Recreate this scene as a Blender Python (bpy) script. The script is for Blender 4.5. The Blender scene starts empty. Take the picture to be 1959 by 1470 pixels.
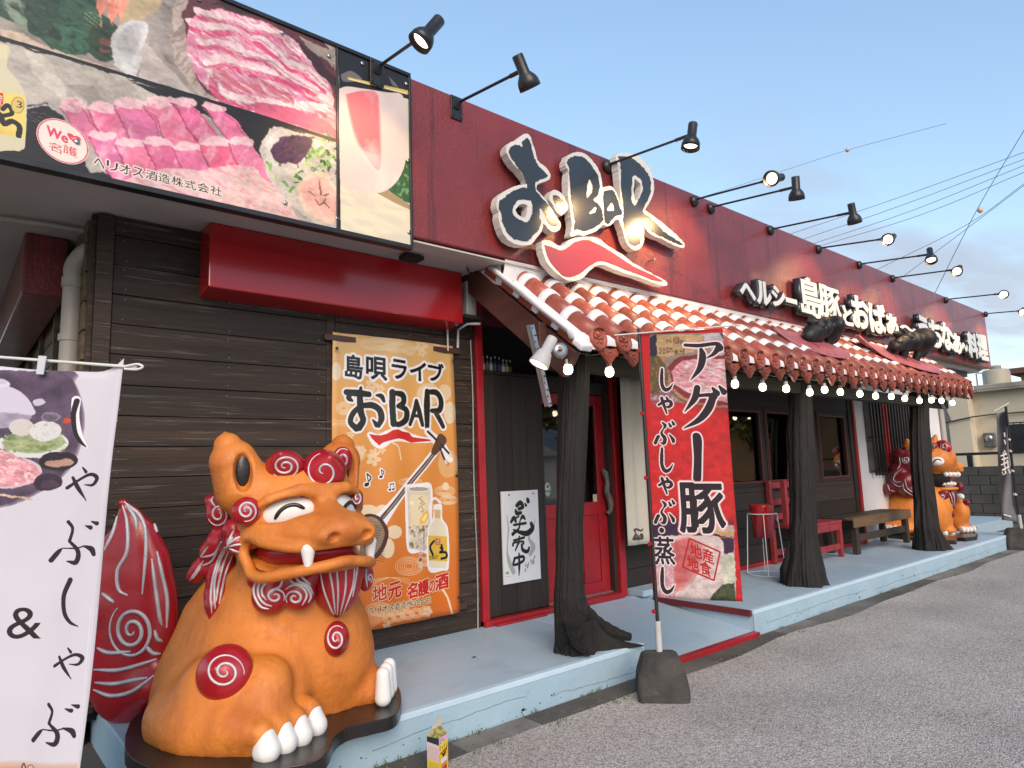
import bpy, math, random
import numpy as np
from mathutils import Vector, Matrix
from mathutils.bvhtree import BVHTree
random.seed(7); rng = np.random.default_rng(7)
R = math.radians
SC = bpy.context.scene; COL = SC.collection

# ------------------------------------------------------------------ camera
# axes X (along the shop front), Y (into the shop), Z (up); photograph measured at 1959 x 1470
CW, CH, CF = 1959.0, 1470.0, 1287.0
_x = np.array([2505 - CW / 2, -(853 - CH / 2), CF]); _v = np.array([-330., 9735., CF])
AX = _x / np.linalg.norm(_x); AZ = _v - AX * np.dot(_v, AX); AZ /= np.linalg.norm(AZ)
AY = np.cross(AX, AZ); AY = AY if AY[2] > 0 else -AY
CM = np.array([AX, AY, AZ]); CC = np.array([0., 0., 1.40])
cam_d = bpy.data.cameras.new('camera'); cam = bpy.data.objects.new('camera', cam_d); COL.objects.link(cam)
cam_d.sensor_fit = 'HORIZONTAL'; cam_d.sensor_width = 36; cam_d.lens = CF / CW * 36
cam_d.clip_start = 0.05; cam_d.clip_end = 4000
mw = Matrix.Identity(4)
for i in range(3):
    mw[i][0] = CM[i, 0]; mw[i][1] = CM[i, 1]; mw[i][2] = -CM[i, 2]; mw[i][3] = CC[i]
cam.matrix_world = mw; SC.camera = cam

def ray(px, py): return CM @ np.array([px - CW / 2, -(py - CH / 2), CF]) / CF     # forward depth 1
def U(px, py, axis, val):
    d = ray(px, py); i = 'xyz'.index(axis); return CC + d * ((val - CC[i]) / d[i])
def P(px, py, dep): return CC + ray(px, py) * dep
CR, CU, CFW = CM[:, 0], CM[:, 1], CM[:, 2]

# ------------------------------------------------------------------ sky, sun, exposure
SUN_EL, SUN_AZ = 10.0, 240.0      # azimuth: direction to the sun, degrees counter-clockwise from +X
W = bpy.data.worlds.new('World'); SC.world = W; W.use_nodes = True
wn, wl = W.node_tree.nodes, W.node_tree.links
for n in list(wn): wn.remove(n)
wo = wn.new('ShaderNodeOutputWorld'); bg = wn.new('ShaderNodeBackground'); wl.new(bg.outputs[0], wo.inputs[0])
sky = wn.new('ShaderNodeTexSky'); sky.sky_type = 'NISHITA'; sky.sun_disc = False
sky.sun_elevation = R(SUN_EL); sky.sun_rotation = R((90 - SUN_AZ) % 360)
sky.air_density = 1.0; sky.dust_density = 0.25; sky.ozone_density = 2.0
tc = wn.new('ShaderNodeTexCoord'); sep = wn.new('ShaderNodeSeparateXYZ'); wl.new(tc.outputs['Generated'], sep.inputs[0])
def wmath(op, a, b=None, c=None):
    n = wn.new('ShaderNodeMath'); n.operation = op
    for i, v in enumerate((a, b, c)):
        if v is None: continue
        if isinstance(v, (int, float)): n.inputs[i].default_value = v
        else: wl.new(v, n.inputs[i])
    return n.outputs[0]
zc = wmath('ADD', wmath('MAXIMUM', sep.outputs[2], 0.0), 0.10)
cx_ = wmath('DIVIDE', sep.outputs[0], zc); cy_ = wmath('DIVIDE', sep.outputs[1], zc)
cmb = wn.new('ShaderNodeCombineXYZ'); wl.new(cx_, cmb.inputs[0]); wl.new(cy_, cmb.inputs[1])
nz = wn.new('ShaderNodeTexNoise'); nz.inputs['Scale'].default_value = 0.62; nz.inputs['Detail'].default_value = 7; nz.inputs['Roughness'].default_value = 0.55
nz.inputs['Distortion'].default_value = 0.5
mp = wn.new('ShaderNodeMapping'); mp.inputs['Location'].default_value = (5.1, 7.7, 0); mp.inputs['Scale'].default_value = (1.0, 1.6, 1)
wl.new(cmb.outputs[0], mp.inputs[0]); wl.new(mp.outputs[0], nz.inputs[0])
rmp = wn.new('ShaderNodeValToRGB'); rmp.color_ramp.elements[0].position = 0.50; rmp.color_ramp.elements[1].position = 0.64
wl.new(nz.outputs[0], rmp.inputs[0])
lowmask = wn.new('ShaderNodeMapRange'); lowmask.inputs[1].default_value = 0.50; lowmask.inputs[2].default_value = 0.25
wl.new(sep.outputs[2], lowmask.inputs[0])
cl = wmath('MULTIPLY', wmath('MULTIPLY', rmp.outputs[0], lowmask.outputs[0]), 0.62)
hue = wn.new('ShaderNodeMix'); hue.data_type = 'RGBA'; hue.blend_type = 'MULTIPLY'; hue.inputs[0].default_value = 1.0
va = wn.new('ShaderNodeVectorMath'); va.operation = 'MULTIPLY_ADD'; va.inputs[1].default_value = (.25, .25, .25); va.inputs[2].default_value = (1, 1, 1); wl.new(sky.outputs[0], va.inputs[0])
vd = wn.new('ShaderNodeVectorMath'); vd.operation = 'DIVIDE'; wl.new(sky.outputs[0], vd.inputs[0]); wl.new(va.outputs[0], vd.inputs[1]); wl.new(vd.outputs[0], hue.inputs[6]); hue.inputs[7].default_value = (.98, 1.0, 1.08, 1)
mixc = wn.new('ShaderNodeMix'); mixc.data_type = 'RGBA'
wl.new(cl, mixc.inputs[0]); wl.new(hue.outputs[2], mixc.inputs[6]); mixc.inputs[7].default_value = (.92, .92, 1.06, 1)
wl.new(mixc.outputs[2], bg.inputs[0]); bg.inputs[1].default_value = 0.15
sun_d = bpy.data.lights.new('sun', 'SUN'); sun_d.energy = 0.95; sun_d.angle = R(40); sun_d.color = (1.0, 0.80, 0.62)
sun = bpy.data.objects.new('sun', sun_d); COL.objects.link(sun)
sd = Vector((math.cos(R(SUN_AZ)) * math.cos(R(32)), math.sin(R(SUN_AZ)) * math.cos(R(32)), math.sin(R(32))))
sun.rotation_euler = sd.to_track_quat('Z', 'Y').to_euler()
SC.view_settings.view_transform = 'Standard'; SC.view_settings.look = 'None'
SC.view_settings.exposure = 1.86; SC.view_settings.gamma = 1.0; SC.view_settings.use_curve_mapping = False

# ------------------------------------------------------------------ objects
def offs(p):
    o = Vector((0, 0, 0))
    while p is not None: o += p.location; p = p.parent
    return o
def tag(o, label=None, cat=None, group=None, kind=None):
    if label: o['label'] = label
    if cat: o['category'] = cat
    if group: o['group'] = group
    if kind: o['kind'] = kind
    return o
def thing(name, loc, label, cat, group=None):
    o = bpy.data.objects.new(name, None); COL.objects.link(o); o.location = Vector([float(v) for v in loc]); o.empty_display_size = .1
    return tag(o, label, cat, group)
def link_mesh(name, me, parent=None, rel=True):
    o = bpy.data.objects.new(name, me); COL.objects.link(o)
    if parent is not None: o.parent = parent
    return o
def copy_tree(o, parent=None):
    c = o.copy(); COL.objects.link(c); c.parent = parent
    for ch in o.children: copy_tree(ch, c)
    return c
class MB:
    def __init__(s): s.v = []; s.f = []; s.sm = []; s.mi = []; s.cur = 0
    def add(s, vs, fs, smooth=False):
        b = len(s.v); s.v += [tuple(float(q) for q in v) for v in vs]
        for f in fs: s.f.append(tuple(b + i for i in f)); s.sm.append(smooth); s.mi.append(s.cur)
        return s
    def box(s, a, b, bev=0.0):
        x0, y0, z0 = [min(p, q) for p, q in zip(a, b)]; x1, y1, z1 = [max(p, q) for p, q in zip(a, b)]
        vs = [(x0, y0, z0), (x1, y0, z0), (x1, y1, z0), (x0, y1, z0), (x0, y0, z1), (x1, y0, z1), (x1, y1, z1), (x0, y1, z1)]
        return s.add(vs, [(0, 3, 2, 1), (4, 5, 6, 7), (0, 1, 5, 4), (1, 2, 6, 5), (2, 3, 7, 6), (3, 0, 4, 7)])
    def hexa(s, q0, q1):   # two quads of 4 pts, joined
        return s.add(list(q0) + list(q1), [(3, 2, 1, 0), (4, 5, 6, 7), (0, 1, 5, 4), (1, 2, 6, 5), (2, 3, 7, 6), (3, 0, 4, 7)])
    def beam(s, p0, p1, w, h, up=(0, 0, 1)):
        p0 = Vector(p0); p1 = Vector(p1); d = (p1 - p0).normalized(); u = Vector(up); sd = d.cross(u).normalized(); u = sd.cross(d).normalized()
        q = [sd * (w / 2) * a + u * (h / 2) * b for a, b in ((-1, -1), (1, -1), (1, 1), (-1, 1))]
        return s.hexa([p0 + k for k in q], [p1 + k for k in q])
    def tube(s, pts, r, n=8, cap=True, smooth=True):
        pts = [Vector([float(c) for c in p]) for p in pts]; rs = r if isinstance(r, (list, tuple, np.ndarray)) else [r] * len(pts)
        b = len(s.v); prev = None; vs = []
        for i, p in enumerate(pts):
            d = (pts[min(i + 1, len(pts) - 1)] - pts[max(i - 1, 0)])
            if d.length < 1e-9: d = Vector((0, 0, 1))
            d.normalize()
            if prev is None:
                a = Vector((0, 0, 1)) if abs(d.z) < .9 else Vector((1, 0, 0)); u = d.cross(a).normalized()
            else:
                u = (prev - d * prev.dot(d))
                u = u.normalized() if u.length > 1e-6 else d.orthogonal().normalized()
            prev = u; w = d.cross(u)
            for k in range(n):
                t = 2 * math.pi * k / n; vs.append(p + (u * math.cos(t) + w * math.sin(t)) * float(rs[i]))
        fs = [(i * n + k, i * n + (k + 1) % n, (i + 1) * n + (k + 1) % n, (i + 1) * n + k) for i in range(len(pts) - 1) for k in range(n)]
        s.add(vs, fs, smooth)
        if cap:
            s.add(vs[:n], [tuple(range(n))[::-1]]); s.add(vs[-n:], [tuple(range(n))])
        return s
    def lathe(s, prof, o=(0, 0, 0), ax=(0, 0, 1), n=20, smooth=True):
        o = Vector([float(c) for c in o]); a = Vector([float(c) for c in ax]).normalized(); u = a.orthogonal().normalized(); w = a.cross(u); vs = []
        for r, h in prof:
            for k in range(n):
                t = 2 * math.pi * k / n; vs.append(o + a * h + (u * math.cos(t) + w * math.sin(t)) * max(r, 1e-5))
        m = len(prof)
        return s.add(vs, [(i * n + k, i * n + (k + 1) % n, (i + 1) * n + (k + 1) % n, (i + 1) * n + k) for i in range(m - 1) for k in range(n)], smooth)
    def prism(s, pts, dvec):
        from mathutils.geometry import tessellate_polygon
        pts = [Vector([float(c) for c in p]) for p in pts]; d = Vector(dvec); n = len(pts)
        nv = Vector((0, 0, 0))
        for i in range(n): nv += pts[i].cross(pts[(i + 1) % n])
        if nv.dot(d) > 0: pts = pts[::-1]
        tr = tessellate_polygon([pts])
        vs = pts + [p + d for p in pts]; fs = []
        for t in tr:
            a, b, c = t; nn = (pts[b] - pts[a]).cross(pts[c] - pts[a])
            if nn.dot(d) > 0: t = (a, c, b)
            fs.append(tuple(t)); fs.append(tuple(n + i for i in t[::-1]))
        for i in range(n):
            j = (i + 1) % n; fs.append((j, i, n + i, n + j))
        return s.add(vs, fs)
    def ball(s, c, r, n=12, m=8, basis=None):
        c = Vector([float(q) for q in c]); rr = (r, r, r) if isinstance(r, (int, float)) else r; vs = []
        B = basis or (Vector((1, 0, 0)), Vector((0, 1, 0)), Vector((0, 0, 1)))
        B = [Vector([float(q) for q in b]) for b in B]
        for i in range(m + 1):
            ph = math.pi * i / m
            for k in range(n):
                t = 2 * math.pi * k / n
                vs.append(c + B[0] * (rr[0] * math.sin(ph) * math.cos(t)) + B[1] * (rr[1] * math.sin(ph) * math.sin(t)) + B[2] * (rr[2] * math.cos(ph)))
        return s.add(vs, [(i * n + k, (i + 1) * n + k, (i + 1) * n + (k + 1) % n, i * n + (k + 1) % n) for i in range(m) for k in range(n)], True)
    def build(s, name, mats, parent=None, kind=None, bevel=0.0):
        off = offs(parent); me = bpy.data.meshes.new(name)
        me.from_pydata([(v[0] - off.x, v[1] - off.y, v[2] - off.z) for v in s.v], [], s.f)
        for m in (mats if isinstance(mats, (list, tuple)) else [mats]): me.materials.append(m)
        me.polygons.foreach_set('use_smooth', s.sm); me.polygons.foreach_set('material_index', s.mi); me.update()
        o = link_mesh(name, me, parent)
        if kind: o['kind'] = kind
        if bevel:
            b = o.modifiers.new('bevel', 'BEVEL'); b.width = bevel; b.segments = 2; b.limit_method = 'ANGLE'
        return o
def np_mesh(name, V, F, mat, parent=None, smooth=True, kind=None):
    off = offs(parent); V = np.asarray(V, float) - np.array(off[:]); F = np.asarray(F, np.int32)
    me = bpy.data.meshes.new(name); me.vertices.add(len(V)); me.vertices.foreach_set('co', V.astype(np.float32).ravel())
    k = F.shape[1]; me.loops.add(F.size); me.loops.foreach_set('vertex_index', F.ravel()); me.polygons.add(len(F))
    me.polygons.foreach_set('loop_start', np.arange(0, F.size, k, dtype=np.int32)); me.polygons.foreach_set('loop_total', np.full(len(F), k, np.int32))
    me.polygons.foreach_set('use_smooth', np.full(len(F), smooth)); me.update(); me.validate()
    me.materials.append(mat); o = link_mesh(name, me, parent)
    if kind: o['kind'] = kind
    return o

# ------------------------------------------------------------------ materials
def lin(c): return tuple((v / 255 / 12.92 if v / 255 <= .04045 else ((v / 255 + .055) / 1.055) ** 2.4) for v in c)
MATS = {}
def pm(name, c1, c2=None, scale=6.0, rough=.6, bump=.0, bscale=None, stretch=(1, 1, 1), spots=None, metal=0.0, spec=.5, emit=None, es=0, coat=0, rvar=.0, contrast=(.35, .65), sheen=0, layer=None, bdist=.01, orand=0):
    """procedural Principled material: two colours mixed by noise, optional wear spots (colour, scale, threshold, stretch), bump"""
    if name in MATS: return MATS[name]
    m = bpy.data.materials.new(name); m.use_nodes = True; N, L = m.node_tree.nodes, m.node_tree.links
    b = N['Principled BSDF']; b.inputs['Roughness'].default_value = rough; b.inputs['Metallic'].default_value = metal
    b.inputs['Specular IOR Level'].default_value = spec; b.inputs['Coat Weight'].default_value = coat; b.inputs['Coat Roughness'].default_value = .12
    c2 = c2 or tuple(v * .8 for v in c1)
    t = N.new('ShaderNodeTexCoord')
    def noise(sc, st, det=6, ro=.6, w=0):
        mpn = N.new('ShaderNodeMapping'); mpn.inputs['Scale'].default_value = st; mpn.inputs['Location'].default_value = (w, w * .7, w * .3); L.new(t.outputs['Object'], mpn.inputs[0])
        n = N.new('ShaderNodeTexNoise'); n.inputs['Scale'].default_value = sc; n.inputs['Detail'].default_value = det; n.inputs['Roughness'].default_value = ro
        L.new(mpn.outputs[0], n.inputs[0]); return n
    n1 = noise(scale, stretch); r1 = N.new('ShaderNodeValToRGB'); r1.color_ramp.elements[0].position, r1.color_ramp.elements[1].position = contrast
    r1.color_ramp.elements[0].color = (*c1, 1); r1.color_ramp.elements[1].color = (*c2, 1); L.new(n1.outputs[0], r1.inputs[0]); col = r1.outputs[0]
    for q, (cc, sc, th, st, amt) in enumerate(spots or []):
        n2 = noise(sc, st, 8, .65, 3.1 + q); r2 = N.new('ShaderNodeValToRGB'); r2.color_ramp.elements[0].position = th; r2.color_ramp.elements[1].position = min(1, th + .07)
        L.new(n2.outputs[0], r2.inputs[0]); mu = N.new('ShaderNodeMath'); mu.operation = 'MULTIPLY'; mu.inputs[1].default_value = amt; L.new(r2.outputs[0], mu.inputs[0])
        mx = N.new('ShaderNodeMix'); mx.data_type = 'RGBA'; L.new(mu.outputs[0], mx.inputs[0]); L.new(col, mx.inputs[6]); mx.inputs[7].default_value = (*cc, 1); col = mx.outputs[2]
    if orand:
        oi = N.new('ShaderNodeObjectInfo'); om = N.new('ShaderNodeMapRange'); om.inputs[3].default_value = 1 - orand; om.inputs[4].default_value = 1 + orand; L.new(oi.outputs['Random'], om.inputs[0])
        ox_ = N.new('ShaderNodeMix'); ox_.data_type = 'RGBA'; ox_.blend_type = 'MULTIPLY'; ox_.inputs[0].default_value = 1; L.new(col, ox_.inputs[6]); L.new(om.outputs[0], ox_.inputs[7]); col = ox_.outputs[2]
    L.new(col, b.inputs['Base Color'])
    if rvar:
        mr = N.new('ShaderNodeMapRange'); mr.inputs[3].default_value = max(.02, rough - rvar); mr.inputs[4].default_value = min(1, rough + rvar); n4 = noise(scale * 2.3, stretch, w=9)
        L.new(n4.outputs[0], mr.inputs[0]); L.new(mr.outputs[0], b.inputs['Roughness'])
    if bump:
        n3 = noise(bscale or scale * 4, stretch, 8, .65, 5); bp = N.new('ShaderNodeBump'); bp.inputs['Strength'].default_value = bump; bp.inputs['Distance'].default_value = bdist
        L.new(n3.outputs[0], bp.inputs['Height']); L.new(bp.outputs[0], b.inputs['Normal'])
    if emit: b.inputs['Emission Color'].default_value = (*emit, 1); b.inputs['Emission Strength'].default_value = es
    MATS[name] = m; return m
WOOD_WEAR = [((.26, .22, .19), 6.0, .585, (.35, 8, 14), .38), ((.32, .28, .25), 2.6, .65, (.4, 9, 22), .42), ((.008, .006, .005), 2.2, .58, (.3, 3, 5), .6)]
M_wood = pm('dark stained plank', (.042, .0245, .0155), (.019, .0115, .008), 2.2, .68, .5, 5, (.35, 5, 9), WOOD_WEAR, rvar=.12, orand=.38)
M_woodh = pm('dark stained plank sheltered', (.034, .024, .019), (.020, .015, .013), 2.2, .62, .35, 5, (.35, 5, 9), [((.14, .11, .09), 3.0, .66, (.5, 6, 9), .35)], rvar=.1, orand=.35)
M_woodv = pm('dark vertical board', (.026, .019, .015), (.017, .013, .011), 2.2, .62, .35, 5, (8, 5, .35), rvar=.1, orand=.3)
M_joint = pm('dark joint', (.006, .005, .005), (.004, .004, .004), rough=.9)  # near-black colour of the backing behind planks, joints and chips
M_red = pm('fascia red paint', (.225, .027, .028), (.165, .020, .022), 1.6, .34, .75, 42, (1, 1, 1), [((.09, .013, .015), 2.4, .60, (1, 1, 1.5), .55), ((.32, .06, .06), 7.0, .66, (1, 1, 1), .35), ((.06, .011, .012), 1.4, .54, (7, 7, .30), .6), ((.10, .02, .02), 22, .68, (1, 1, 1), .6)], rvar=.1, coat=.25)
M_redg = pm('glossy red sheet', (.42, .012, .018), (.36, .010, .015), 1.2, .22, .06, 3, coat=.4)
M_redtrim = pm('red trim paint', (.38, .014, .022), (.28, .012, .018), 5, .35, .15, 30, spots=[((.12, .03, .03), 14, .68, (1, 1, 1), .5)])
M_redbrown = pm('red brown window paint', (.16, .030, .028), (.10, .022, .020), 5, .45, .2, 30)
M_plaster = pm('white soffit paint', (.52, .49, .47), (.44, .41, .39), 1.5, .8, .2, 25, spots=[((.20, .19, .18), 2.2, .68, (1, 1, 1), .5)])
M_white = pm('white wall paint', (.74, .74, .76), (.66, .66, .68), 1.3, .7, .2, 25, spots=[((.32, .29, .28), 1.7, .60, (1.5, 1, .5), .45)])
M_mortar = pm('white lime mortar', (.78, .78, .80), (.68, .68, .71), 3.0, .75, .5, 26, spots=[((.42, .42, .42), 9, .66, (1, 1, 1), .35)], bdist=.006)
M_tile = pm('terracotta tile', (.31, .070, .040), (.23, .052, .032), 3.5, .42, .3, 40, spots=[((.12, .04, .03), 7, .60, (1, 1, 1), .55)], coat=.12, rvar=.1, orand=.32)
M_rafter = pm('brown rafter paint', (.085, .034, .026), (.055, .024, .019), 3, .5, .3, 12, (1, 1, 3))
M_black = pm('black metal', (.022, .022, .024), (.014, .014, .016), 8, .38, .1, 60)
M_steel = pm('galvanised steel', (.50, .51, .53), (.40, .41, .43), 12, .38, .1, 50, metal=.9)
M_pipe = pm('grey pvc', (.42, .40, .36), (.34, .32, .29), 2.4, .5, .1, 20, spots=[((.24, .22, .18), 3.5, .60, (1, 1, .6), .5)])
M_blue = pm('pale blue floor paint', (.39, .535, .65), (.34, .48, .595), 1.1, .42, .12, 30, spots=[((.28, .36, .42), 2.8, .58, (1, 1, 1), .35), ((.46, .56, .63), 1.3, .56, (1, 1, 1), .5), ((.20, .22, .23), 14, .70, (1, 1, 1), .6), ((.24, .27, .28), 1.1, .63, (.5, 6, 1), .5)], rvar=.16)
M_bluef = pm('pale blue edge paint', (.36, .51, .61), (.31, .45, .55), 2.5, .6, .6, 14, spots=[((.045, .05, .05), 9, .695, (1, 1, 1.4), .9), ((.26, .37, .46), 4, .60, (1, 1, 1), .5)])
M_bluetop = pm('pale blue edge line', (.52, .68, .80), (.46, .62, .74), 3, .5, .2, 20)
M_conc = pm('weathered kerb concrete', (.15, .14, .13), (.085, .08, .074), 2.2, .9, .6, 22, spots=[((.16, .15, .14), 7, .62, (1, 1, 1), .5), ((.03, .034, .022), 3.0, .62, (1, 1, 1), .6)])
M_concb = pm('rough dark concrete', (.075, .072, .066), (.035, .034, .032), 6, .95, .9, 40, spots=[((.18, .175, .16), 26, .62, (1, 1, 1), .6)], bdist=.015)
M_bark = pm('charred bark', (.012, .0095, .008), (.0055, .0045, .004), 7, .7, .9, 18, (3, 3, .35), [((.03, .027, .024), 6, .66, (3, 3, .4), .5)], bdist=.02)
M_orange = pm('orange statue paint', (.70, .240, .040), (.58, .180, .028), 2.2, .52, .9, 13, spots=[((.40, .105, .018), 1.9, .50, (1, 1, .7), .6), ((.52, .15, .03), 8, .55, (1, 1, .4), .5), ((.74, .28, .075), 3.6, .60, (1, 1, 1), .4), ((.20, .07, .025), 9, .66, (1.5, 1.5, .7), .45)], rvar=.16, bdist=.010)
M_sred = pm('crimson statue paint', (.40, .012, .022), (.31, .009, .016), 3, .30, .18, 24, spots=[((.20, .006, .012), 5, .60, (1, 1, 1), .5)], rvar=.1, coat=.2)
M_sdred = pm('dark crimson statue paint', (.17, .010, .020), (.12, .008, .015), 3, .35, .2, 24)
M_silver = pm('silver line paint', (.62, .62, .66), (.46, .46, .50), 14, .38, .3, 60, metal=.25)
M_swhite = pm('white statue enamel', (.80, .80, .79), (.72, .72, .71), 4, .35, .15, 20)
M_sblack = pm('black gloss paint', (.012, .012, .013), (.020, .018, .017), 6, .28, .3, 20)
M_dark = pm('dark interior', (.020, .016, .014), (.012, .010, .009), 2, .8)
def glass_mat():
    m = bpy.data.materials.new('window glass'); m.use_nodes = True; N, L = m.node_tree.nodes, m.node_tree.links
    for n in list(N): N.remove(n)
    o = N.new('ShaderNodeOutputMaterial'); mx = N.new('ShaderNodeMixShader'); tr = N.new('ShaderNodeBsdfTransparent'); gl = N.new('ShaderNodeBsdfGlossy')
    tr.inputs[0].default_value = (.62, .64, .62, 1); gl.inputs['Roughness'].default_value = .02; fr = N.new('ShaderNodeFresnel'); fr.inputs[0].default_value = 2.0
    L.new(fr.outputs[0], mx.inputs[0]); L.new(tr.outputs[0], mx.inputs[1]); L.new(gl.outputs[0], mx.inputs[2]); L.new(mx.outputs[0], o.inputs[0]); return m
M_glass = glass_mat()
def emis(name, c, s):
    m = bpy.data.materials.new(name); m.use_nodes = True; b = m.node_tree.nodes['Principled BSDF']; b.inputs['Base Color'].default_value = (.9, .9, .85, 1)
    b.inputs['Emission Color'].default_value = (*c, 1); b.inputs['Emission Strength'].default_value = s; return m
M_bulb = emis('lit bulb glass', (1.0, .84, .58), 3.0)
M_lens = emis('lit lamp lens', (1.0, .84, .60), 1.0)
M_lensoff = pm('lamp reflector', (.5, .48, .42), (.4, .38, .34), 6, .3, metal=.5)
M_socket = pm('bulb socket', (.5, .5, .48), (.4, .4, .4), 5, .4)
# ================================================================== SDF sculpting (numpy) and surface nets
def surface_nets(d, org, h):
    s = d < 0; nx, ny, nz = d.shape; ncell = (nx - 1) * (ny - 1) * (nz - 1)
    acc = np.zeros((ncell, 3)); cnt = np.zeros(ncell); quads = []
    def cid(c): return (c[:, 0] * (ny - 1) + c[:, 1]) * (nz - 1) + c[:, 2]
    for ax in range(3):
        sl0 = [slice(None)] * 3; sl1 = [slice(None)] * 3; sl0[ax] = slice(0, -1); sl1[ax] = slice(1, None)
        s0 = s[tuple(sl0)]; cr = np.argwhere(s0 != s[tuple(sl1)])
        b, c = [a for a in range(3) if a != ax]
        lim = [nx, ny, nz]; ok = (cr[:, b] > 0) & (cr[:, b] < lim[b] - 1) & (cr[:, c] > 0) & (cr[:, c] < lim[c] - 1); cr = cr[ok]
        e = cr.copy(); e[:, ax] += 1; d0 = d[tuple(cr.T)]; d1 = d[tuple(e.T)]; pos = cr.astype(float); pos[:, ax] += d0 / (d0 - d1)
        ids = []
        for ob, oc in ((-1, -1), (0, -1), (0, 0), (-1, 0)):
            cc = cr.copy(); cc[:, b] += ob; cc[:, c] += oc; i = cid(cc); ids.append(i)
            for k in range(3): acc[:, k] += np.bincount(i, pos[:, k], ncell)
            cnt += np.bincount(i, minlength=ncell)
        q = np.stack(ids, 1); neg = s[tuple(cr.T)]; flip = neg if ax != 1 else ~neg
        q[~flip] = q[~flip][:, ::-1]; quads.append(q)
    used = np.nonzero(cnt > 0)[0]; V = acc[used] / cnt[used][:, None] * h + org
    mp = np.full(ncell, -1, np.int64); mp[used] = np.arange(len(used)); return V, mp[np.concatenate(quads)]
class SDF:
    def __init__(s): s.p = []
    def ell(s, c, r, B=None, k=.05, op='u'):
        B = np.eye(3) if B is None else np.array([np.asarray(b, float) / np.linalg.norm(b) for b in B])
        s.p.append((op, k, 'e', np.asarray(c, float), np.asarray(r if not np.isscalar(r) else [r] * 3, float), B)); return s
    def cone(s, a, b, ra, rb, k=.05, op='u'):
        s.p.append((op, k, 'c', np.asarray(a, float), np.asarray(b, float), (ra, rb))); return s
    def line(s, pts, rs, k=.03, op='u'):
        s.p.append((op, k, 'p', np.array([np.asarray(q, float) for q in pts]), np.asarray(rs if not np.isscalar(rs) else [rs] * len(pts), float))); return s
    def chain(s, pts, rs, k=.03, op='u'):
        rs = rs if not np.isscalar(rs) else [rs] * len(pts)
        for i in range(len(pts) - 1): s.cone(pts[i], pts[i + 1], rs[i], rs[i + 1], k, op)
        return s
    def build(s, name, mat, parent=None, h=.012, zmin=None, noise=0):
        los, his = [], []
        for q in s.p:
            if q[0] != 'u': continue
            if q[2] == 'e':
                ext = np.sqrt(((q[5].T * q[4]) ** 2).sum(1)); los.append(q[3] - ext); his.append(q[3] + ext)
            elif q[2] == 'p': los.append(q[3].min(0) - q[4].max()); his.append(q[3].max(0) + q[4].max())
            else:
                r = max(q[5]); los.append(np.minimum(q[3], q[4]) - r); his.append(np.maximum(q[3], q[4]) + r)
        lo = np.min(los, 0) - 3 * h; hi = np.max(his, 0) + 3 * h; n = np.ceil((hi - lo) / h).astype(int) + 1
        X = [lo[i] + h * np.arange(n[i]) for i in range(3)]; d = np.full(n, .25, np.float32)
        for op, k, ty, *a in s.p:
            if ty == 'e':
                ext = np.sqrt(((a[2].T * a[1]) ** 2).sum(1)); l0 = a[0] - ext; h0 = a[0] + ext
            elif ty == 'p': l0 = a[0].min(0) - a[1].max(); h0 = a[0].max(0) + a[1].max()
            else: r = max(a[2]); l0 = np.minimum(a[0], a[1]) - r; h0 = np.maximum(a[0], a[1]) + r
            m = k + .03; i0 = np.clip(((l0 - m - lo) / h).astype(int), 0, n - 1); i1 = np.clip(np.ceil((h0 + m - lo) / h).astype(int) + 1, 1, n)
            if (i1 <= i0).any(): continue
            G = np.meshgrid(X[0][i0[0]:i1[0]], X[1][i0[1]:i1[1]], X[2][i0[2]:i1[2]], indexing='ij', sparse=True)
            if ty == 'e':
                c, r, B = a; dx = [G[i] - c[i] for i in range(3)]; k0 = 0; k1 = 0
                for j in range(3):
                    t = (dx[0] * B[j, 0] + dx[1] * B[j, 1] + dx[2] * B[j, 2]) / r[j]; k0 = k0 + t * t; k1 = k1 + (t / r[j]) ** 2
                k0 = np.sqrt(k0); k1 = np.sqrt(k1) + 1e-9; v = k0 * (k0 - 1) / k1; v = np.where(k0 < 1e-3, -min(r), v)
            elif ty == 'p':
                v = None
                for p, q, ra, rb in zip(a[0][:-1], a[0][1:], a[1][:-1], a[1][1:]):
                    ba = q - p; L2 = max(ba @ ba, 1e-9); dx = [G[i] - p[i] for i in range(3)]; t = np.clip((dx[0] * ba[0] + dx[1] * ba[1] + dx[2] * ba[2]) / L2, 0, 1)
                    w_ = np.sqrt((dx[0] - t * ba[0]) ** 2 + (dx[1] - t * ba[1]) ** 2 + (dx[2] - t * ba[2]) ** 2) - (ra + (rb - ra) * t); v = w_ if v is None else np.minimum(v, w_)
            else:
                p, q, (ra, rb) = a; ba = q - p; L2 = max(ba @ ba, 1e-9); dx = [G[i] - p[i] for i in range(3)]
                t = np.clip((dx[0] * ba[0] + dx[1] * ba[1] + dx[2] * ba[2]) / L2, 0, 1)
                v = np.sqrt((dx[0] - t * ba[0]) ** 2 + (dx[1] - t * ba[1]) ** 2 + (dx[2] - t * ba[2]) ** 2) - (ra + (rb - ra) * t)
            sl = tuple(slice(i0[i], i1[i]) for i in range(3)); e = d[sl]
            if op == 'u':
                hh = np.maximum(k - np.abs(e - v), 0) / k if k > 0 else 0; d[sl] = np.minimum(e, v) - hh * hh * k * .25
            else:
                v = -v; hh = np.maximum(k - np.abs(e - v), 0) / k if k > 0 else 0; d[sl] = np.maximum(e, v) + hh * hh * k * .25
        if zmin is not None: d = np.maximum(d, (zmin - X[2])[None, None, :])
        V, F = surface_nets(d, lo, h); return np_mesh(name, V, F, mat, parent)
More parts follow.
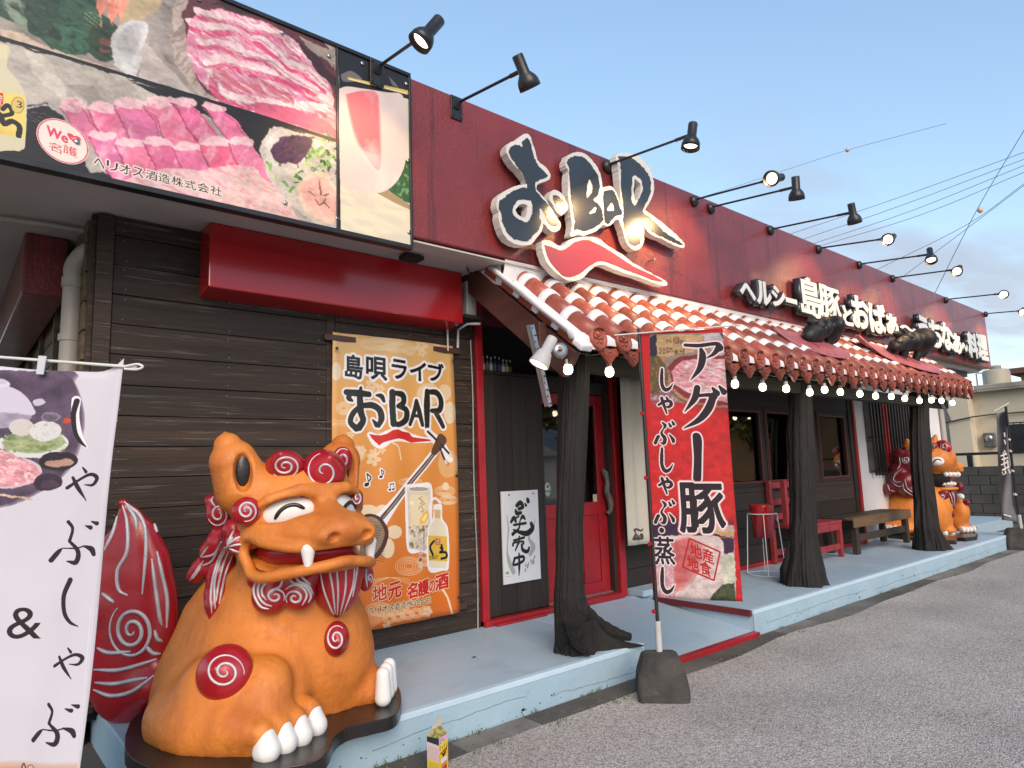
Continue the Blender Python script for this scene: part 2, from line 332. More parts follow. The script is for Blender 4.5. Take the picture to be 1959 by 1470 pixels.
def bvh_of(objs):
    V = []; F = []
    for o in objs:
        off = offs(o); b = len(V); V += [v.co + off for v in o.data.vertices]; F += [[b + i for i in p.vertices] for p in o.data.polygons]
    return BVHTree.FromPolygons(V, F)
def hit(bvh, px, py, lift=0.0, default=None):
    d = Vector(ray(px, py)).normalized(); r = bvh.ray_cast(Vector(CC), d)
    if r[0] is None: return default
    return r[0] + r[1] * lift
def catmull(pts, n=8):
    p = np.asarray(pts, float); p = np.vstack([2 * p[0] - p[1], p, 2 * p[-1] - p[-2]]); out = []
    for i in range(1, len(p) - 2):
        for t in np.linspace(0, 1, n, endpoint=False):
            out.append(.5 * (2 * p[i] + (p[i + 1] - p[i - 1]) * t + (2 * p[i - 1] - 5 * p[i] + 4 * p[i + 1] - p[i + 2]) * t * t + (3 * p[i] - p[i - 1] - 3 * p[i + 1] + p[i + 2]) * t ** 3))
    out.append(p[-2]); return np.array(out)
def spiral(cx, cy, rx, ry, turns, a0=0, r0=.08, n=48, cw=1):
    t = np.linspace(0, 1, n); a = a0 + cw * t * turns * 2 * math.pi; r = r0 + (1 - r0) * t
    return np.stack([cx + rx * r * np.cos(a), cy + ry * r * np.sin(a)], 1)

# ================================================================== glyph outlines from the built-in font
_gc = {}
def glyph_tris(s, off=0.0):
    key = (s, off)
    if key in _gc: return _gc[key]
    c = bpy.data.curves.new('glyph', 'FONT'); c.body = s; c.offset = off; c.resolution_u = 6
    o = bpy.data.objects.new('glyph', c); COL.objects.link(o); dg = bpy.context.evaluated_depsgraph_get(); dg.update()
    me = o.evaluated_get(dg).to_mesh(); me.calc_loop_triangles()
    v = np.array([q.co[:2] for q in me.vertices]); t = np.array([q.vertices[:] for q in me.loop_triangles])
    o.evaluated_get(dg).to_mesh_clear(); bpy.data.objects.remove(o); bpy.data.curves.remove(c)
    lo = v.min(0); hi = v.max(0); v = (v - lo) / (hi - lo); _gc[key] = (v, t, (hi - lo)); return _gc[key]

# ================================================================== printed artwork, rasterised by code
class Canvas:
    """flat print on a real sheet: O = world point of the top-left corner, A = full width vector, B = full height vector (down)"""
    def __init__(s, O, A, B, w, h, base):
        s.O, s.A, s.B = [np.asarray(q, float) for q in (O, A, B)]; s.w, s.h = w, h; s.N = np.cross(s.A, s.B)
        s.im = np.empty((h, w, 3), np.float32); s.im[:] = np.array(base) / 255; s.z = (0, 0, 1); s.warp = None
    def T(s, pts):
        out = []
        for x, y in pts:
            d = ray(s.z[0] + x / s.z[2], s.z[1] + y / s.z[2]); t = ((s.O - CC) @ s.N) / (d @ s.N); q = CC + d * t - s.O
            M2 = np.array([[s.A @ s.A, s.A @ s.B], [s.A @ s.B, s.B @ s.B]]); uv = np.linalg.solve(M2, [q @ s.A, q @ s.B]); uv = s.warp(uv) if s.warp else uv; out.append((uv[0] * s.w, uv[1] * s.h))
        return np.array(out)
    def grid(s, p, pad=2):
        x0 = max(0, int(p[:, 0].min() - pad)); x1 = min(s.w, int(p[:, 0].max() + pad) + 1); y0 = max(0, int(p[:, 1].min() - pad)); y1 = min(s.h, int(p[:, 1].max() + pad) + 1)
        if x1 <= x0 or y1 <= y0: return None
        yy, xx = np.mgrid[y0:y1, x0:x1]; return slice(y0, y1), slice(x0, x1), xx + .5, yy + .5
    def put(s, sl, m, col, a=1.0):
        m = (m.astype(np.float32) * a)[..., None]; s.im[sl] = s.im[sl] * (1 - m) + np.array(col, np.float32) / 255 * m
    def polyc(s, p, col, a=1.0, tex=None):
        g = s.grid(p)
        if g is None: return
        sy, sx, X, Y = g; m = np.zeros(X.shape, bool); n = len(p)
        for i in range(n):
            (x0, y0), (x1, y1) = p[i], p[(i + 1) % n]
            if y0 == y1: continue
            c = ((y0 > Y) != (y1 > Y)) & (X < (x1 - x0) * (Y - y0) / (y1 - y0) + x0); m ^= c
        s.put((sy, sx), m, col, a)
    def poly(s, pts, col, a=1.0, smooth=False):
        p = s.T(pts)
        if smooth: p = catmull(np.vstack([p, p[:1]]), 6)[:-1]
        s.polyc(p, col, a)
    def ell(s, cx, cy, rx, ry, col, a=1.0, rot=0, soft=0):
        t = np.linspace(0, 2 * math.pi, 40, endpoint=False); c, q = math.cos(rot), math.sin(rot)
        x = rx * np.cos(t); y = ry * np.sin(t); s.poly(np.stack([cx + x * c - y * q, cy + x * q + y * c], 1), col, a)
    def strokec(s, p, w, col, a=1.0, rough=0):
        w = np.full(len(p), w, float) if np.isscalar(w) else np.asarray(w, float)
        g = s.grid(p, w.max() + 2)
        if g is None: return
        sy, sx, X, Y = g; m = np.zeros(X.shape, bool)
        for i in range(len(p) - 1):
            a0, b0 = p[i], p[i + 1]; r = max(w[i], w[i + 1]) + 1
            lx0 = int(min(a0[0], b0[0]) - r) - sx.start; lx1 = int(max(a0[0], b0[0]) + r) + 2 - sx.start; ly0 = int(min(a0[1], b0[1]) - r) - sy.start; ly1 = int(max(a0[1], b0[1]) + r) + 2 - sy.start
            lx0, ly0 = max(lx0, 0), max(ly0, 0)
            if lx1 <= lx0 or ly1 <= ly0: continue
            Xs, Ys = X[ly0:ly1, lx0:lx1], Y[ly0:ly1, lx0:lx1]
            if Xs.size == 0: continue
            d = b0 - a0; L2 = max(d @ d, 1e-6); t = np.clip(((Xs - a0[0]) * d[0] + (Ys - a0[1]) * d[1]) / L2, 0, 1)
            m[ly0:ly1, lx0:lx1] |= np.hypot(Xs - a0[0] - t * d[0], Ys - a0[1] - t * d[1]) < (w[i] + (w[i + 1] - w[i]) * t)
        s.put((sy, sx), m, col, a)
    def stroke(s, pts, w, col, a=1.0, smooth=True, halo=None):
        """w in photograph pixels (half width), scalar or per point"""
        pts = np.asarray(pts, float); n = len(pts); w = np.full(n, w, float) if np.isscalar(w) else np.interp(np.linspace(0, 1, n), np.linspace(0, 1, len(w)), w)
        q = s.T([pts[0], pts[0] + (5, 0), pts[0] + (0, 5)]); sc = .5 * (np.linalg.norm(q[1] - q[0]) + np.linalg.norm(q[2] - q[0])) / 5 * s.z[2]
        p = s.T(pts)
        if smooth and n > 2: pw = catmull(np.column_stack([p, w]), 6); p, w = pw[:, :2], pw[:, 2]
        if halo: s.strokec(p, w * sc + halo[0] * sc, halo[1], a)
        s.strokec(p, w * sc, col, a)
    def text(s, st, p0, p1, col, halo=None, bold=.0, rot=0, a=1.0, shear=0):
        """fit the glyphs into the box from p0 (top left) to p1 (bottom right), in photograph pixels"""
        v, t, _ = glyph_tris(st); q = s.T([p0, p1]); (x0, y0), (x1, y1) = q
        c = np.stack([x0 + v[:, 0] * (x1 - x0), y1 - v[:, 1] * (y1 - y0)], 1)
        if shear: c[:, 1] += (c[:, 0] - (x0 + x1) / 2) * shear
        if rot:
            m_ = c.mean(0); cs, sn = math.cos(rot), math.sin(rot); c = (c - m_) @ np.array([[cs, sn], [-sn, cs]]) + m_
        bd_ = bold * .8 * abs(y1 - y0); hr = int((halo[0] if halo else 0) + bd_) + 2; g = s.grid(c, hr + 1)
        if g is None: return
        sy, sx, X, Y = g; m = np.zeros(X.shape, bool); ox, oy = sx.start, sy.start
        for tri in t:
            a3 = c[tri]; bx0 = max(0, int(a3[:, 0].min()) - ox - 1); bx1 = int(a3[:, 0].max()) - ox + 2; by0 = max(0, int(a3[:, 1].min()) - oy - 1); by1 = int(a3[:, 1].max()) - oy + 2
            Xs, Ys = X[by0:by1, bx0:bx1], Y[by0:by1, bx0:bx1]
            if Xs.size == 0: continue
            e = [(a3[(i + 1) % 3, 0] - a3[i, 0]) * (Ys - a3[i, 1]) - (a3[(i + 1) % 3, 1] - a3[i, 1]) * (Xs - a3[i, 0]) for i in range(3)]
            m[by0:by1, bx0:bx1] |= ((e[0] >= 0) & (e[1] >= 0) & (e[2] >= 0)) | ((e[0] <= 0) & (e[1] <= 0) & (e[2] <= 0))
        if bd_ > .5:
            m0 = m.copy()
            for k in range(16):
                m |= np.roll(np.roll(m0, int(round(bd_ * math.sin(k * math.pi / 8))), 0), int(round(bd_ * math.cos(k * math.pi / 8))), 1)
        if halo:
            M2 = m.copy()
            for k in range(20):
                dx = int(round(halo[0] * math.cos(k * math.pi / 10))); dy = int(round(halo[0] * math.sin(k * math.pi / 10))); M2 |= np.roll(np.roll(m, dy, 0), dx, 1)
            s.put((sy, sx), M2, halo[1], a)
        s.put((sy, sx), m, col, a)
    def blur(s, n=1):
        for _ in range(n):
            for ax in (0, 1):
                p_ = np.pad(s.im, [(1, 1) if a == ax else (0, 0) for a in range(3)], mode='edge'); s.im = (.25 * np.take(p_, range(0, s.im.shape[ax]), ax) + .5 * s.im + .25 * np.take(p_, range(2, s.im.shape[ax] + 2), ax)).astype(np.float32)
    def warpim(s, amp, sc, seed=0):
        yy, xx = np.mgrid[0:s.h, 0:s.w]; dx = (vnoise(xx / sc, yy / sc, seed) - .5) * 2 * amp; dy = (vnoise(xx / sc, yy / sc, seed + 7) - .5) * 2 * amp
        s.im = s.im[np.clip(yy + dy, 0, s.h - 1).astype(int), np.clip(xx + dx, 0, s.w - 1).astype(int)]
    def photo(s, seed=0, k=1.0, dark=None):
        """printed-photograph look: irregular edges, soft focus, uneven tone and grain"""
        o_ = s.im.copy(); s.warpim(7 * k, 34 * k, seed); s.warpim(2.5 * k, 8 * k, seed + 3); s.blur(1); yy, xx = np.mgrid[0:s.h, 0:s.w]
        f = .86 + .2 * vnoise(xx / (60 * k), yy / (40 * k), seed + 11) + .13 * (vnoise(xx / (14 * k), yy / (9 * k), seed + 12) - .5) + .08 * (vnoise(xx / 3.0, yy / 3.0, seed + 13) - .5); s.im = np.clip(s.im * f[..., None], 0, 1).astype(np.float32); s.blur(1)
        if dark is not None: m_ = (yy / s.h < dark[0]) & (xx / s.w < dark[1] + .12 * np.sin(yy / s.h * 9)); m_ = m_ & (o_.mean(-1) < .74); s.im = np.where(m_[..., None], s.im, o_)
    def noise(s, pts, col, amt, sx_=6, sy_=6, th=.5, rot=0, seed=0, a=1.0):
        """streaky colour inside a traced outline (grain of a printed photograph)"""
        p = s.T(pts); g = s.grid(p)
        if g is None: return
        sy, sx, X, Y = g; m = np.zeros(X.shape, bool); n = len(p)
        for i in range(n):
            (x0, y0), (x1, y1) = p[i], p[(i + 1) % n]
            if y0 == y1: continue
            m ^= ((y0 > Y) != (y1 > Y)) & (X < (x1 - x0) * (Y - y0) / (y1 - y0) + x0)
        cs, sn = math.cos(rot), math.sin(rot); uu = (X * cs + Y * sn) / sx_; vv = (-X * sn + Y * cs) / sy_
        f = vnoise(uu, vv, seed) * .6 + vnoise(uu * 2.1, vv * 2.1, seed + 1) * .3 + vnoise(uu * 4.3, vv * 4.3, seed + 2) * .1
        s.put((sy, sx), m * np.clip((f - th) * 4, 0, 1) * amt, col, a)
    def material(s, name, rough=.5, gain=1.0, coat=0, trans=0):
        im = bpy.data.images.new(name, s.w, s.h, alpha=False); A4 = np.ones((s.h, s.w, 4), np.float32)
        A4[..., :3] = np.clip(s.im * gain, 0, 1)[::-1]; im.pixels.foreach_set(A4.ravel()); im.pack()
        m = bpy.data.materials.new(name); m.use_nodes = True; N, L = m.node_tree.nodes, m.node_tree.links; b = N['Principled BSDF']
        t = N.new('ShaderNodeTexImage'); t.image = im; uv = N.new('ShaderNodeUVMap'); uv.uv_map = 'print'; L.new(uv.outputs[0], t.inputs[0])
        nn = N.new('ShaderNodeTexNoise'); nn.inputs['Scale'].default_value = 3.0; nn.inputs['Detail'].default_value = 5
        mr = N.new('ShaderNodeMapRange'); mr.inputs[3].default_value = .86; mr.inputs[4].default_value = 1.06; tc_ = N.new('ShaderNodeTexCoord'); L.new(tc_.outputs['Object'], nn.inputs[0]); L.new(nn.outputs[0], mr.inputs[0])
        mu = N.new('ShaderNodeMix'); mu.data_type = 'RGBA'; mu.blend_type = 'MULTIPLY'; mu.inputs[0].default_value = 1; L.new(t.outputs[0], mu.inputs[6]); L.new(mr.outputs[0], mu.inputs[7])
        L.new(mu.outputs[2], b.inputs['Base Color']); b.inputs['Roughness'].default_value = rough; b.inputs['Coat Weight'].default_value = coat; return m
def vnoise(u, v, seed=0):
    i = np.floor(u).astype(np.int64); j = np.floor(v).astype(np.int64); fu = u - i; fv = v - j; fu = fu * fu * (3 - 2 * fu); fv = fv * fv * (3 - 2 * fv)
    def hsh(a, b): 
        n = (a * 374761393 + b * 668265263 + seed * 1442695041) & 0xffffffff; n = ((n ^ (n >> 13)) * 1274126177) & 0xffffffff; return ((n ^ (n >> 16)) & 0xffff) / 65535.0
    return (hsh(i, j) * (1 - fu) + hsh(i + 1, j) * fu) * (1 - fv) + (hsh(i, j + 1) * (1 - fu) + hsh(i + 1, j + 1) * fu) * fv
def sheet(name, O, A, B, mat, parent, nx=2, ny=2, disp=None, back=None, thick=.002):
    """a sheet with print UVs; disp(u, v) gives a displacement vector; given a real thickness"""
    O, A, B = [np.asarray(q, float) for q in (O, A, B)]; off = np.array(offs(parent)[:]); u = np.linspace(0, 1, nx); v = np.linspace(0, 1, ny); vs = []; 
    N = np.cross(A, B); N /= np.linalg.norm(N)
    for b in v:
        for a in u:
            q = O + A * a + B * b
            if disp: q = q + np.asarray(disp(a, b))
            vs.append(q - off)
    n = nx * ny; fs = []
    for j in range(ny - 1):
        for i in range(nx - 1): fs.append((j * nx + i, (j + 1) * nx + i, (j + 1) * nx + i + 1, j * nx + i + 1))
    nf = len(fs); vs += [q + (-N if N @ (CC - O) > 0 else N) * thick for q in vs]
    fs += [tuple(n + i for i in f[::-1]) for f in fs[:nf]]
    ring = [i for i in range(nx)] + [j * nx + nx - 1 for j in range(1, ny)] + [(ny - 1) * nx + i for i in range(nx - 2, -1, -1)] + [j * nx for j in range(ny - 2, 0, -1)]
    for a, b in zip(ring, ring[1:] + ring[:1]): fs.append((a, b, n + b, n + a))
    me = bpy.data.meshes.new(name); me.from_pydata([tuple(q) for q in vs], [], fs); me.materials.append(mat)
    if back: me.materials.append(back)
    uvl = me.uv_layers.new(name='print'); 
    for p in me.polygons:
        p.use_smooth = disp is not None and p.index < 2 * nf
        if back and p.index >= nf: p.material_index = 1
        for li in p.loop_indices:
            k = me.loops[li].vertex_index % n; uvl.data[li].uv = (u[k % nx], 1 - v[k // nx])
    me.update(); return link_mesh(name, me, parent)
# ================================================================== ground
FL = .20; YP = 3.14; YW = 4.42; YF = 3.73; ZS = 2.98
def asphalt():
    m = bpy.data.materials.new('aggregate asphalt'); m.use_nodes = True; N, L = m.node_tree.nodes, m.node_tree.links; b = N['Principled BSDF']; b.inputs['Roughness'].default_value = .85
    t = N.new('ShaderNodeTexCoord'); v = N.new('ShaderNodeTexVoronoi'); v.inputs['Scale'].default_value = 120; L.new(t.outputs['Object'], v.inputs[0])
    cr = N.new('ShaderNodeValToRGB'); e = cr.color_ramp.elements; e[0].color = (.28, .268, .25, 1); e[0].position = .0; e[1].color = (.66, .63, .595, 1); e[1].position = 1
    k = cr.color_ramp.elements.new(.5); k.color = (.48, .455, .43, 1)
    sp = N.new('ShaderNodeSeparateColor'); L.new(v.outputs['Color'], sp.inputs[0]); L.new(sp.outputs[0], cr.inputs[0])
    dr = N.new('ShaderNodeValToRGB'); dr.color_ramp.elements[0].position = .45; dr.color_ramp.elements[1].position = .9; dr.color_ramp.elements[0].color = (1, 1, 1, 1); dr.color_ramp.elements[1].color = (.50, .49, .48, 1)
    ds = N.new('ShaderNodeMath'); ds.operation = 'MULTIPLY'; ds.inputs[1].default_value = 1.0; L.new(v.outputs['Distance'], ds.inputs[0]); L.new(ds.outputs[0], dr.inputs[0])
    mx = N.new('ShaderNodeMix'); mx.data_type = 'RGBA'; mx.blend_type = 'MULTIPLY'; mx.inputs[0].default_value = 1; L.new(cr.outputs[0], mx.inputs[6]); L.new(dr.outputs[0], mx.inputs[7])
    n = N.new('ShaderNodeTexNoise'); n.inputs['Scale'].default_value = 1.1; n.inputs['Detail'].default_value = 6; L.new(t.outputs['Object'], n.inputs[0])
    mr = N.new('ShaderNodeMapRange'); mr.inputs[3].default_value = .60; mr.inputs[4].default_value = 1.34; L.new(n.outputs[0], mr.inputs[0])
    m2 = N.new('ShaderNodeMix'); m2.data_type = 'RGBA'; m2.blend_type = 'MULTIPLY'; m2.inputs[0].default_value = 1; L.new(mx.outputs[2], m2.inputs[6]); L.new(mr.outputs[0], m2.inputs[7]); L.new(m2.outputs[2], b.inputs['Base Color'])
    bp = N.new('ShaderNodeBump'); bp.inputs['Strength'].default_value = .9; bp.inputs['Distance'].default_value = .006; bp.invert = True; L.new(v.outputs['Distance'], bp.inputs['Height']); L.new(bp.outputs[0], b.inputs['Normal'])
    return m
M_asph = asphalt()
g = MB(); g.add([(-600, -600, -.004), (900, -600, -.004), (900, 900, -.004), (-600, 900, -.004)], [(0, 1, 2, 3)]); g.build('ground', pm('bare ground', (.12, .11, .09), (.09, .085, .07), .5, .95), kind='structure')
g = MB(); xs = np.linspace(-6, 40, 140); top = []
for x in xs: top.append((x, 2.925 + .035 * math.sin(x * 3.1) * math.sin(x * .7 + 1) + .012 * math.sin(x * 17) + .01 * math.sin(x * 41), .006))
n = len(xs); g.add([(x, -30, .006) for x in xs] + top + [(p[0], p[1] + .012, -.004) for p in top], [(i, i + 1, n + i + 1, n + i) for i in range(n - 1)] + [(n + i, n + i + 1, 2 * n + i + 1, 2 * n + i) for i in range(n - 1)])
g.build('parking_lot', M_asph, kind='structure')
# weathered kerb stones in the gutter strip
gut = MB(); gut.box((-6, 2.86, -.06), (25, YP, -.012)); gut_o = gut.build('gutter', M_conc, kind='structure')
x = -1.2; rr = random.Random(3); KS = [M_conc, pm('kerb pale', (.22, .21, .19), (.13, .12, .11), 2.5, .9, .5, 22), pm('kerb dark', (.10, .095, .085), (.06, .056, .05), 2.5, .9, .5, 22)]
while x < 13.5:
    L_ = .56 + rr.uniform(-.04, .05); s = MB(); z = .0 + rr.uniform(-.004, .006)
    s.box((x + .006, 2.90 + rr.uniform(-.01, .01), -.03), (x + L_ - .006, 3.125, z)); s.build('kerb_stone', rr.choice(KS), gut_o, bevel=.006); x += L_
# painted concrete platform
XL, XR, R0, R1 = .74, 12.98, 3.79, 5.22
pl = MB()
pl.box((XL, YP, -.05), (R0, 6.2, FL)); pl.box((R1, YP, -.05), (XR, 6.2, FL)); pl.box((R0, 4.30, -.05), (R1, 6.2, FL))
pl.box((XR, 4.0, -.05), (16.4, 6.2, FL - .006))
pl_o = pl.build('platform', M_blue, kind='structure', bevel=.008)
f = MB(); f.box((XL - .003, YP - .004, -.05), (R0 + .003, YP, FL - .03)); f.box((R1 - .003, YP - .004, -.05), (XR + .003, YP, FL - .03)); f.box((XL - .004, YP, -.05), (XL, 4.5, FL - .03)); f.build('platform_face', M_bluef, pl_o)
f = MB(); f.box((XL, YP - .005, FL - .03), (R0 + .003, YP + .045, FL + .003)); f.box((R1 - .003, YP - .005, FL - .03), (XR, YP + .045, FL + .003)); f.build('platform_edge_line', M_bluetop, pl_o, bevel=.004)
rp = MB(); rp.add([(R0, YP + .02, .035), (R1, YP + .02, .035), (R1, 4.31, FL - .002), (R0, 4.31, FL - .002), (R0, YP + .02, -.05), (R1, YP + .02, -.05)], [(0, 1, 2, 3), (4, 5, 1, 0)]); rp.build('ramp', M_blue, pl_o)
rl = MB(); rl.box((R0 - .0, YP - .045, -.03), (R1 + .01, YP + .02, .038)); rl.build('ramp_front_strip', M_redtrim, pl_o, bevel=.006)
rl = MB(); rl.box((R1 - .035, YP + .01, FL - .045), (R1 - .002, 4.15, FL + .004)); rl.build('ramp_side_strip', pm('dark red strip', (.16, .018, .02), (.12, .014, .016), 6, .5), pl_o, bevel=.004)
# paint chips, cracks and debris along the platform front
ch = MB(); 
for i in range(150):
    xx = rng.uniform(1.5, 12.5); zz = rng.beta(1.2, 3) * .15 + .004; 
    if R0 - .02 < xx < R1 + .02: continue
    r = rng.uniform(.0015, .006) if rng.random() > .08 else rng.uniform(.008, .013); k = rng.integers(5, 8); a0 = rng.uniform(0, 6)
    ch.add([(xx + r * rng.uniform(.6, 1.5) * math.cos(a0 + 6.283 * q / k), YP - .0055, zz + r * rng.uniform(.6, 1.2) * math.sin(a0 + 6.283 * q / k)) for q in range(k)], [tuple(range(k))])
ch.build('paint_chips', M_joint, pl_o, kind='stuff')
for (xa, xb, za) in ((1.7, 2.7, .075), (2.9, 3.75, .06), (5.4, 7.4, .07), (7.6, 9.8, .06), (10.2, 12.4, .07)):
    ck = MB(); pts = []; zz = za
    for q in range(26):
        zz += rng.uniform(-.006, .006); pts.append((xa + (xb - xa) * q / 25, YP - .0046, zz))
    ck.tube(pts, .0016, 4); ck.build('hairline_crack', pm('crack line', (.20, .24, .27), (.1, .1, .1), 8, .9), pl_o)
# leaf litter, grit and weeds in the gutter
M_weed = pm('weed green', (.06, .11, .025), (.10, .13, .04), 8, .7); M_grit = pm('grit', (.20, .17, .14), (.10, .07, .05), 20, .9)
wd = MB(); wr = random.Random(11)
for cx0 in [1.75, 1.9, 2.15, 2.32, 2.75, 3.2, 3.28, 1.2, 1.4, 4.6, 5.6, 6.4, 7.7, 8.0, 9.4, 10.3, 11.9]:
    for i in range(26):
        bx = cx0 + wr.gauss(0, .035); by = 2.90 + wr.gauss(0, .02) if wr.random() < .6 else 3.12 - abs(wr.gauss(0, .012)); a = wr.uniform(0, 6.28); hh = wr.uniform(.012, .04); w = .004
        wd.add([(bx - w, by, 0), (bx + w, by, 0), (bx + math.cos(a) * hh * .6, by + math.sin(a) * hh * .4, hh)], [(0, 1, 2)])
wd.build('gutter_weeds', M_weed, kind='stuff')
gr = MB()
for i in range(1500):
    bx = wr.uniform(.9, 12); by = 2.94 + wr.random() ** 2 * .19; r = wr.uniform(.002, .007); a = wr.uniform(0, 6.28)
    gr.add([(bx + r * math.cos(a), by + r * math.sin(a), .004), (bx + r * math.cos(a + 2.1), by + r * math.sin(a + 2.1), .004), (bx + r * math.cos(a + 4.2), by + r * math.sin(a + 4.2), .004), (bx, by, .004 + r)], [(0, 1, 3), (1, 2, 3), (2, 0, 3)])
gr.build('gutter_grit', M_grit, kind='stuff')
# loose pebbles of the aggregate surface close to the camera
pb = MB()
for i in range(9000):
    t = wr.random() ** 1.7; bx = 1.2 + wr.random() * (1.5 + t * 7); by = 2.9 - wr.random() * (.5 + t * 3.4); r = wr.uniform(.0022, .0055); a = wr.uniform(0, 6.28); z0 = .005
    v = [(bx + r * math.cos(a + k * 2.094), by + r * math.sin(a + k * 2.094), z0) for k in range(3)] + [(bx, by, z0 + r * .7)]; pb.cur = wr.choice((0, 0, 1, 2)); pb.add(v, [(0, 1, 3), (1, 2, 3), (2, 0, 3)])
pb.build('loose_gravel', [pm('pebble pale', (.42, .37, .33), (.34, .3, .27), 9, .8), pm('pebble grey', (.24, .22, .21), (.18, .17, .16), 9, .8), pm('pebble dark', (.09, .08, .075), (.06, .055, .05), 9, .8)], kind='stuff')

# ================================================================== the restaurant
B = thing('restaurant_building', (7.5, 4.4, FL), 'dark plank-clad restaurant with a deep red fascia and red tiled porch roof', 'building')
B_ = B
def part(mb, name, mat, parent=None, **k): return mb.build(name, mat, parent or B, **k)
# fascia, soffit, slab
TOPZ = 4.15; XE = 15.2
m = MB(); m.hexa([(-2.2, YF, ZS), (XE, YF, ZS + .075), (XE, YF + .16, ZS + .075), (-2.2, YF + .16, ZS)], [(-2.2, YF, TOPZ), (XE, YF, TOPZ), (XE, YF + .16, TOPZ), (-2.2, YF + .16, TOPZ)])
part(m, 'fascia', M_red, bevel=.012)
m = MB(); m.box((XE - .16, YF + .16, ZS + .06), (XE - .002, 9.5, TOPZ)); m.box((-2.2, YF + .16, ZS + .02), (-2.04, 9.5, TOPZ)); part(m, 'fascia_return', M_red)
m = MB(); m.box((-2.04, YF + .161, ZS + .012), (XE - .16, 9.4, ZS + .14)); m.box((-2.04, YF + .001, ZS - .012), (5.0, YF + .16, ZS - .001)); part(m, 'soffit', M_plaster)
m = MB(); m.box((13.6, 4.0, ZS - .08), (XE - .5, 4.5, ZS + .01)); part(m, 'soffit_beam', pm('dark grey steel', (.06, .06, .065), (.04, .04, .045), 4, .5))
m = MB(); m.box((-2.0, YF + .17, ZS + .15), (XE - .2, 9.3, ZS + .3)); part(m, 'roof_slab', M_conc)
# back walls
def plank_row(parent, x0, x1, z0, z1, y, mat, pitch=.178, splits=(), seed=1, gap=.0035, zstart=None, th=.028):
    rr = random.Random(seed); z = z0
    while z < z1 - .02:
        h = min(pitch, z1 - z); cuts = [x0] + [s for s in splits if x0 < s < x1] + [x1]
        for a, b in zip(cuts[:-1], cuts[1:]):
            s = MB(); dy = rr.uniform(-.004, .004); s.box((a + .003, y - th + dy, z + gap / 2), (b - .003, y, z + h - gap / 2)); s.build('plank', mat, parent, bevel=.004)
            for nx in (a + .06, (a + b) / 2, b - .06):
                for nzz in (z + .03, z + h - .03): NAILS.ball((nx + rr.uniform(-.01, .01), y - th + dy, nzz + rr.uniform(-.004, .004)), .0032, 6, 4)
        z += h
NAILS = MB()
wl_ = MB(); wl_.box((.66, YW, FL - .05), (3.33, YW + .12, ZS)); wA = part(wl_, 'plank_wall', M_joint)
plank_row(wA, .712, 2.045, FL, ZS, YW, M_wood, splits=(), seed=1); plank_row(wA, 2.105, 3.35, FL, ZS, YW, M_wood, seed=2)
s = MB(); s.box((2.045, YW - .024, FL), (2.105, YW, ZS)); s.build('joint_batten', M_wood, wA, bevel=.003)
s = MB(); s.box((.625, YW - .045, FL), (.712, YW + .04, ZS)); s.build('corner_post', M_wood, wA, bevel=.004)
s = MB(); s.box((.60, YW - .012, FL), (.625, YW + .05, ZS)); s.build('corner_trim', M_wood, wA, bevel=.003)
NAILS.build('nails', M_steel, wA, kind='stuff'); NAILS = MB()
# left side wall running back
wl_ = MB(); wl_.box((.62, YW + .12, FL - .25), (.70, 9.3, ZS)); wS = part(wl_, 'side_wall', M_joint)
M_wside = pm('weathered tan plank', (.17, .115, .06), (.08, .055, .034), 2.2, .6, .5, 5, (5, .35, 9), [((.3, .25, .18), 3, .6, (5, .5, 9), .4)])
z = -.0
while z < ZS - .02:
    s = MB(); s.box((.595, YW + .13, z + .003), (.62, 9.3, min(z + .172, ZS))); s.build('plank', M_wside, wS, bevel=.003); z += .178
for yy in (5.6, 6.5, 7.4, 8.3):
    s = MB(); s.box((.565, yy, 0), (.594, yy + .06, ZS)); s.build('side_batten', M_wside, wS)
zb_ = float(U(45, 560, 'y', 5.0)[2]); m = MB(); m.box((.328, 5.0, zb_), (.56, 9.2, ZS + .01))
part(m, 'side_awning_box', M_red, bevel=.012)
# red sheet awning box over the wall
m = MB(); m.hexa([(1.185, 4.187, 2.58), (3.09, 4.187, 2.58), (3.09, YW - .03, 2.555), (1.185, YW - .03, 2.555)], [(1.185, 4.187, ZS + .01), (3.09, 4.187, ZS + .01), (3.09, YW - .03, ZS + .01), (1.185, YW - .03, ZS + .01)])
part(m, 'awning_box', M_redg, bevel=.008)
# electrical box and brackets beside it
m = MB(); m.box((3.14, 4.2, 2.66), (3.24, 4.30, 2.94)); o = part(m, 'meter_box', pm('grey box', (.33, .34, .34), (.25, .26, .26), 5, .5), bevel=.01)
m = MB(); m.box((3.10, 4.17, 2.63), (3.30, 4.34, 2.655)); m.build('meter_shelf', M_dark, o)
m = MB(); m.tube([(3.27, 4.2, 2.60), (3.18, 4.25, 2.60), (3.165, 4.36, 2.57), (3.165, 4.37, 2.42)], .011, 8); part(m, 'white_bracket', pm('white enamel bracket', (.6, .6, .6), (.5, .5, .5), 5, .4))
m = MB(); m.tube([(3.06, 4.36, 2.57), (3.06, 4.36, 2.40), (3.065, 4.37, 2.38)], .008, 8); part(m, 'white_rod', MATS['white enamel bracket'])
m = MB(); m.tube([(3.30, 4.375, 2.5)] + [(3.305 + .006 * math.sin(k), 4.378, 2.4 - k * .22) for k in range(11)], .006, 6); part(m, 'cable_conduit', pm('pale cable', (.35, .35, .36), (.25, .25, .26), 5, .5))
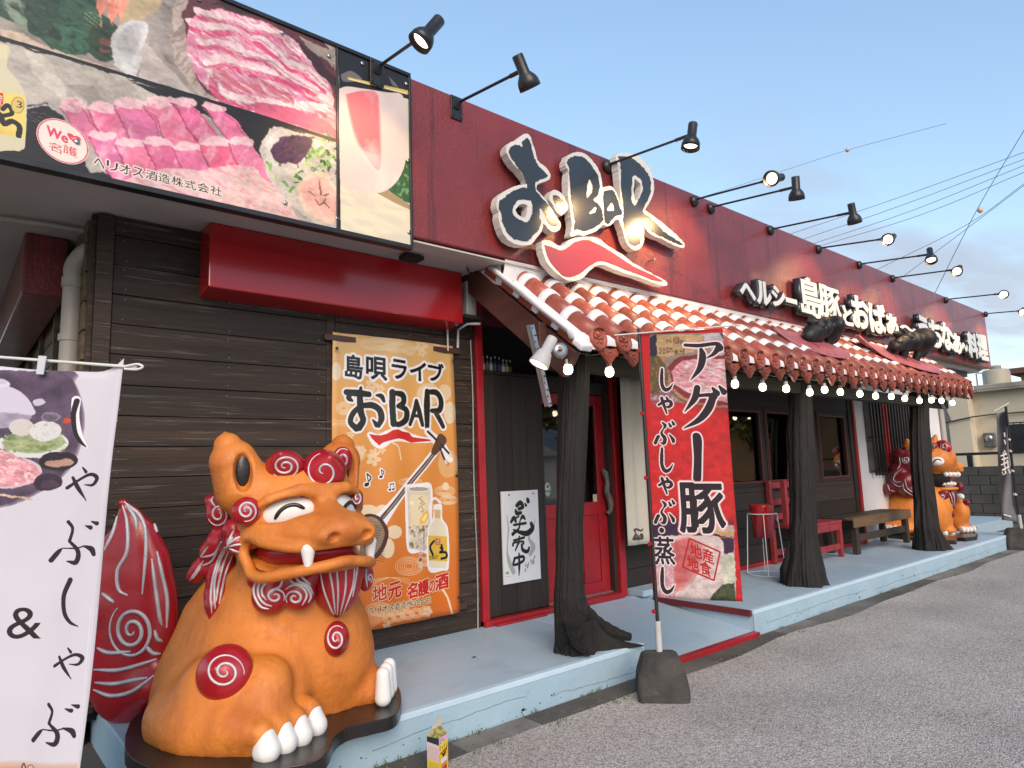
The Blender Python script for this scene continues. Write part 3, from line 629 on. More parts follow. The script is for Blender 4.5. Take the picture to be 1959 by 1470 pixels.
# entrance bay: vertical boards, shelf recess, door
m = MB(); m.box((3.425, YW + .02, FL), (4.095, YW + .06, 2.24)); eb = part(m, 'board_panel', M_joint)
xb = [3.425, 3.59, 3.755, 3.925, 4.095]
for a, b in zip(xb[:-1], xb[1:]):
    s = MB(); s.box((a + .002, YW, FL + .05), (b - .002, YW + .019, 2.235)); s.build('vertical_board', M_woodv, eb, bevel=.003)
m = MB(); m.box((3.354, YW - .05, FL), (3.424, YW + .06, 2.86)); m.box((3.354, YW - .05, 2.86), (5.10, YW + .02, 2.93)); part(m, 'entrance_frame', M_redtrim, bevel=.005)
m = MB(); m.box((3.354, YW - .08, FL + .001), (4.11, YW - .001, FL + .045)); part(m, 'entrance_sill', M_redtrim, bevel=.005)
m = MB(); m.box((3.44, YW - .12, FL + .001), (3.98, YW - .08, FL + .02)); part(m, 'sill_step', M_redtrim, bevel=.003)
m = MB(); m.box((3.424, YW + .0, 2.24), (4.60, YW + .30, 2.265)); sh = part(m, 'shelf', M_woodv)
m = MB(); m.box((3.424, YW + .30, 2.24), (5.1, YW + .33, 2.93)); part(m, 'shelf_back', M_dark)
m = MB(); m.box((3.354, YW - .03, 2.66), (5.10, YW + .02, 2.858)); part(m, 'red_lintel_board', pm('dark red board', (.12, .012, .014), (.09, .01, .012), 4, .5))
# bottles on the shelf
bots = [(3.46, (.30, .05, .03), .12), (3.50, (.45, .30, .25), .125), (3.545, (.07, .05, .05), .13), (3.585, (.35, .33, .30), .125), (3.63, (.03, .05, .16), .135), (3.675, (.02, .03, .09), .13), (3.72, (.55, .50, .42), .115), (3.76, (.50, .42, .30), .115), (3.80, (.12, .08, .05), .115)]
for i, (bx, c, hh) in enumerate(bots):
    t = thing('bottle', (bx, YW + .05, 2.266), ['small dark red bottle at the left end of the shelf over the board panel', 'pale bottle with pink label second on the shelf', 'black bottle third on the shelf over the board panel', 'white labelled bottle fourth on the shelf', 'blue bottle fifth on the shelf over the board panel', 'dark navy bottle beside the blue one on the shelf', 'cream labelled short bottle right of the navy one', 'tan labelled short bottle third from the right-hand picture', 'brown short bottle at the right end of the row'][i], 'bottle', 'bottles on the shelf above the board panel')
    q = MB(); q.lathe([(.0, 0), (.016, 0), (.017, .01), (.017, hh * .6), (.007, hh * .78), (.007, hh), (0, hh)], (bx, YW + .05, 2.266), n=10); q.build('glass_body', pm('bottle glass %d' % i, tuple(v * .5 for v in c), tuple(v * .3 for v in c), 5, .12), t)
    q = MB(); q.lathe([(.0176, hh * .12), (.0176, hh * .5)], (bx, YW + .05, 2.266), n=10); q.build('paper_label', pm('label %d' % i, c, c, 5, .6), t)
    q = MB(); q.lathe([(.0, hh + .008), (.008, hh + .008), (.008, hh - .012), (.0, hh - .012)], (bx, YW + .05, 2.266), n=8); q.build('cap', M_steel, t)
# door leaf with glass above, red panels below
dr = MB(); D0, D1, yd = 4.12, 4.97, YW + .05
dr.box((D0, yd, FL + .05), (D0 + .04, yd + .04, 2.12)); dr.box((D1 - .11, yd, FL + .05), (D1, yd + .04, 2.12)); dr.box((D0 + .04, yd, 2.02), (D1 - .11, yd + .04, 2.12)); dr.box((D0 + .04, yd, .98), (D1 - .11, yd + .04, 1.10)); dr.box((D0 + .04, yd, FL + .05), (D1 - .11, yd + .04, FL + .16))
door = part(dr, 'entrance_door', M_redtrim, bevel=.004)
for a, b in ((D0 + .04, 4.40), (4.405, 4.63), (4.635, D1 - .11)):
    q = MB(); q.box((a + .002, yd + .012, FL + .16), (b - .002, yd + .03, .98)); q.build('door_panel', M_redtrim, door, bevel=.004)
q = MB(); q.box((D0 + .04, yd + .015, 1.10), (D1 - .11, yd + .021, 2.02)); q.build('door_glass', M_glass, door)
q = MB(); hp = [(4.905, yd - .03, 1.40), (4.92, yd - .05, 1.36), (4.935, yd - .055, 1.28), (4.925, yd - .05, 1.19), (4.96, yd - .055, 1.10), (4.965, yd - .05, 1.02), (4.945, yd - .03, .98)]
q.tube(catmull(hp, 4), np.interp(np.linspace(0, 1, 25), [0, .15, .3, .5, .7, .85, 1], [.018, .030, .022, .028, .030, .022, .024]) , 10); q.build('driftwood_handle', pm('driftwood', (.20, .17, .15), (.07, .06, .055), 10, .7, .8, 30, (2, 2, .6)), door)
q = MB(); q.box((4.78, yd - .004, 1.10), (4.835, yd - .001, 1.17)); q.build('keypad', pm('ivory plastic', (.5, .46, .36), (.42, .38, .3), 5, .4), door)
m = MB(); m.box((4.972, YW - .01, FL + .05), (5.012, YW + .14, 2.86)); m.box((D0 - .024, YW, FL + .05), (D0 - .002, YW + .14, 2.14)); m.box((D0 - .024, YW, 2.125), (4.971, YW + .14, 2.238)); part(m, 'door_jamb', M_woodv, bevel=.003)
m = MB(); m.box((5.013, YW - .05, FL), (5.098, YW + .10, 2.86)); part(m, 'red_door_post', M_redtrim, bevel=.006)
m = MB(); m.box((4.112, YW - .09, FL + .001), (5.012, YW + .14, FL + .05)); part(m, 'door_threshold', M_redtrim, bevel=.006)
m = MB(); m.box((4.13, yd - .035, FL + .051), (4.97, yd - .005, FL + .062)); part(m, 'door_track', M_steel)
# sticker and paper seen in the door glass
q = MB(); q.lathe([(0, 0), (.038, 0), (.038, .002), (0, .002)], (0, 0, 0), (0, -1, 0), 20); q.v = [(4.205 + v[0], yd + .012 + v[1], 1.24 + v[2] * 1.7) for v in q.v]; st = q.build('oval_sticker', pm('sticker white', (.55, .57, .54), (.5, .52, .5), 5, .4), door)
q = MB(); q.box((4.172, yd + .0085, 1.215), (4.238, yd + .0095, 1.235)); q.build('sticker_band', pm('sticker green', (.10, .28, .20), (.1, .26, .2), 5, .4), st)
q = MB(); q.box((4.193, yd + .0085, 1.255), (4.217, yd + .0095, 1.28)); q.build('sticker_mark', pm('sticker brown', (.12, .05, .04), (.1, .05, .04), 5, .4), st)
# interior box
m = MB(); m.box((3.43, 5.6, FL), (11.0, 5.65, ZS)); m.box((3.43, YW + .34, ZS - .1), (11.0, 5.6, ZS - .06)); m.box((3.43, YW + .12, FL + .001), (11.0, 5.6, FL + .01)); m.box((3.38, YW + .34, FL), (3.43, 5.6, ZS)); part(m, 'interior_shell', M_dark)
m = MB(); m.box((3.95, 5.3, 1.5), (4.5, 5.32, 2.0)); part(m, 'wall_print', pm('ink print paper', (.45, .36, .22), (.10, .07, .05), 16, .7, contrast=(.5, .58)))
for xx, zz, yy in ((4.30, 1.72, 5.0), (4.40, 1.735, 5.05), (5.9, 1.72, 5.1), (7.5, 2.25, 5.1), (8.6, 2.2, 5.2)):
    q = MB(); q.ball((xx, yy, zz), .022, 10, 6); q.build('pendant_bulb', M_bulb, B)
# wall and window right of the entrance
m = MB(); m.box((5.10, YW + .03, FL), (6.9, YW + .10, 1.12)); wB = part(m, 'plank_wall', M_joint)
plank_row(wB, 5.10, 6.9, FL, 1.12, YW + .03, M_woodh, pitch=.23, seed=5)
m = MB(); m.box((5.10, YW - .01, 1.12), (6.9, YW + .10, 1.17)); m.box((5.10, YW - .01, 2.25), (6.9, YW + .1, 2.32)); m.box((5.10, YW - .01, 1.17), (5.14, YW + .1, 2.25)); m.box((6.3, YW - .01, 1.17), (6.34, YW + .1, 2.25)); wn1 = part(m, 'window', M_redbrown, bevel=.004)
q = MB(); q.box((5.14, YW + .05, 1.17), (6.3, YW + .056, 2.25)); q.build('pane', M_glass, wn1)
q = MB(); q.box((6.34, YW + .05, 1.17), (6.9, YW + .056, 2.25)); q.build('pane', M_glass, wn1)
q = MB(); q.lathe([(0, 0), (.10, .0), (.125, .02), (.12, .025), (0, .006)], (5.45, YW + .40, 1.45), (-.3, -1, .1), 20); part(q, 'shelf_plate', pm('patterned plate', (.52, .54, .48), (.10, .14, .10), 9, .3, contrast=(.52, .6)))
m = MB(); m.box((5.15, YW + .2, 1.31), (6.3, YW + .55, 1.33)); part(m, 'inner_shelf', M_woodh)
m = MB(); m.box((5.10, YW - .0, 2.32), (6.9, YW + .10, 2.95)); wC = part(m, 'lintel_wall', M_joint)
plank_row(wC, 5.10, 6.9, 2.32, 2.95, YW, M_woodh, pitch=.21, seed=6)
m = MB(); m.box((5.12, YW - .22, FL + .001), (5.75, YW - .005, FL + .06)); part(m, 'step_block', M_bluef, bevel=.008)
# window bay
WX0, WX1 = 6.92, 10.42
m = MB(); m.box((WX0, YW, FL), (WX1, YW + .10, 1.13)); wD = part(m, 'plank_wall', M_joint); plank_row(wD, WX0 + .03, WX1 - .05, FL + .05, 1.13, YW, M_woodh, pitch=.205, seed=8)
m = MB(); m.box((WX0, YW, 2.12), (WX1, YW + .10, 2.95)); wE = part(m, 'lintel_wall', M_joint); plank_row(wE, WX0 + .03, WX1 - .05, 2.12, 2.95, YW, M_woodh, pitch=.205, seed=9)
wins = [(6.95, 7.82), (7.90, 8.95), (9.03, 9.22), (9.30, 10.20)]
for a, b in wins:
    q = MB(); q.box((a, YW - .03, 1.13), (b, YW + .07, 1.18)); q.box((a, YW - .03, 2.06), (b, YW + .07, 2.12)); q.box((a, YW - .03, 1.18), (a + .035, YW + .07, 2.06)); q.box((b - .035, YW - .03, 1.18), (b, YW + .07, 2.06))
    wf = part(q, 'window', M_woodv, bevel=.004)
    q = MB(); q.box((a + .035, YW - .036, 1.18), (b - .035, YW - .02, 1.20)); q.box((a + .035, YW - .036, 2.04), (b - .035, YW - .02, 2.06)); q.box((a + .036, YW - .036, 1.2), (a + .055, YW - .02, 2.04)); q.box((b - .055, YW - .036, 1.2), (b - .036, YW - .02, 2.04)); q.build('inner_frame', M_redbrown, wf)
    q = MB(); q.box((a + .035, YW + .02, 1.18), (b - .035, YW + .026, 2.06)); q.build('pane', M_glass, wf)
for a in (7.822, 8.952, 9.222):
    q = MB(); q.box((a, YW - .02, 1.13), (a + .076, YW + .08, 2.12)); part(q, 'mullion', M_woodv, bevel=.004)
q = MB(); q.box((10.202, YW - .02, 1.13), (WX1 - .05, YW + .08, 2.12)); part(q, 'mullion', M_woodv)
m = MB(); m.box((10.0, YW + .4, 1.25), (10.9, YW + .42, 2.0)); part(m, 'interior_poster', pm('printed paper', (.45, .45, .44), (.16, .01, .02), 5, .6, contrast=(.45, .56)))
m = MB(); m.box((6.93, YW - .045, FL), (6.97, YW - .030, 1.10)); m.box((6.97, YW - .045, FL), (WX1, YW - .030, FL + .05)); part(m, 'red_wall_trim', M_redtrim)
m = MB(); m.box((WX1, YW - .06, FL), (WX1 + .07, YW + .02, 2.95)); part(m, 'red_corner_post', M_redtrim, bevel=.004)
m = MB(); m.box((WX1 - .12, YW - .04, FL + .05), (WX1 - .002, YW, 2.95)); part(m, 'corner_board', M_woodv)
# white rendered end wall
m = MB(); m.box((WX1 + .071, YW, FL), (10.93, YW + .12, 3.05)); m.box((12.75, YW, FL), (14.25, YW + .12, 3.05)); m.box((10.93, YW, FL), (12.75, YW + .12, 1.21)); m.box((10.93, YW, 2.42), (12.75, YW + .12, 3.05)); m.box((14.13, YW + .12, FL), (14.25, 9.3, 3.05)); part(m, 'white_wall', M_white)
m = MB(); m.box((10.93, YW + .09, 1.21), (12.75, YW + .10, 2.42)); part(m, 'grille_window_pane', pm('obscured pane', (.20, .20, .19), (.13, .13, .12), 3, .25))
m = MB(); m.box((10.93, YW + .03, 1.72), (12.75, YW + .08, 1.77)); part(m, 'grille_window_frame', M_steel)
m = MB(); m.box((10.95, YW - .06, 1.74), (12.7, YW - .045, 1.78)); m.box((10.95, YW - .06, 1.22), (12.7, YW - .045, 1.25)); m.box((10.95, YW - .06, 2.38), (12.7, YW - .045, 2.41)); gl = part(m, 'window_grille', M_black)
for i in range(15):
    xx = 11.0 + i * .118; q = MB(); q.box((xx, YW - .09, 1.17), (xx + .035, YW - .061, 2.42)); q.build('bar', M_redtrim if i in (4, 5) else M_black, gl)
m = MB(); m.tube([(14.33, YW - .02, FL), (14.33, YW - .02, 3.05)], .055, 12); part(m, 'end_downpipe', M_pipe)
# porch beams and posts' head beam
m = MB(); m.box((3.22, 3.36, 2.12), (11.3, 3.46, 2.24)); part(m, 'eave_beam', pm('green black beam', (.022, .026, .019), (.015, .018, .013), 3, .8))

# ------------------------------------------------------------------ tiled porch roof
YE = 3.05; X0 = 3.385; SP = .2617; NC = 31; SL = R(38.5); td = np.array([0, -math.cos(SL), -math.sin(SL)]); tn = np.array([0, -math.sin(SL), math.cos(SL)])
def eave(i): x = X0 + SP * i; return np.array([x, YE, 2.288 + .0150 * (x - X0)])
RL = 1.07; PR = MB()
us = np.linspace(-1.0, NC - .45, 32 * 8); rows = [0.0, .02, .3, .6, .9, RL]
vs = []
for s_ in rows:
    for u in us:
        e = eave(u); fr = abs((u % 1) - .5) * 2; hgt = -.018 + .062 * fr ** 2 + .004 * math.sin(u * 23 + s_ * 9)
        vs.append(e - td * s_ + tn * (hgt if s_ > 0 else hgt - .03))
n = len(us); PR.add(vs, [(j * n + i, j * n + i + 1, (j + 1) * n + i + 1, (j + 1) * n + i) for j in range(len(rows) - 1) for i in range(n - 1)], True)
roof = part(PR, 'porch_roof', M_mortar)
sm = roof.modifiers.new('solid', 'SOLIDIFY'); sm.thickness = .03; sm.offset = -1
def half_tile(r0, r1, L, a0=-10, a1=190, n=12, th=.012):
    b = MB(); vs = []
    for s_, r in ((0, r0), (L, r1)):
        for rr_ in (r, r - th):
            for k in range(n + 1):
                t = R(a0 + (a1 - a0) * k / n); vs.append(np.array([math.cos(t) * rr_, 0, 0]) + tn * (math.sin(t) * rr_) - td * s_)
    m_ = n + 1; fs = []
    for k in range(n): fs += [(k, k + 1, 2 * m_ + k + 1, 2 * m_ + k), (m_ + k, 3 * m_ + k, 3 * m_ + k + 1, m_ + k + 1), (k, m_ + k, m_ + k + 1, k + 1), (2 * m_ + k, 2 * m_ + k + 1, 3 * m_ + k + 1, 3 * m_ + k)]
    b.add(vs, fs, True); me = bpy.data.meshes.new('roof_tile'); me.from_pydata([tuple(v) for v in b.v], [], b.f); me.polygons.foreach_set('use_smooth', [True] * len(b.f)); return me
me_t = [half_tile(.078, .070, .30 * (1 if q else 1)) for q in range(2)]; me_t[0].materials.append(M_tile)
me_band = half_tile(.0825, .0805, .078, -8, 188, 12, .02); me_band.materials.append(M_mortar)
me_top = half_tile(.078, .073, .13); me_top.materials.append(M_tile)
roff = offs(roof)
def inst(name, me, loc, parent=None, rot=None, scale=None):
    o = bpy.data.objects.new(name, me); COL.objects.link(o); o.parent = parent or roof; o.location = Vector([float(v) for v in loc]) - offs(parent or roof)
    if rot: o.rotation_euler = rot
    if scale: o.scale = scale
    return o
dsk = MB(); dsk.lathe([(0, .010), (.045, .010), (.058, .014), (.066, .022), (.076, .022), (.080, .012), (.080, -.03), (.0, -.03)], (0, 0, 0), (0, -1, .12), 24)
for k in range(5):
    a = 2 * math.pi * k / 5 + .3; dsk.ball((.03 * math.cos(a), -.013, .03 * math.sin(a)), (.020, .009, .013), 8, 5, (Vector((math.cos(a), 0, math.sin(a))), Vector((0, 1, 0)), Vector((-math.sin(a), 0, math.cos(a)))))
dsk.ball((0, -.016, 0), (.010, .008, .010), 8, 5)
me_d = bpy.data.meshes.new('flower_tile_end'); me_d.from_pydata(dsk.v, [], dsk.f); me_d.polygons.foreach_set('use_smooth', dsk.sm); me_d.materials.append(M_tile)
pn = MB(); prof = [(-.108, .015), (-.088, -.045), (-.06, -.06), (-.035, -.085), (0, -.118), (.035, -.085), (.06, -.06), (.088, -.045), (.108, .015), (.05, .0), (0, -.008), (-.05, .0)]
pn.prism([(a, 0, b) for a, b in prof], (0, .022, 0)); pn.prism([(a * .72, -.006, b * .72 - .012) for a, b in prof], (0, .006, 0))
for k in range(5): a = 2 * math.pi * k / 5; pn.ball((.018 * math.cos(a), -.008, -.042 + .018 * math.sin(a)), (.011, .006, .011), 7, 4)
me_p = bpy.data.meshes.new('pendant_tile'); me_p.from_pydata(pn.v, [], pn.f); me_p.polygons.foreach_set('use_smooth', pn.sm); me_p.materials.append(M_tile)
pt = .285; tr = random.Random(5)
for i in range(NC):
    e = eave(i)
    inst('flower_tile_end', me_d, e + tn * .0, rot=(0, tr.uniform(0, 1), 0)) if False else inst('flower_tile_end', me_d, e)
    for j in range(4):
        me = me_top if j == 3 else me_t[0]; p = e - td * (.02 + pt * j) + tn * (.003 + tr.uniform(-.003, .003)) + np.array([tr.uniform(-.004, .004), 0, 0])
        inst('roof_tile', me, p, rot=(0, 0, tr.uniform(-.012, .012)))
        if j < 3: inst('mortar_band', me_band, e - td * (pt * (j + 1) - .02 + tr.uniform(-.004, .004)) + tn * .004, scale=(1 + tr.uniform(-.01, .03), 1 + tr.uniform(-.02, .02), 1 + tr.uniform(-.02, .02)))
    if i < NC: inst('pendant_tile', me_p, eave(i + .5) + np.array([0, .012, -.052]))
# mortar plugs between the tile ends, flashing strip against the wall
for i in range(-1, NC):
    q = MB(); e = eave(i + .5); q.hexa([e + np.array([-.085, .0, -.045]), e + np.array([.085, 0, -.045]), e + np.array([.06, 0, .01]), e + np.array([-.06, 0, .01])], [e + np.array([-.085, .06, .0]), e + np.array([.085, .06, .0]), e + np.array([.06, .06, .055]), e + np.array([-.06, .06, .055])])
    q.build('mortar_plug', M_mortar, roof, bevel=.012)
fl = MB(); us = np.linspace(3.17, XE - 3.4, 60); vs = []
for u in us:
    dz = .015 * (u - X0) * .9; w = .006 * math.sin(u * 9) + .004 * math.sin(u * 23)
    vs += [(u, YF + .014, ZS + .02 + dz * .4), (u, YF + .03 + w, 2.94 + dz * .4 + w), (u, 3.79 + w, 2.86 + dz)]
fl.add(vs, [(3 * i + k, 3 * i + 3 + k, 3 * i + 4 + k, 3 * i + 1 + k) for i in range(len(us) - 1) for k in range(2)], True)
fl.add([(3.17, 3.80, ZS), (3.17, 4.06, ZS), (3.17, 4.08, 2.93), (3.17, 3.79, 2.80)], [(0, 1, 2, 3)]); fl.build('mortar_flashing', M_mortar, roof)
ft = MB(); ft.add([(3.17, 3.80, ZS - .003), (3.5, 3.80, ZS - .003), (3.5, 4.2, ZS - .02), (3.17, 4.08, ZS - .003)], [(0, 1, 2, 3)])
vx = 3.20
e0 = eave(0); vb = np.array([vx, YE - .0, 2.235])
for j in range(5):
    p0 = vb - td * (.25 * j + .02); p1 = vb - td * (.25 * (j + 1) - .05); q = MB()
    q.hexa([p0 + np.array([-.035, 0, 0]) - tn * .03, p0 + np.array([.05, 0, 0]) - tn * .03, p0 + np.array([.045, 0, 0]) + tn * .028, p0 + np.array([-.035, 0, 0]) + tn * .018], [p1 + np.array([-.035, 0, 0]) - tn * .03, p1 + np.array([.05, 0, 0]) - tn * .03, p1 + np.array([.045, 0, 0]) + tn * .028, p1 + np.array([-.035, 0, 0]) + tn * .018]); q.build('verge_tile', M_tile, roof, bevel=.010)
    if j < 5:
        p0 = vb - td * (.25 * j - .045 + (0.0 if j else -.03)); p1 = vb - td * (.25 * j + .03); q = MB()
        q.hexa([p0 + np.array([-.042, 0, 0]) - tn * .02, p0 + np.array([.07, 0, 0]) - tn * .02, p0 + np.array([.06, 0, 0]) + tn * .036, p0 + np.array([-.042, 0, 0]) + tn * .026], [p1 + np.array([-.042, 0, 0]) - tn * .02, p1 + np.array([.07, 0, 0]) - tn * .02, p1 + np.array([.06, 0, 0]) + tn * .036, p1 + np.array([-.042, 0, 0]) + tn * .026]); q.build('mortar_band', M_mortar, roof, bevel=.014)
VM = []
for j in range(60):
    s_ = -.02 + 1.34 * j / 59
    for i in range(9):
        w_ = i / 8; VM.append(vb - td * s_ + np.array([.035 + .15 * w_, 0, 0]) + tn * (.006 * math.sin(w_ * 3.1) + .006 + (.012 + .030 * math.exp(-(((s_ + .02) % .285 - .262) / .028) ** 2)) * w_ ** 2 + .014 * math.exp(-(((s_ + .02) % .25 - .23) / .03) ** 2) * (1 - w_) ** 2 + .007 * math.sin(s_ * 22 + w_ * 5) * math.sin(s_ * 9) + .004 * math.sin(s_ * 60 + w_ * 9) - (.03 if j == 0 else 0)))
np_mesh('verge_mortar', VM, [(j * 9 + i, j * 9 + i + 1, (j + 1) * 9 + i + 1, (j + 1) * 9 + i) for j in range(59) for i in range(8)], M_mortar, roof)
# rafters and boarding under the roof
for xx in (3.185, 5.2, 7.2, 9.2, 11.2):
    a = np.array([xx, YE + (.06 if xx < 4 else .35), 2.10 + (0 if xx < 4 else .20)]); b2 = a - td * 1.65; q = MB(); q.beam(a, b2, .06, .20 if xx < 4 else .10); part(q, 'rafter', M_rafter, bevel=.006)
q = MB(); q.beam(np.array([7.3, YE + .05, 2.24]), np.array([7.3, YE + .05, 2.24]) - td * 1.2, 8.1, .02, up=(0, -math.sin(SL), math.cos(SL))); part(q, 'roof_boarding', pm('roof boarding', (.045, .04, .034), (.03, .027, .023), 3, .7))
q = MB(); q.box((3.08, 3.30, 2.16), (3.153, 3.38, 2.42)); part(q, 'rafter_strut', M_rafter, bevel=.005)
# ================================================================== billboard with food photographs
YS = YF - .055
bo = U(-330, 90, 'y', YS); SX0, SX1, SZ0, SZ1 = -.95, 2.30, 2.905, 4.115
cv = Canvas((SX0, YS, SZ1), (SX1 - SX0, 0, 0), (0, 0, SZ0 - SZ1), 1500, 558, (30, 28, 30))
def Z(ox, oy, s): cv.z = (ox, oy, s)
# --- upper left photograph
Z(0, 0, 3.918)
cv.poly([(-900, -900), (2600, -300), (2515, 1040), (0, 275), (-900, 0)], (150, 140, 134))
cv.noise([(-900, -900), (2600, -300), (2515, 1040), (0, 275), (-900, 0)], (105, 95, 92), .6, 60, 20, .5, .4, 3)
for i, (p, c) in enumerate([([(-400, -300), (700, -200), (760, 100), (880, 200), (700, 330), (640, 400), (470, 400), (360, 330), (250, 230), (0, 110), (-300, 0)], (42, 74, 56)), ([(0, 20), (200, -50), (300, 200), (220, 230), (90, 140)], (120, 135, 118)), ([(430, 180), (640, 170), (660, 340), (560, 420), (460, 380)], (52, 92, 70)), ([(180, -60), (420, -40), (420, 150), (300, 260), (190, 180)], (34, 60, 48)), ([(480, 0), (690, -60), (740, 120), (620, 160), (500, 120)], (48, 80, 62)), ([(660, 160), (870, 210), (880, 420), (760, 450), (650, 350)], (48, 66, 42)), ([(730, 270), (850, 300), (830, 400), (740, 380)], (120, 70, 60))]):
    cv.poly(p, c, 1, True); cv.noise(p, (18, 34, 26), .8, 24, 9, .5, .5, 20 + i); cv.noise(p, (110, 150, 105), .35, 14, 5, .62, -.4, 40 + i)
for i in range(14): cv.stroke([(620 + 9 * i, 90 + (i * 37) % 90), (640 + 9 * i, 110 + (i * 37) % 90)], .5, (190, 180, 120))
for a, b, c in ((700, 760, (205, 120, 100)), (770, 870, (215, 130, 105)), (860, 1000, (222, 140, 112))):
    p = [(a, -200), (b + 60, -200), (b + 20, 60), (b - 30, 190), (a + 60, 160), (a + 20, 60)]; cv.poly(p, c, 1, True); cv.noise(p, (235, 180, 160), .6, 6, 40, .5, .1, 9)
cv.poly([(990, -100), (1150, -100), (1200, 40), (1090, 130), (900, 190)], (170, 152, 120), 1, True)
cv.poly([(0, 210), (180, 240), (330, 330), (500, 400), (900, 520), (600, 470), (0, 275)], (190, 170, 150), 1)
cv.poly([(825, 280), (870, 200), (960, 155), (1090, 165), (1110, 300), (1050, 450), (1000, 580), (900, 520), (840, 400)], (188, 186, 184), 1, True); cv.poly([(880, 270), (940, 200), (1040, 190), (1060, 300), (990, 420), (900, 380)], (172, 170, 170), 1, True)
cv.poly([(1060, 360), (1110, 330), (1170, 420), (1450, 700), (1300, 660), (1030, 590)], (178, 166, 160), 1)
# bowl: rim, inner wall, meat
Z(400, 0, 2.94)
bx = [(-215, 110), (-150, -40), (0, -120), (200, -90), (450, 30), (640, 160), (700, 270), (715, 420), (715, 790), (400, 690), (0, 560), (-80, 500), (-190, 350)]
cv.poly(bx, (176, 160, 150), 1, True); cv.noise(bx, (118, 98, 92), .7, 4, 60, .5, .6, 7)
cv.poly([(-150, 100), (-120, 10), (0, -60), (200, -40), (450, 90), (640, 230), (710, 380), (715, 790), (300, 660), (40, 560), (-60, 440), (-130, 260)], (92, 50, 56), 1, True)
mt = [(-140, 200), (-110, 110), (-60, 60), (0, 48), (140, 62), (300, 120), (420, 180), (560, 300), (650, 420), (700, 560), (714, 780), (500, 720), (250, 640), (60, 560), (-60, 430), (-130, 300)]
cv.poly(mt, (196, 120, 148), 1, True); cv.noise(mt, (226, 202, 200), .9, 75, 9, .50, .42, 11); cv.noise(mt, (178, 70, 108), .75, 60, 7, .58, .42, 12); cv.noise(mt, (150, 100, 108), .6, 10, 10, .62, 0, 13); MT = mt
for p, w in (([(-110, 120), (0, 150), (150, 165), (300, 230), (420, 330), (560, 400), (640, 480)], 9), ([(-80, 60), (100, 90), (250, 150), (380, 180), (500, 290)], 7), ([(0, 360), (80, 330), (260, 390), (420, 420), (560, 520), (650, 560)], 10), ([(20, 420), (40, 500), (140, 550), (300, 580), (500, 600), (640, 610)], 12), ([(-60, 230), (60, 240), (200, 290), (340, 330), (480, 440), (600, 500)], 7)):
    cv.stroke(p, w, (222, 198, 197)); cv.stroke([(x, y + 34) for x, y in p], w * .55, (196, 72, 110)); cv.stroke([(x + 20, y + 20) for x, y in p], 1.2, (170, 120, 130))
cv.stroke([(60, 420), (150, 480), (300, 490), (450, 560)], 12, (178, 96, 110)); cv.noise(MT, (208, 150, 162), .75, 34, 7, .46, .45, 201); cv.noise(MT, (236, 218, 214), .8, 26, 5, .58, .42, 202); cv.noise(MT, (186, 70, 104), .7, 22, 5, .66, .42, 203); cv.noise(MT, (240, 230, 228), .5, 3, 3, .72, 0, 204)
cv.stroke([(290, 620), (450, 650), (600, 690), (700, 760)], 14, (196, 92, 120))
cv.poly([(500, 200), (705, 290), (705, 380), (600, 300)], (150, 136, 126)); cv.poly([(480, 215), (600, 300), (710, 440), (710, 500), (620, 420)], (58, 36, 38))
cv.poly([(-400, -400), (30, -10), (560, 160), (900, 380), (900, -400)], (30, 28, 30))
cv.poly([(0, 20), (90, 8), (300, 60), (600, 200), (560, 195), (280, 90)], (52, 36, 38))
# --- lower left photograph
Z(0, 0, 3.918)
low = [(-1400, -60), (0, 300), (990, 590), (2600, 1080), (2600, 2000), (1959, 1560), (690, 1290), (-1400, 900)]
cv.poly(low, (176, 168, 158)); cv.noise(low, (140, 132, 126), .55, 70, 40, .5, .3, 5); cv.noise(low, (110, 100, 95), .6, 5, 5, .78, 0, 6)
cv.poly([(500, 640), (700, 640), (790, 790), (700, 810), (560, 700)], (150, 140, 132)); cv.poly([(180, 360), (320, 400), (500, 640), (500, 780), (260, 560)], (196, 188, 176))
cv.poly([(200, 780), (330, 775), (470, 880), (700, 1300), (-600, 1240), (-600, 1000), (190, 1000)], (24, 22, 26)); cv.stroke([(200, 800), (330, 790), (430, 850), (500, 930)], 1.4, (170, 160, 160)); 
for k in range(4): cv.stroke([(200, 830 + 26 * k), (330, 850 + 30 * k), (440, 905 + 30 * k)], .6, (110, 100, 100))
cv.poly([(990, 600), (1530, 740), (1959, 880), (2515, 1060), (2515, 1560), (1960, 1400), (1790, 1150), (1640, 900), (1240, 760)], (28, 25, 27))
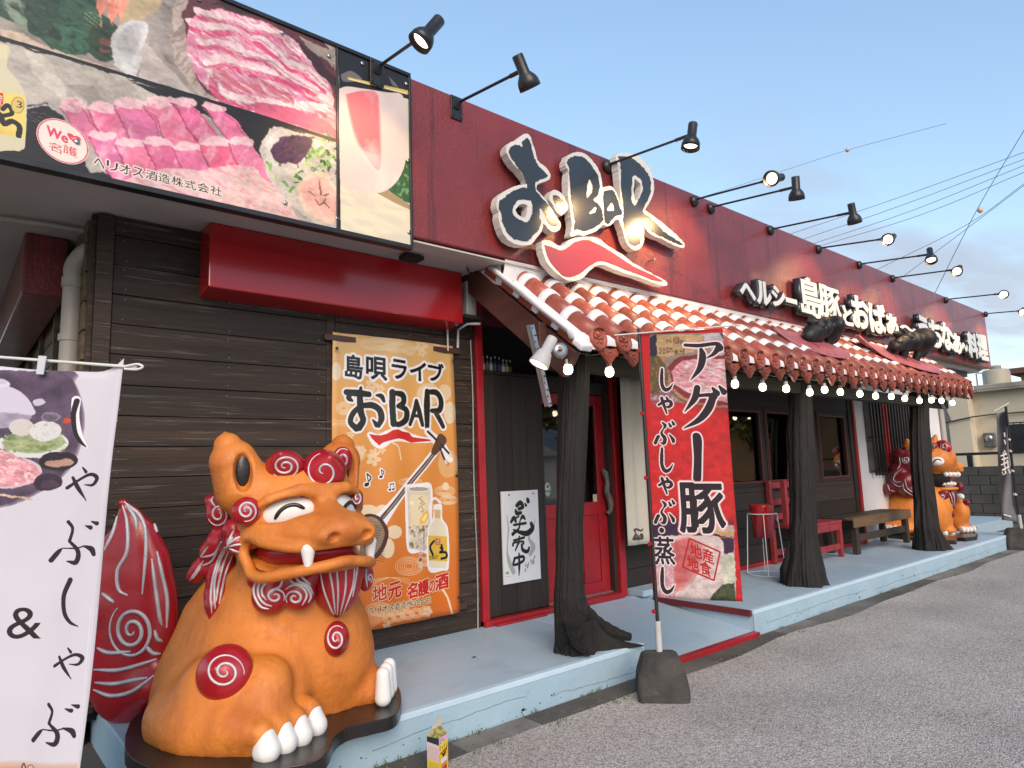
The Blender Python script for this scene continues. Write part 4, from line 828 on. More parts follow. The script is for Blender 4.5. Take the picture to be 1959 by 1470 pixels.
# rolled slices, back row then front row
def roll(p, c, sd):
    cv.poly(p, c, 1, True); cv.noise(p, (228, 176, 190), .7, 12, 40, .54, .35, sd); cv.noise(p, (190, 78, 120), .5, 9, 50, .56, .35, sd + 1)
pk = [(212, 118, 152), (216, 112, 146), (205, 108, 148), (222, 120, 150), (208, 100, 140), (214, 110, 150), (218, 96, 128)]
for i, (x0, y0, x1, y1, w) in enumerate([(440, 780, 640, 1060, 170), (660, 800, 800, 1060, 190), (850, 770, 1000, 1100, 230), (1090, 760, 1280, 1110, 210), (1290, 760, 1480, 1060, 150), (1520, 790, 1720, 1080, 150)]):
    roll([(x0, y0), (x0 + w * .5, y0 - 30), (x0 + w, y0 + 10), (x1 + w, y1 - 20), (x1 + w * .5, y1 + 30), (x1, y1)], pk[i], 60 + i)
    cv.poly([(x0 - 10, y0 + 10), (x0 + w * .3, y0 - 42), (x0 + w + 5, y0 - 20), (x0 + w + 25, y0 + 30), (x0 + w * .5, y0 + 40)], (226, 190, 192), .9, True); cv.noise([(x0 - 10, y0 - 40), (x0 + w + 5, y0 - 30), (x0 + w + 25, y0 + 60), (x0, y0 + 60)], (200, 90, 130), .5, 8, 8, .6, 0, 70 + i)
    cv.stroke([(x0, y0 + 20), (x1 - 4, y1)], 1.2, (150, 60, 90)); cv.stroke([(x0 + w, y0 + 20), (x1 + w, y1 - 10)], 1.0, (168, 76, 104))
for i, (x0, y0, x1, y1, w) in enumerate([(650, 1010, 830, 1330, 190), (860, 1070, 1000, 1340, 200), (1080, 1060, 1200, 1350, 190), (1290, 1090, 1420, 1400, 190), (1490, 1060, 1640, 1400, 200), (1710, 1060, 1860, 1400, 170)]):
    roll([(x0, y0), (x0 + w * .5, y0 - 25), (x0 + w, y0 + 10), (x1 + w, y1 - 20), (x1 + w * .5, y1 + 30), (x1, y1)], pk[(i + 2) % 7], 90 + i)
    cv.poly([(x0 - 10, y0 + 20), (x0 + w * .3, y0 - 40), (x0 + w + 5, y0 - 10), (x0 + w + 20, y0 + 40), (x0 + w * .5, y0 + 30)], (230, 196, 198), .9, True)
    cv.stroke([(x0, y0 + 20), (x1 - 4, y1)], 1.2, (150, 60, 90))
for i, p in enumerate([[(940, 1330), (1200, 1260), (1500, 1270), (1750, 1240), (1880, 1270), (1959, 1400), (2100, 1560), (1900, 1620), (1500, 1500), (900, 1390)]]):
    cv.poly(p, (216, 182, 180), 1, True); cv.noise(p, (226, 110, 140), .8, 30, 6, .62, .25, 120)
Z(400, 0, 2.94); p = [(140, 1000), (230, 930), (290, 990), (420, 1080), (480, 1200), (560, 1300), (300, 1260), (40, 1160)]; cv.poly(p, (214, 182, 176), 1, True); cv.noise(p, (220, 110, 130), .7, 20, 5, .6, .3, 122)
# garnish plate
cv.poly([(285, 880), (300, 800), (350, 730), (400, 712), (520, 740), (716, 810), (722, 1280), (560, 1230), (430, 1120), (330, 1000)], (190, 182, 172), 1, True)
cv.poly([(310, 850), (350, 770), (400, 740), (400, 900), (330, 930)], (206, 200, 192), 1, True)
for i in range(90):
    a = rng.uniform(330, 715); b = rng.uniform(780, 1080); 
    if a < 480 and b < 900: continue
    d = rng.uniform(-1, 1); cv.stroke([(a, b), (a + 22 * d, b - 20), (a + 44 * d, b - 24)], rng.uniform(.8, 2.4), [(96, 150, 62), (60, 110, 46), (150, 190, 96), (120, 170, 80), (40, 74, 36)][i % 5])
p = [(335, 850), (380, 800), (460, 760), (560, 770), (570, 830), (520, 900), (440, 925), (370, 900)]; cv.poly(p, (78, 38, 74), 1, True); cv.noise(p, (38, 18, 38), .9, 5, 14, .5, .8, 130); cv.noise(p, (130, 80, 125), .7, 4, 16, .62, .8, 131)
fl_ = [(495, 1050), (560, 980), (610, 962), (670, 985), (690, 1040), (724, 1060), (724, 1240), (640, 1240), (560, 1200), (510, 1130)]; cv.poly(fl_, (222, 190, 168), 1, True); cv.poly([(520, 1060), (600, 995), (660, 1020), (716, 1090), (716, 1200), (620, 1215), (540, 1150)], (228, 172, 160), 1, True)
for q in ([(620, 1020), (626, 1090)], [(560, 1085), (600, 1100)], [(640, 1100), (668, 1090)], [(600, 1120), (625, 1150), (650, 1120)], [(640, 1140), (675, 1170)]): cv.stroke(q, 1.3, (120, 84, 60))
cv.photo(5, .8)
# --- bottle at the left edge
Z(0, 0, 3.918)
p = [(-260, 330), (55, 340), (52, 470), (60, 520), (130, 600), (185, 700), (200, 800), (190, 1080), (160, 1125), (100, 1130), (-260, 1060)]; cv.poly(p, (196, 190, 160), 1, True); cv.poly([(-60, 320), (57, 340), (52, 455), (-60, 420)], (204, 196, 160)); cv.poly([(-260, 650), (185, 715), (188, 1040), (-260, 960)], (214, 194, 104)); cv.noise([(-260, 650), (185, 715), (188, 1040), (-260, 960)], (196, 160, 60), .6, 60, 60, .5, 0, 140)
cv.poly([(-60, 690), (25, 700), (22, 805), (-60, 790)], (178, 50, 40)); cv.text('蔵', (-45 , 700), (18, 800), (220, 200, 180)); cv.stroke([(20, 820), (60, 790), (90, 850), (20, 870)], 4, (24, 22, 20)); cv.stroke([(-60, 840), (0, 860), (30, 930), (90, 910), (145, 950), (140, 1020)], 5, (24, 22, 20)); cv.ell(133, 790, 50, 62, (200, 176, 100)); cv.stroke([(133 + 48 * math.cos(t), 790 + 60 * math.sin(t)) for t in np.linspace(0, 6.3, 30)], .5, (120, 96, 50)); cv.text('3', (125, 755), (165, 815), (60, 46, 24))
# --- round emblem and distillery name
t = np.linspace(0, 2 * math.pi, 48)
def emb(r): return [(470 + 198 * r * math.cos(a) + 6 * math.sin(a), 1061 + 163 * r * math.sin(a) + 60 * r * math.cos(a)) for a in t]
cv.poly(emb(1), (214, 176, 176)); cv.poly(emb(.965), (196, 70, 84)); cv.poly(emb(.925), (216, 206, 196))
cv.text('We', (352, 955), (505, 1062), (206, 62, 92), bold=.03, shear=.22); cv.text('♥', (505, 1000), (605, 1082), (206, 62, 72), shear=.2); cv.stroke([(535, 1030), (550, 1045), (560, 1030), (580, 1050)], .5, (235, 190, 190))
cv.text('名', (365, 1062), (462, 1150), (200, 50, 60), bold=.02, shear=.2); cv.text('護', (475, 1085), (580, 1178), (200, 50, 60), bold=.02, shear=.2)
for i, ch_ in enumerate('ヘリオス酒造株式会社'):
    x = 700 + i * 97.0; y = 1180 + i * 23.0; k = (.92 if i < 4 else 1.0); cv.text(ch_, (x + 6, y), (x + 90 * k, y + 88), (30, 26, 26), halo=(3, (214, 196, 190)), shear=.1)
# --- slim right-hand photograph
Z(400, 0, 2.94)
cv.poly([(735, 480), (1135, 560), (1150, 1385), (740, 1300)], (196, 190, 172)); cv.noise([(735, 980), (1135, 1060), (1150, 1385), (740, 1300)], (214, 204, 176), .8, 60, 20, .45, .1, 150)
cv.poly([(722, 270), (1120, 420), (1120, 560), (1080, 520), (735, 500)], (30, 28, 32)); cv.poly([(740, 420), (800, 400), (860, 450), (760, 460)], (120, 116, 112), .8, True); cv.poly([(1010, 430), (1050, 470), (1070, 500), (1030, 480)], (110, 106, 104), .8)
cv.poly([(780, 434), (1120, 510), (1120, 535), (780, 448)], (190, 166, 96)); cv.stroke([(790, 445), (1110, 525)], .8, (226, 210, 150))
cv.poly([(1090, 900), (1135, 900), (1140, 1150), (1090, 1130), (980, 1080), (1020, 1010)], (52, 84, 46)); cv.noise([(1090, 900), (1135, 900), (1140, 1150), (1090, 1130), (980, 1080), (1020, 1010)], (120, 160, 100), .8, 8, 10, .55, .3, 151)
cv.poly([(930, 1080), (1000, 1065), (1140, 1160), (1150, 1190), (1040, 1140)], (150, 130, 96)); cv.poly([(735, 990), (790, 1000), (840, 1045), (780, 1030)], (160, 140, 110))
sl = [(732, 500), (775, 487), (860, 498), (1000, 520), (1085, 535), (1105, 640), (1108, 860), (1090, 960), (1040, 1040), (960, 1085), (860, 1070), (740, 1010)]; cv.poly(sl, (204, 186, 180), 1, True)
for k, c in ((0, (206, 140, 142)), (1, (208, 118, 124)), (2, (208, 100, 108))):
    cv.poly([(765 + 6 * k, 530), (860, 512), (945 - 5 * k, 522), (962 - 6 * k, 620), (970 - 8 * k, 860 - 20 * k), (950 - 8 * k, 960 - 90 * k), (870, 860 - 15 * k), (820 + 5 * k, 780 - 10 * k), (785 + 6 * k, 640)], c, .75, True)
cv.noise(sl, (222, 206, 200), .4, 40, 60, .55, 0, 152)
# --- black dividing bars
Z(0, 0, 3.918); cv.poly([(-1400, -135), (0, 268), (1959, 860), (2515, 1042), (2515, 1068), (1959, 886), (0, 294), (-1400, -109)], (24, 24, 26))
Z(400, 0, 2.94); cv.poly([(709, 200), (723, 200), (741, 1310), (727, 1310)], (24, 24, 26))
Z(0, 0, 1); cv.poly([(-400, 172), (785, 443), (786, 476), (-400, 205)], (40, 40, 44)) if False else None
MB_ART = cv.material('billboard print', .40, 1.06)
bb = thing('billboard', (0, YS, SZ0), 'wide billboard of sliced pork and greens fixed to the upper left fascia', 'billboard')
sheet('print_panel', (SX0, YS, SZ1), (1.772 - SX0, 0, 0), (0, 0, SZ0 - SZ1), MB_ART, bb, thick=.006)
o = bb.children[0]
for l in o.data.uv_layers[0].data: l.uv[0] *= (1.772 - SX0) / (SX1 - SX0)
sheet('print_panel', (1.778, YS, SZ1), (SX1 - 1.778, 0, 0), (0, 0, SZ0 - SZ1), MB_ART, bb, thick=.006)
o = bb.children[-1] if bb.children[-1].name != bb.children[0].name else bb.children[1]
for o in bb.children:
    if o.name.endswith('.001'):
        for l in o.data.uv_layers[0].data: l.uv[0] = (1.778 - SX0 + l.uv[0] * (SX1 - 1.778)) / (SX1 - SX0)
M_frame = pm('dark aluminium frame', (.045, .047, .052), (.03, .031, .035), 5, .35, metal=.6)
for a, b in (((SX0 - .01, YS - .012, SZ0 - .022), (SX1 + .012, YF - .003, SZ0 + .008)), ((SX0 - .01, YS - .012, SZ1 - .006), (SX1 + .012, YF - .003, SZ1 + .02)), ((SX1 - .004, YS - .012, SZ0 + .0085), (SX1 + .014, YF - .003, SZ1 - .0065)), ((1.7685, YS - .008, SZ0 + .0085), (1.7815, YS - .001, SZ1 - .0065))):
    q = MB(); q.box(a, b); q.build('frame_bar', M_frame, bb, bevel=.003)
for x, z in ((.95, 4.06), (1.42, 4.06), (1.72, 4.03), (.42, 3.06), (1.45, 3.0), (1.775, 2.98), (2.285, 3.0), (2.285, 3.5), (2.28, 4.05), (1.95, 4.07), (-.2, 3.05)):
    q = MB(); q.lathe([(0, -.004), (.009, -.004), (.009, .0), (.013, .0), (.013, .003), (0, .003)], (x, YS - .004, z), (0, -1, 0), 10); q.build('fixing_bolt', M_steel, bb)

# ================================================================== extruded logo
def prism_h(mb, loops, y0, y1):
    from mathutils.geometry import tessellate_polygon
    L3 = [[Vector((p[0], 0, p[1])) for p in l] for l in loops]; tr = tessellate_polygon(L3); flat = [p for l in L3 for p in l]; n = len(flat)
    vs = [(p.x, y0, p.z) for p in flat] + [(p.x, y1, p.z) for p in flat]; fs = []
    for a, b, c in tr:
        nn = (flat[b] - flat[a]).cross(flat[c] - flat[a]).y
        if nn > 0: a, b, c = a, c, b
        fs += [(a, b, c), (n + c, n + b, n + a)]
    k = 0
    for li, l in enumerate(L3):
        m_ = len(l); ar = sum(l[i].x * l[(i + 1) % m_].z - l[(i + 1) % m_].x * l[i].z for i in range(m_)); ccw = ar > 0
        for i in range(m_):
            j = (i + 1) % m_; f_ = (k + i, n + k + i, n + k + j, k + j); fs.append(f_ if (ccw == (li == 0)) else f_[::-1])
        k += m_
    mb.add(vs, fs)
def LT(pts, y, rough=0.0, seed=0, sm=True):
    p = np.array(pts, float)
    if sm: p = catmull(np.vstack([p, p[:1]]), 5)[:-1]
    if rough:
        r_ = np.random.default_rng(seed); p = p + r_.normal(0, rough, p.shape)
    out = []
    for x, yy in p:
        q = U(920 + x / 4.4537, 230 + yy / 4.4537, 'y', y); out.append((q[0], q[2]))
    return out
YL0, YL1 = 3.615, 3.685
M_lwhite = pm('sign cream acrylic', (.70, .68, .64), (.62, .60, .56), 4, .45, .1, 30); M_lblack = pm('sign glossy slate face', (.030, .034, .040), (.022, .025, .030), 3, .22, coat=.4)
M_lred = pm('sign rose red face', (.36, .045, .065), (.33, .04, .058), 3, .28, coat=.3)
logo = thing('logo_sign', (4.2, 3.7, 3.2), 'cut-out shop logo reading お BAR in black brush letters over a red brush swoosh', 'sign')
Wo = [(300, 175), (355, 125), (400, 118), (425, 150), (440, 200), (455, 240), (475, 310), (490, 350), (560, 410), (590, 460), (590, 495), (565, 515), (500, 540), (480, 555), (475, 590), (500, 620), (540, 660), (580, 720), (620, 780), (670, 860), (680, 900), (670, 935), (630, 955), (590, 940), (560, 910), (530, 880), (530, 915), (510, 960), (470, 1010), (440, 1050), (390, 1068), (330, 1065), (270, 1045), (220, 1010), (190, 960), (165, 900), (150, 840), (150, 780), (135, 740), (135, 700), (150, 650), (190, 615), (250, 580), (320, 555), (385, 545), (385, 500), (370, 480), (330, 430), (280, 380), (245, 330), (220, 280), (215, 240), (230, 210), (265, 185)]
Wh = [(295, 765), (325, 725), (365, 715), (395, 730), (395, 760), (390, 800), (370, 835), (335, 820), (305, 790)]
Bo = [(350, 190), (375, 165), (400, 155), (425, 200), (440, 260), (465, 340), (490, 390), (540, 440), (570, 470), (555, 490), (500, 510), (465, 530), (465, 570), (475, 610), (510, 650), (560, 700), (600, 760), (640, 830), (660, 880), (650, 895), (610, 900), (580, 870), (545, 800), (505, 745), (505, 790), (500, 830), (515, 870), (500, 920), (470, 960), (430, 1000), (400, 1030), (340, 1025), (280, 1010), (235, 970), (205, 920), (180, 860), (175, 800), (155, 740), (160, 690), (200, 660), (250, 620), (300, 595), (360, 575), (395, 575), (385, 520), (370, 470), (330, 420), (290, 370), (255, 310), (240, 270), (260, 230), (290, 210), (330, 215), (355, 232)]
Bh = [(265, 770), (300, 700), (340, 675), (400, 680), (430, 690), (440, 750), (435, 810), (405, 865), (380, 870), (330, 850), (285, 815)]
def bow(name, loops, mat, y0, y1, parent, rough=0, seed=0):
    q = MB(); prism_h(q, [LT(l, y0, rough, seed + i) for i, l in enumerate(loops)], y0, y1); return q.build(name, mat, parent)
a1 = bow('letter_backing', [Wo, Wh], M_lwhite, YL0, YL1, logo, 1.6, 1); bow('letter_face', [Bo, Bh], M_lblack, YL0 - .004, YL0 - .0005, a1, 2.6, 2)
a2 = bow('letter_backing', [[(585, 640), (610, 600), (650, 600), (700, 640), (735, 710), (740, 760), (700, 805), (680, 812), (640, 780), (610, 720), (585, 680)]], M_lwhite, YL0, YL1, logo, 1.6, 3)
bow('letter_face', [[(620, 640), (660, 645), (705, 690), (720, 740), (690, 775), (660, 765), (630, 700), (618, 665)]], M_lblack, YL0 - .004, YL0 - .0005, a2, 2.4, 4)
WB = [(745, 300), (790, 278), (850, 275), (900, 295), (950, 345), (990, 400), (1020, 470), (1032, 530), (1038, 572), (1080, 565), (1120, 570), (1160, 640), (1196, 730), (1190, 650), (1176, 500), (1166, 400), (1150, 330), (1158, 290), (1185, 280), (1270, 280), (1330, 300), (1400, 360), (1450, 440), (1475, 540), (1470, 620), (1440, 700), (1400, 760), (1420, 780), (1500, 840), (1600, 920), (1700, 1010), (1735, 1060), (1725, 1088), (1650, 1070), (1560, 1020), (1460, 980), (1400, 920), (1385, 880), (1390, 960), (1385, 1040), (1360, 1090), (1310, 1108), (1250, 1060), (1215, 960), (1180, 860), (1150, 850), (1120, 880), (1080, 905), (1040, 892), (1000, 930), (940, 965), (870, 985), (830, 975), (790, 990), (762, 985), (772, 930), (775, 860), (760, 760), (745, 640), (740, 520), (745, 430), (725, 400), (720, 350)]
RH = [(1302, 620), (1310, 505), (1335, 520), (1360, 550), (1355, 620), (1322, 690)]
a3 = bow('letter_backing', [WB, RH], M_lwhite, YL0, YL1, logo, 1.6, 5)
bow('letter_face', [[(760, 320), (800, 305), (860, 310), (910, 350), (960, 410), (1000, 480), (1012, 560), (1000, 640), (960, 680), (1000, 710), (1030, 760), (1046, 840), (1020, 880), (960, 920), (880, 945), (830, 925), (795, 935), (800, 860), (785, 740), (765, 620), (760, 500), (750, 410), (735, 360)], [(905, 570), (925, 505), (950, 540), (955, 590), (930, 640), (902, 655)], [(925, 795), (950, 760), (980, 737), (985, 770), (945, 802)]], M_lblack, YL0 - .004, YL0 - .0005, a3, 2.6, 6)
bow('letter_face', [[(1045, 610), (1080, 598), (1130, 600), (1160, 660), (1185, 740), (1203, 800), (1150, 820), (1110, 860), (1085, 885), (1057, 860), (1052, 760), (1043, 680)], [(1078, 770), (1095, 722), (1120, 705), (1138, 760), (1110, 775)]], M_lblack, YL0 - .004, YL0 - .0005, a3, 2.0, 7)
bow('letter_face', [[(1175, 310), (1260, 310), (1320, 345), (1390, 410), (1440, 490), (1450, 570), (1430, 660), (1390, 740), (1380, 790), (1440, 830), (1500, 890), (1600, 980), (1700, 1040), (1720, 1065), (1640, 1040), (1560, 1000), (1480, 960), (1400, 890), (1365, 870), (1365, 960), (1355, 1050), (1310, 1070), (1265, 1045), (1245, 980), (1212, 860), (1216, 780), (1210, 700), (1197, 560), (1195, 430)], [(1285, 600), (1295, 480), (1330, 472), (1375, 530), (1380, 600), (1340, 690), (1315, 725), (1287, 690)]], M_lblack, YL0 - .004, YL0 - .0005, a3, 2.6, 8)
a4 = bow('swoosh_backing', [[(520, 1030), (560, 1020), (610, 1035), (640, 1060), (700, 1070), (760, 1020), (830, 1000), (940, 995), (1020, 1020), (1080, 1070), (1200, 1140), (1300, 1220), (1420, 1290), (1540, 1350), (1585, 1385), (1575, 1410), (1500, 1395), (1350, 1340), (1180, 1290), (1070, 1240), (1000, 1235), (940, 1270), (860, 1350), (770, 1370), (700, 1345), (620, 1280), (560, 1210), (530, 1130), (520, 1080)]], M_lwhite, YL0 - .01, YL1 - .01, logo, 1.6, 9)
bow('swoosh_face', [[(545, 1065), (600, 1080), (680, 1110), (740, 1085), (800, 1040), (900, 1020), (980, 1050), (1060, 1090), (1200, 1180), (1310, 1250), (1440, 1310), (1550, 1370), (1480, 1365), (1330, 1310), (1200, 1260), (1080, 1210), (1000, 1205), (930, 1245), (840, 1310), (770, 1335), (700, 1320), (620, 1240), (570, 1160)]], M_lred, YL0 - .0145, YL0 - .0105, a4, 1.2, 10)
for xx, zz in ((3.3, 3.4), (3.55, 3.75), (4.0, 3.6), (4.6, 3.7), (4.9, 3.3), (4.4, 3.1), (3.6, 3.05)):
    q = MB(); q.tube([(xx, YL1 - .02, zz), (xx, YF, zz)], .012, 8); q.build('stand_off', M_steel, logo)

# ================================================================== channel lettering
M_face = pm('letter white face', (.74, .74, .71), (.68, .68, .65), 3, .3, .05, 20, coat=.2)
def glyph3d(ch_, X0_, X1_, Z0_, Z1_, y0, y1, off, name, mat, parent, grow=0):
    c = bpy.data.curves.new('glyph', 'FONT'); c.body = ch_; c.bevel_depth = off; c.bevel_resolution = 1; c.extrude = .5; c.resolution_u = 4
    o = bpy.data.objects.new('glyph', c); COL.objects.link(o); dg = bpy.context.evaluated_depsgraph_get(); dg.update()
    me = bpy.data.meshes.new_from_object(o.evaluated_get(dg)); bpy.data.objects.remove(o); bpy.data.curves.remove(c)
    v = np.array([q.co[:] for q in me.vertices]); lo = v.min(0); hi = v.max(0); v = (v - lo) / (hi - lo); of = offs(parent)
    co = np.stack([X0_ - grow + v[:, 0] * (X1_ - X0_ + 2 * grow) - of.x, y1 + (y0 - y1) * v[:, 2] - of.y, Z0_ - grow + v[:, 1] * (Z1_ - Z0_ + 2 * grow) - of.z], 1)
    me.vertices.foreach_set('co', co.astype(np.float32).ravel()); me.materials.clear(); me.materials.append(mat); me.update(); me.name = name; return link_mesh(name, me, parent)
let = thing('sign_lettering', (9, YF - .05, 3.2), 'row of white raised Japanese letters along the right half of the red fascia', 'sign lettering')
boxes = [('ヘ', 1414.5, 538, 1445, 577), ('ル', 1446, 534.6, 1475, 588), ('シ', 1475.5, 544, 1501.5, 591.6), ('ー', 1502.7, 568, 1524, 584), ('島', 1530, 526.6, 1569.8, 611.6), ('豚', 1566.5, 542.5, 1607.6, 615.5), ('と', 1611.6, 583, 1630.8, 626), ('お', 1629, 563, 1662, 633.5), ('ば', 1662, 575, 1694, 642.7), ('ぁ', 1695, 598, 1718, 645.8), ('〜', 1721, 619, 1753, 638), ('う', 1757, 602, 1777, 662), ('ち', 1777.6, 610.5, 1800, 668), ('な', 1799, 615, 1822, 673), ('ぁ', 1822, 636.6, 1839, 679.5), ('〜', 1839.7, 655, 1851, 674), ('料', 1851, 635, 1870, 687), ('理', 1869.4, 638, 1888.7, 691.7)]
for ch_, x0, y0, x1, y1 in boxes:
    w = x1 - x0; xm = (x0 + x1) / 2; ym = (y0 + y1) / 2; yp = 3.61; Xa = U(x0, ym - .15 * w, 'y', yp)[0]; Xb = U(x1, ym + .15 * w, 'y', yp)[0]
    za = U(xm, y0 + .17 * w, 'y', yp)[2]; zb = U(xm, y1 - .13 * w, 'y', yp)[2]
    thin = ch_ in 'ー〜'; big = ch_ in '島豚'
    bk = glyph3d(ch_, Xa, Xb, zb, za, 3.613, 3.70, .050 if big else .066, 'letter', M_lblack, let, .018); glyph3d(ch_, Xa, Xb, zb, za, 3.602, 3.612, .022 if big else .046, 'letter_face', M_face, bk)

# ================================================================== spotlights along the fascia
lamp_spec = [(720, 135, 820, 62, (-.55, -.80, -.26), 1, 'black spotlight on the billboard, leftmost and nearest of the row'), (872, 203, 1003, 140, (.40, -.84, .30), 0, 'black spotlight over bare red fascia between billboard and logo sign'),
    (1160, 320, 1323, 262, (-.14, -.95, -.16), 1, 'black spotlight whose arm crosses the brush letters of the logo sign'), (1326, 386, 1484, 341, (-.72, -.25, -.62), 1, 'black spotlight with glowing round face, left one of a close pair'),
    (1358, 400, 1523, 362, (.10, -.93, .10), 0, 'black spotlight hanging straight down, right one of a close pair'), (1472, 442, 1632, 410, (.30, -.85, .22), 0, 'black spotlight pointing down above the first white kana letters'),
    (1564, 478, 1703, 456, (-.68, -.32, -.62), 1, 'black spotlight lit above the largest white kanji letters'), (1642, 508, 1780, 489, (-.20, -.80, -.50), 1, 'black spotlight lit in front of the grey cloud, fourth from the far end'),
    (1706, 534, 1833, 516, (-.62, -.40, -.62), 1, 'black spotlight lit above the second pig, third from the far end'), (1808, 575, 1921, 562, (-.60, -.25, -.70), 1, 'black spotlight lit near the far corner, second from the end'), (1884, 602, 1957, 595, (-.55, -.35, -.70), 1, 'black spotlight on the far fascia corner, last of the row')]
lit_pos = []
for i, (bx_, by_, hx_, hy_, dv, lit, lab) in enumerate(lamp_spec):
    yb = YS - .012 if i == 0 else YF
    b0 = U(bx_, by_, 'y', yb); h0 = U(hx_, hy_, 'x', b0[0]); dirv = CR * dv[0] + CU * dv[1] + CFW * dv[2]; dirv = dirv / np.linalg.norm(dirv)
    L_ = thing('spotlight', b0, lab, 'spotlight', 'spotlights on arms along the fascia')
    q = MB()
    if i < 2: q.box((b0[0] - .05, yb - .012, b0[2] - .11), (b0[0] + .05, yb - .0005, b0[2] + .07)); q.tube([(b0[0], yb - .005, b0[2]), (b0[0], yb - .05, b0[2] + .02)], [.04, .02], 10)
    else: q.lathe([(0, 0), (.055, 0), (.058, .02), (.045, .04), (.02, .05), (0, .05)], (b0[0], yb - .0005, b0[2]), (0, -1, 0), 16)
    q.build('wall_plate', M_black, L_, bevel=.003 if i < 2 else 0)
    if i < 2:
        for sx in (-.035, .035):
            for sz in (-.09, .05):
                q = MB(); q.lathe([(0, .008), (.007, .008), (.007, 0)], (b0[0] + sx, yb - .0121, b0[2] + sz), (0, -1, 0), 6); q.build('screw', M_black, L_)
    jt = h0 - dirv * .02; q = MB(); st_ = np.array([b0[0], yb - .045, b0[2] + .01]); q.tube([st_, st_ + (jt - st_) * .88], .0105, 8); q.tube([st_ + (jt - st_) * .82, jt], .0145, 8); q.build('arm', M_black, L_)
    q = MB(); q.ball(jt, .024, 10, 6); q.build('swivel_joint', M_black, L_)
    cb = h0 + dirv * .0; side = np.cross(dirv, (0, 0, 1)); side = side / (np.linalg.norm(side) + 1e-9) * .0
    q = MB(); q.lathe([(0, -.115), (.034, -.115), (.037, -.108), (.037, .0), (.046, .012), (.062, .035), (.071, .06), (.073, .10), (.067, .10), (.064, .062), (.0, .05)], cb + side, dirv, 24); q.build('lamp_head', M_black, L_)
    if i == 0:
        pass
    q = MB(); q.lathe([(.0, .080), (.03, .078), (.052, .072)], cb + side, dirv, 20); q.build('lens', M_lens if lit or i in (4, 5) else M_lensoff, L_)
    if lit:
        ld_ = bpy.data.lights.new('spotlight_beam', 'SPOT'); ld_.energy = 5 if i == 0 else (34 if i == 2 else 19); ld_.spot_size = R(95); ld_.spot_blend = .6; ld_.color = (1, .60, .26); ld_.shadow_soft_size = .05
        lo_ = bpy.data.objects.new('spotlight_beam', ld_); COL.objects.link(lo_); lo_.location = Vector([float(v) for v in cb + dirv * .112])
        tgt = np.array([b0[0], YF, b0[2] - .75]); aim = tgt - (cb + dirv * .112); aim = aim / np.linalg.norm(aim) * .75 + dirv * .25
        lo_.rotation_euler = Vector([float(-v) for v in aim]).to_track_quat('Z', 'Y').to_euler()
# ================================================================== string of bulbs under the eave
st_ = thing('string_lights', (7, 3.12, 2.3), 'string of lit white globe bulbs hanging along the eave of the tiled porch roof', 'string lights')
bp = [(1087, 707), (1166, 712), (1234, 718), (1290, 724), (1348, 730), (1406, 735), (1459, 741), (1504, 744), (1549, 751), (1577.5, 746), (1607.6, 750.5), (1645, 754), (1675, 758), (1705, 759), (1731, 763), (1759, 767), (1782, 766), (1801, 767), (1822, 771)]
cab = []; me_b = None
for k, (x, y) in enumerate(bp):
    c = U(x, y, 'y', 3.13); cab.append((c[0], c[1], c[2] + .135)); 
    if k + 1 < len(bp): c2 = U(*bp[k + 1], 'y', 3.13); cab.append(((c[0] + c2[0]) / 2, 3.13, (c[2] + c2[2]) / 2 + .11))
    if me_b is None:
        q = MB(); q.lathe([(0, -.036), (.016, -.033), (.027, -.022), (.031, -.006), (.030, .009), (.025, .024), (.017, .038)], (0, 0, 0), n=16); me_b = q.build('bulb', M_bulb); q = MB(); q.lathe([(.021, .030), (.019, .062), (.016, .07), (0, .07)], (0, 0, 0), n=12); sb = q.build('bulb_neck', M_socket, me_b); q = MB(); q.lathe([(.0, .07), (.019, .07), (.019, .135), (0, .14)], (0, 0, 0), n=12); sk = q.build('socket', M_black, me_b); ob = me_b; ob.parent = st_
    else: ob = copy_tree(me_b, st_)
    ob.location = Vector([float(v) for v in c]) - offs(st_)
q = MB(); q.tube(cab, .005, 6); q.build('cable', M_black, st_)
# light under the porch end: white flood lamp with galvanised strut
t = thing('flood_lamp', (3.2, 3.1, 2.3), 'white reflector lamp clamped at the near corner under the tiled roof', 'lamp')
fp = U(1075, 668, 'y', 3.02); fh = U(1048, 683, 'y', 2.93); dv = CR * -.42 + CU * -.78 + CFW * -.25; dv /= np.linalg.norm(dv)
q = MB(); q.lathe([(0, 0), (.052, 0), (.052, .012), (.03, .022), (0, .022)], fp + np.array([.03, .05, .0]), (-.35, -.9, 0), 20); q.build('mounting_disc', M_steel, t)
q = MB(); q.tube([fp + np.array([.03, .04, 0]), fp + np.array([-.03, -.01, .005])], .012, 8); q.build('bracket', pm('copper tint clip', (.35, .20, .16), (.3, .18, .15), 5, .4), t)
q = MB(); q.lathe([(0, -.13), (.03, -.13), (.034, -.12), (.034, -.03), (.045, -.02), (.055, .02), (.062, .055), (.066, .06), (.066, .07), (.06, .07)], U(1040, 680, 'y', 2.95), dv, 20); q.build('lamp_head', pm('white lamp enamel', (.5, .5, .5), (.42, .42, .42), 5, .35), t)
q = MB(); q.lathe([(0, .066), (.03, .066), (.06, .064)], U(1040, 680, 'y', 2.95), dv, 18); q.build('lens', emis('warm lens', (1, .75, .42), 1.1), t)
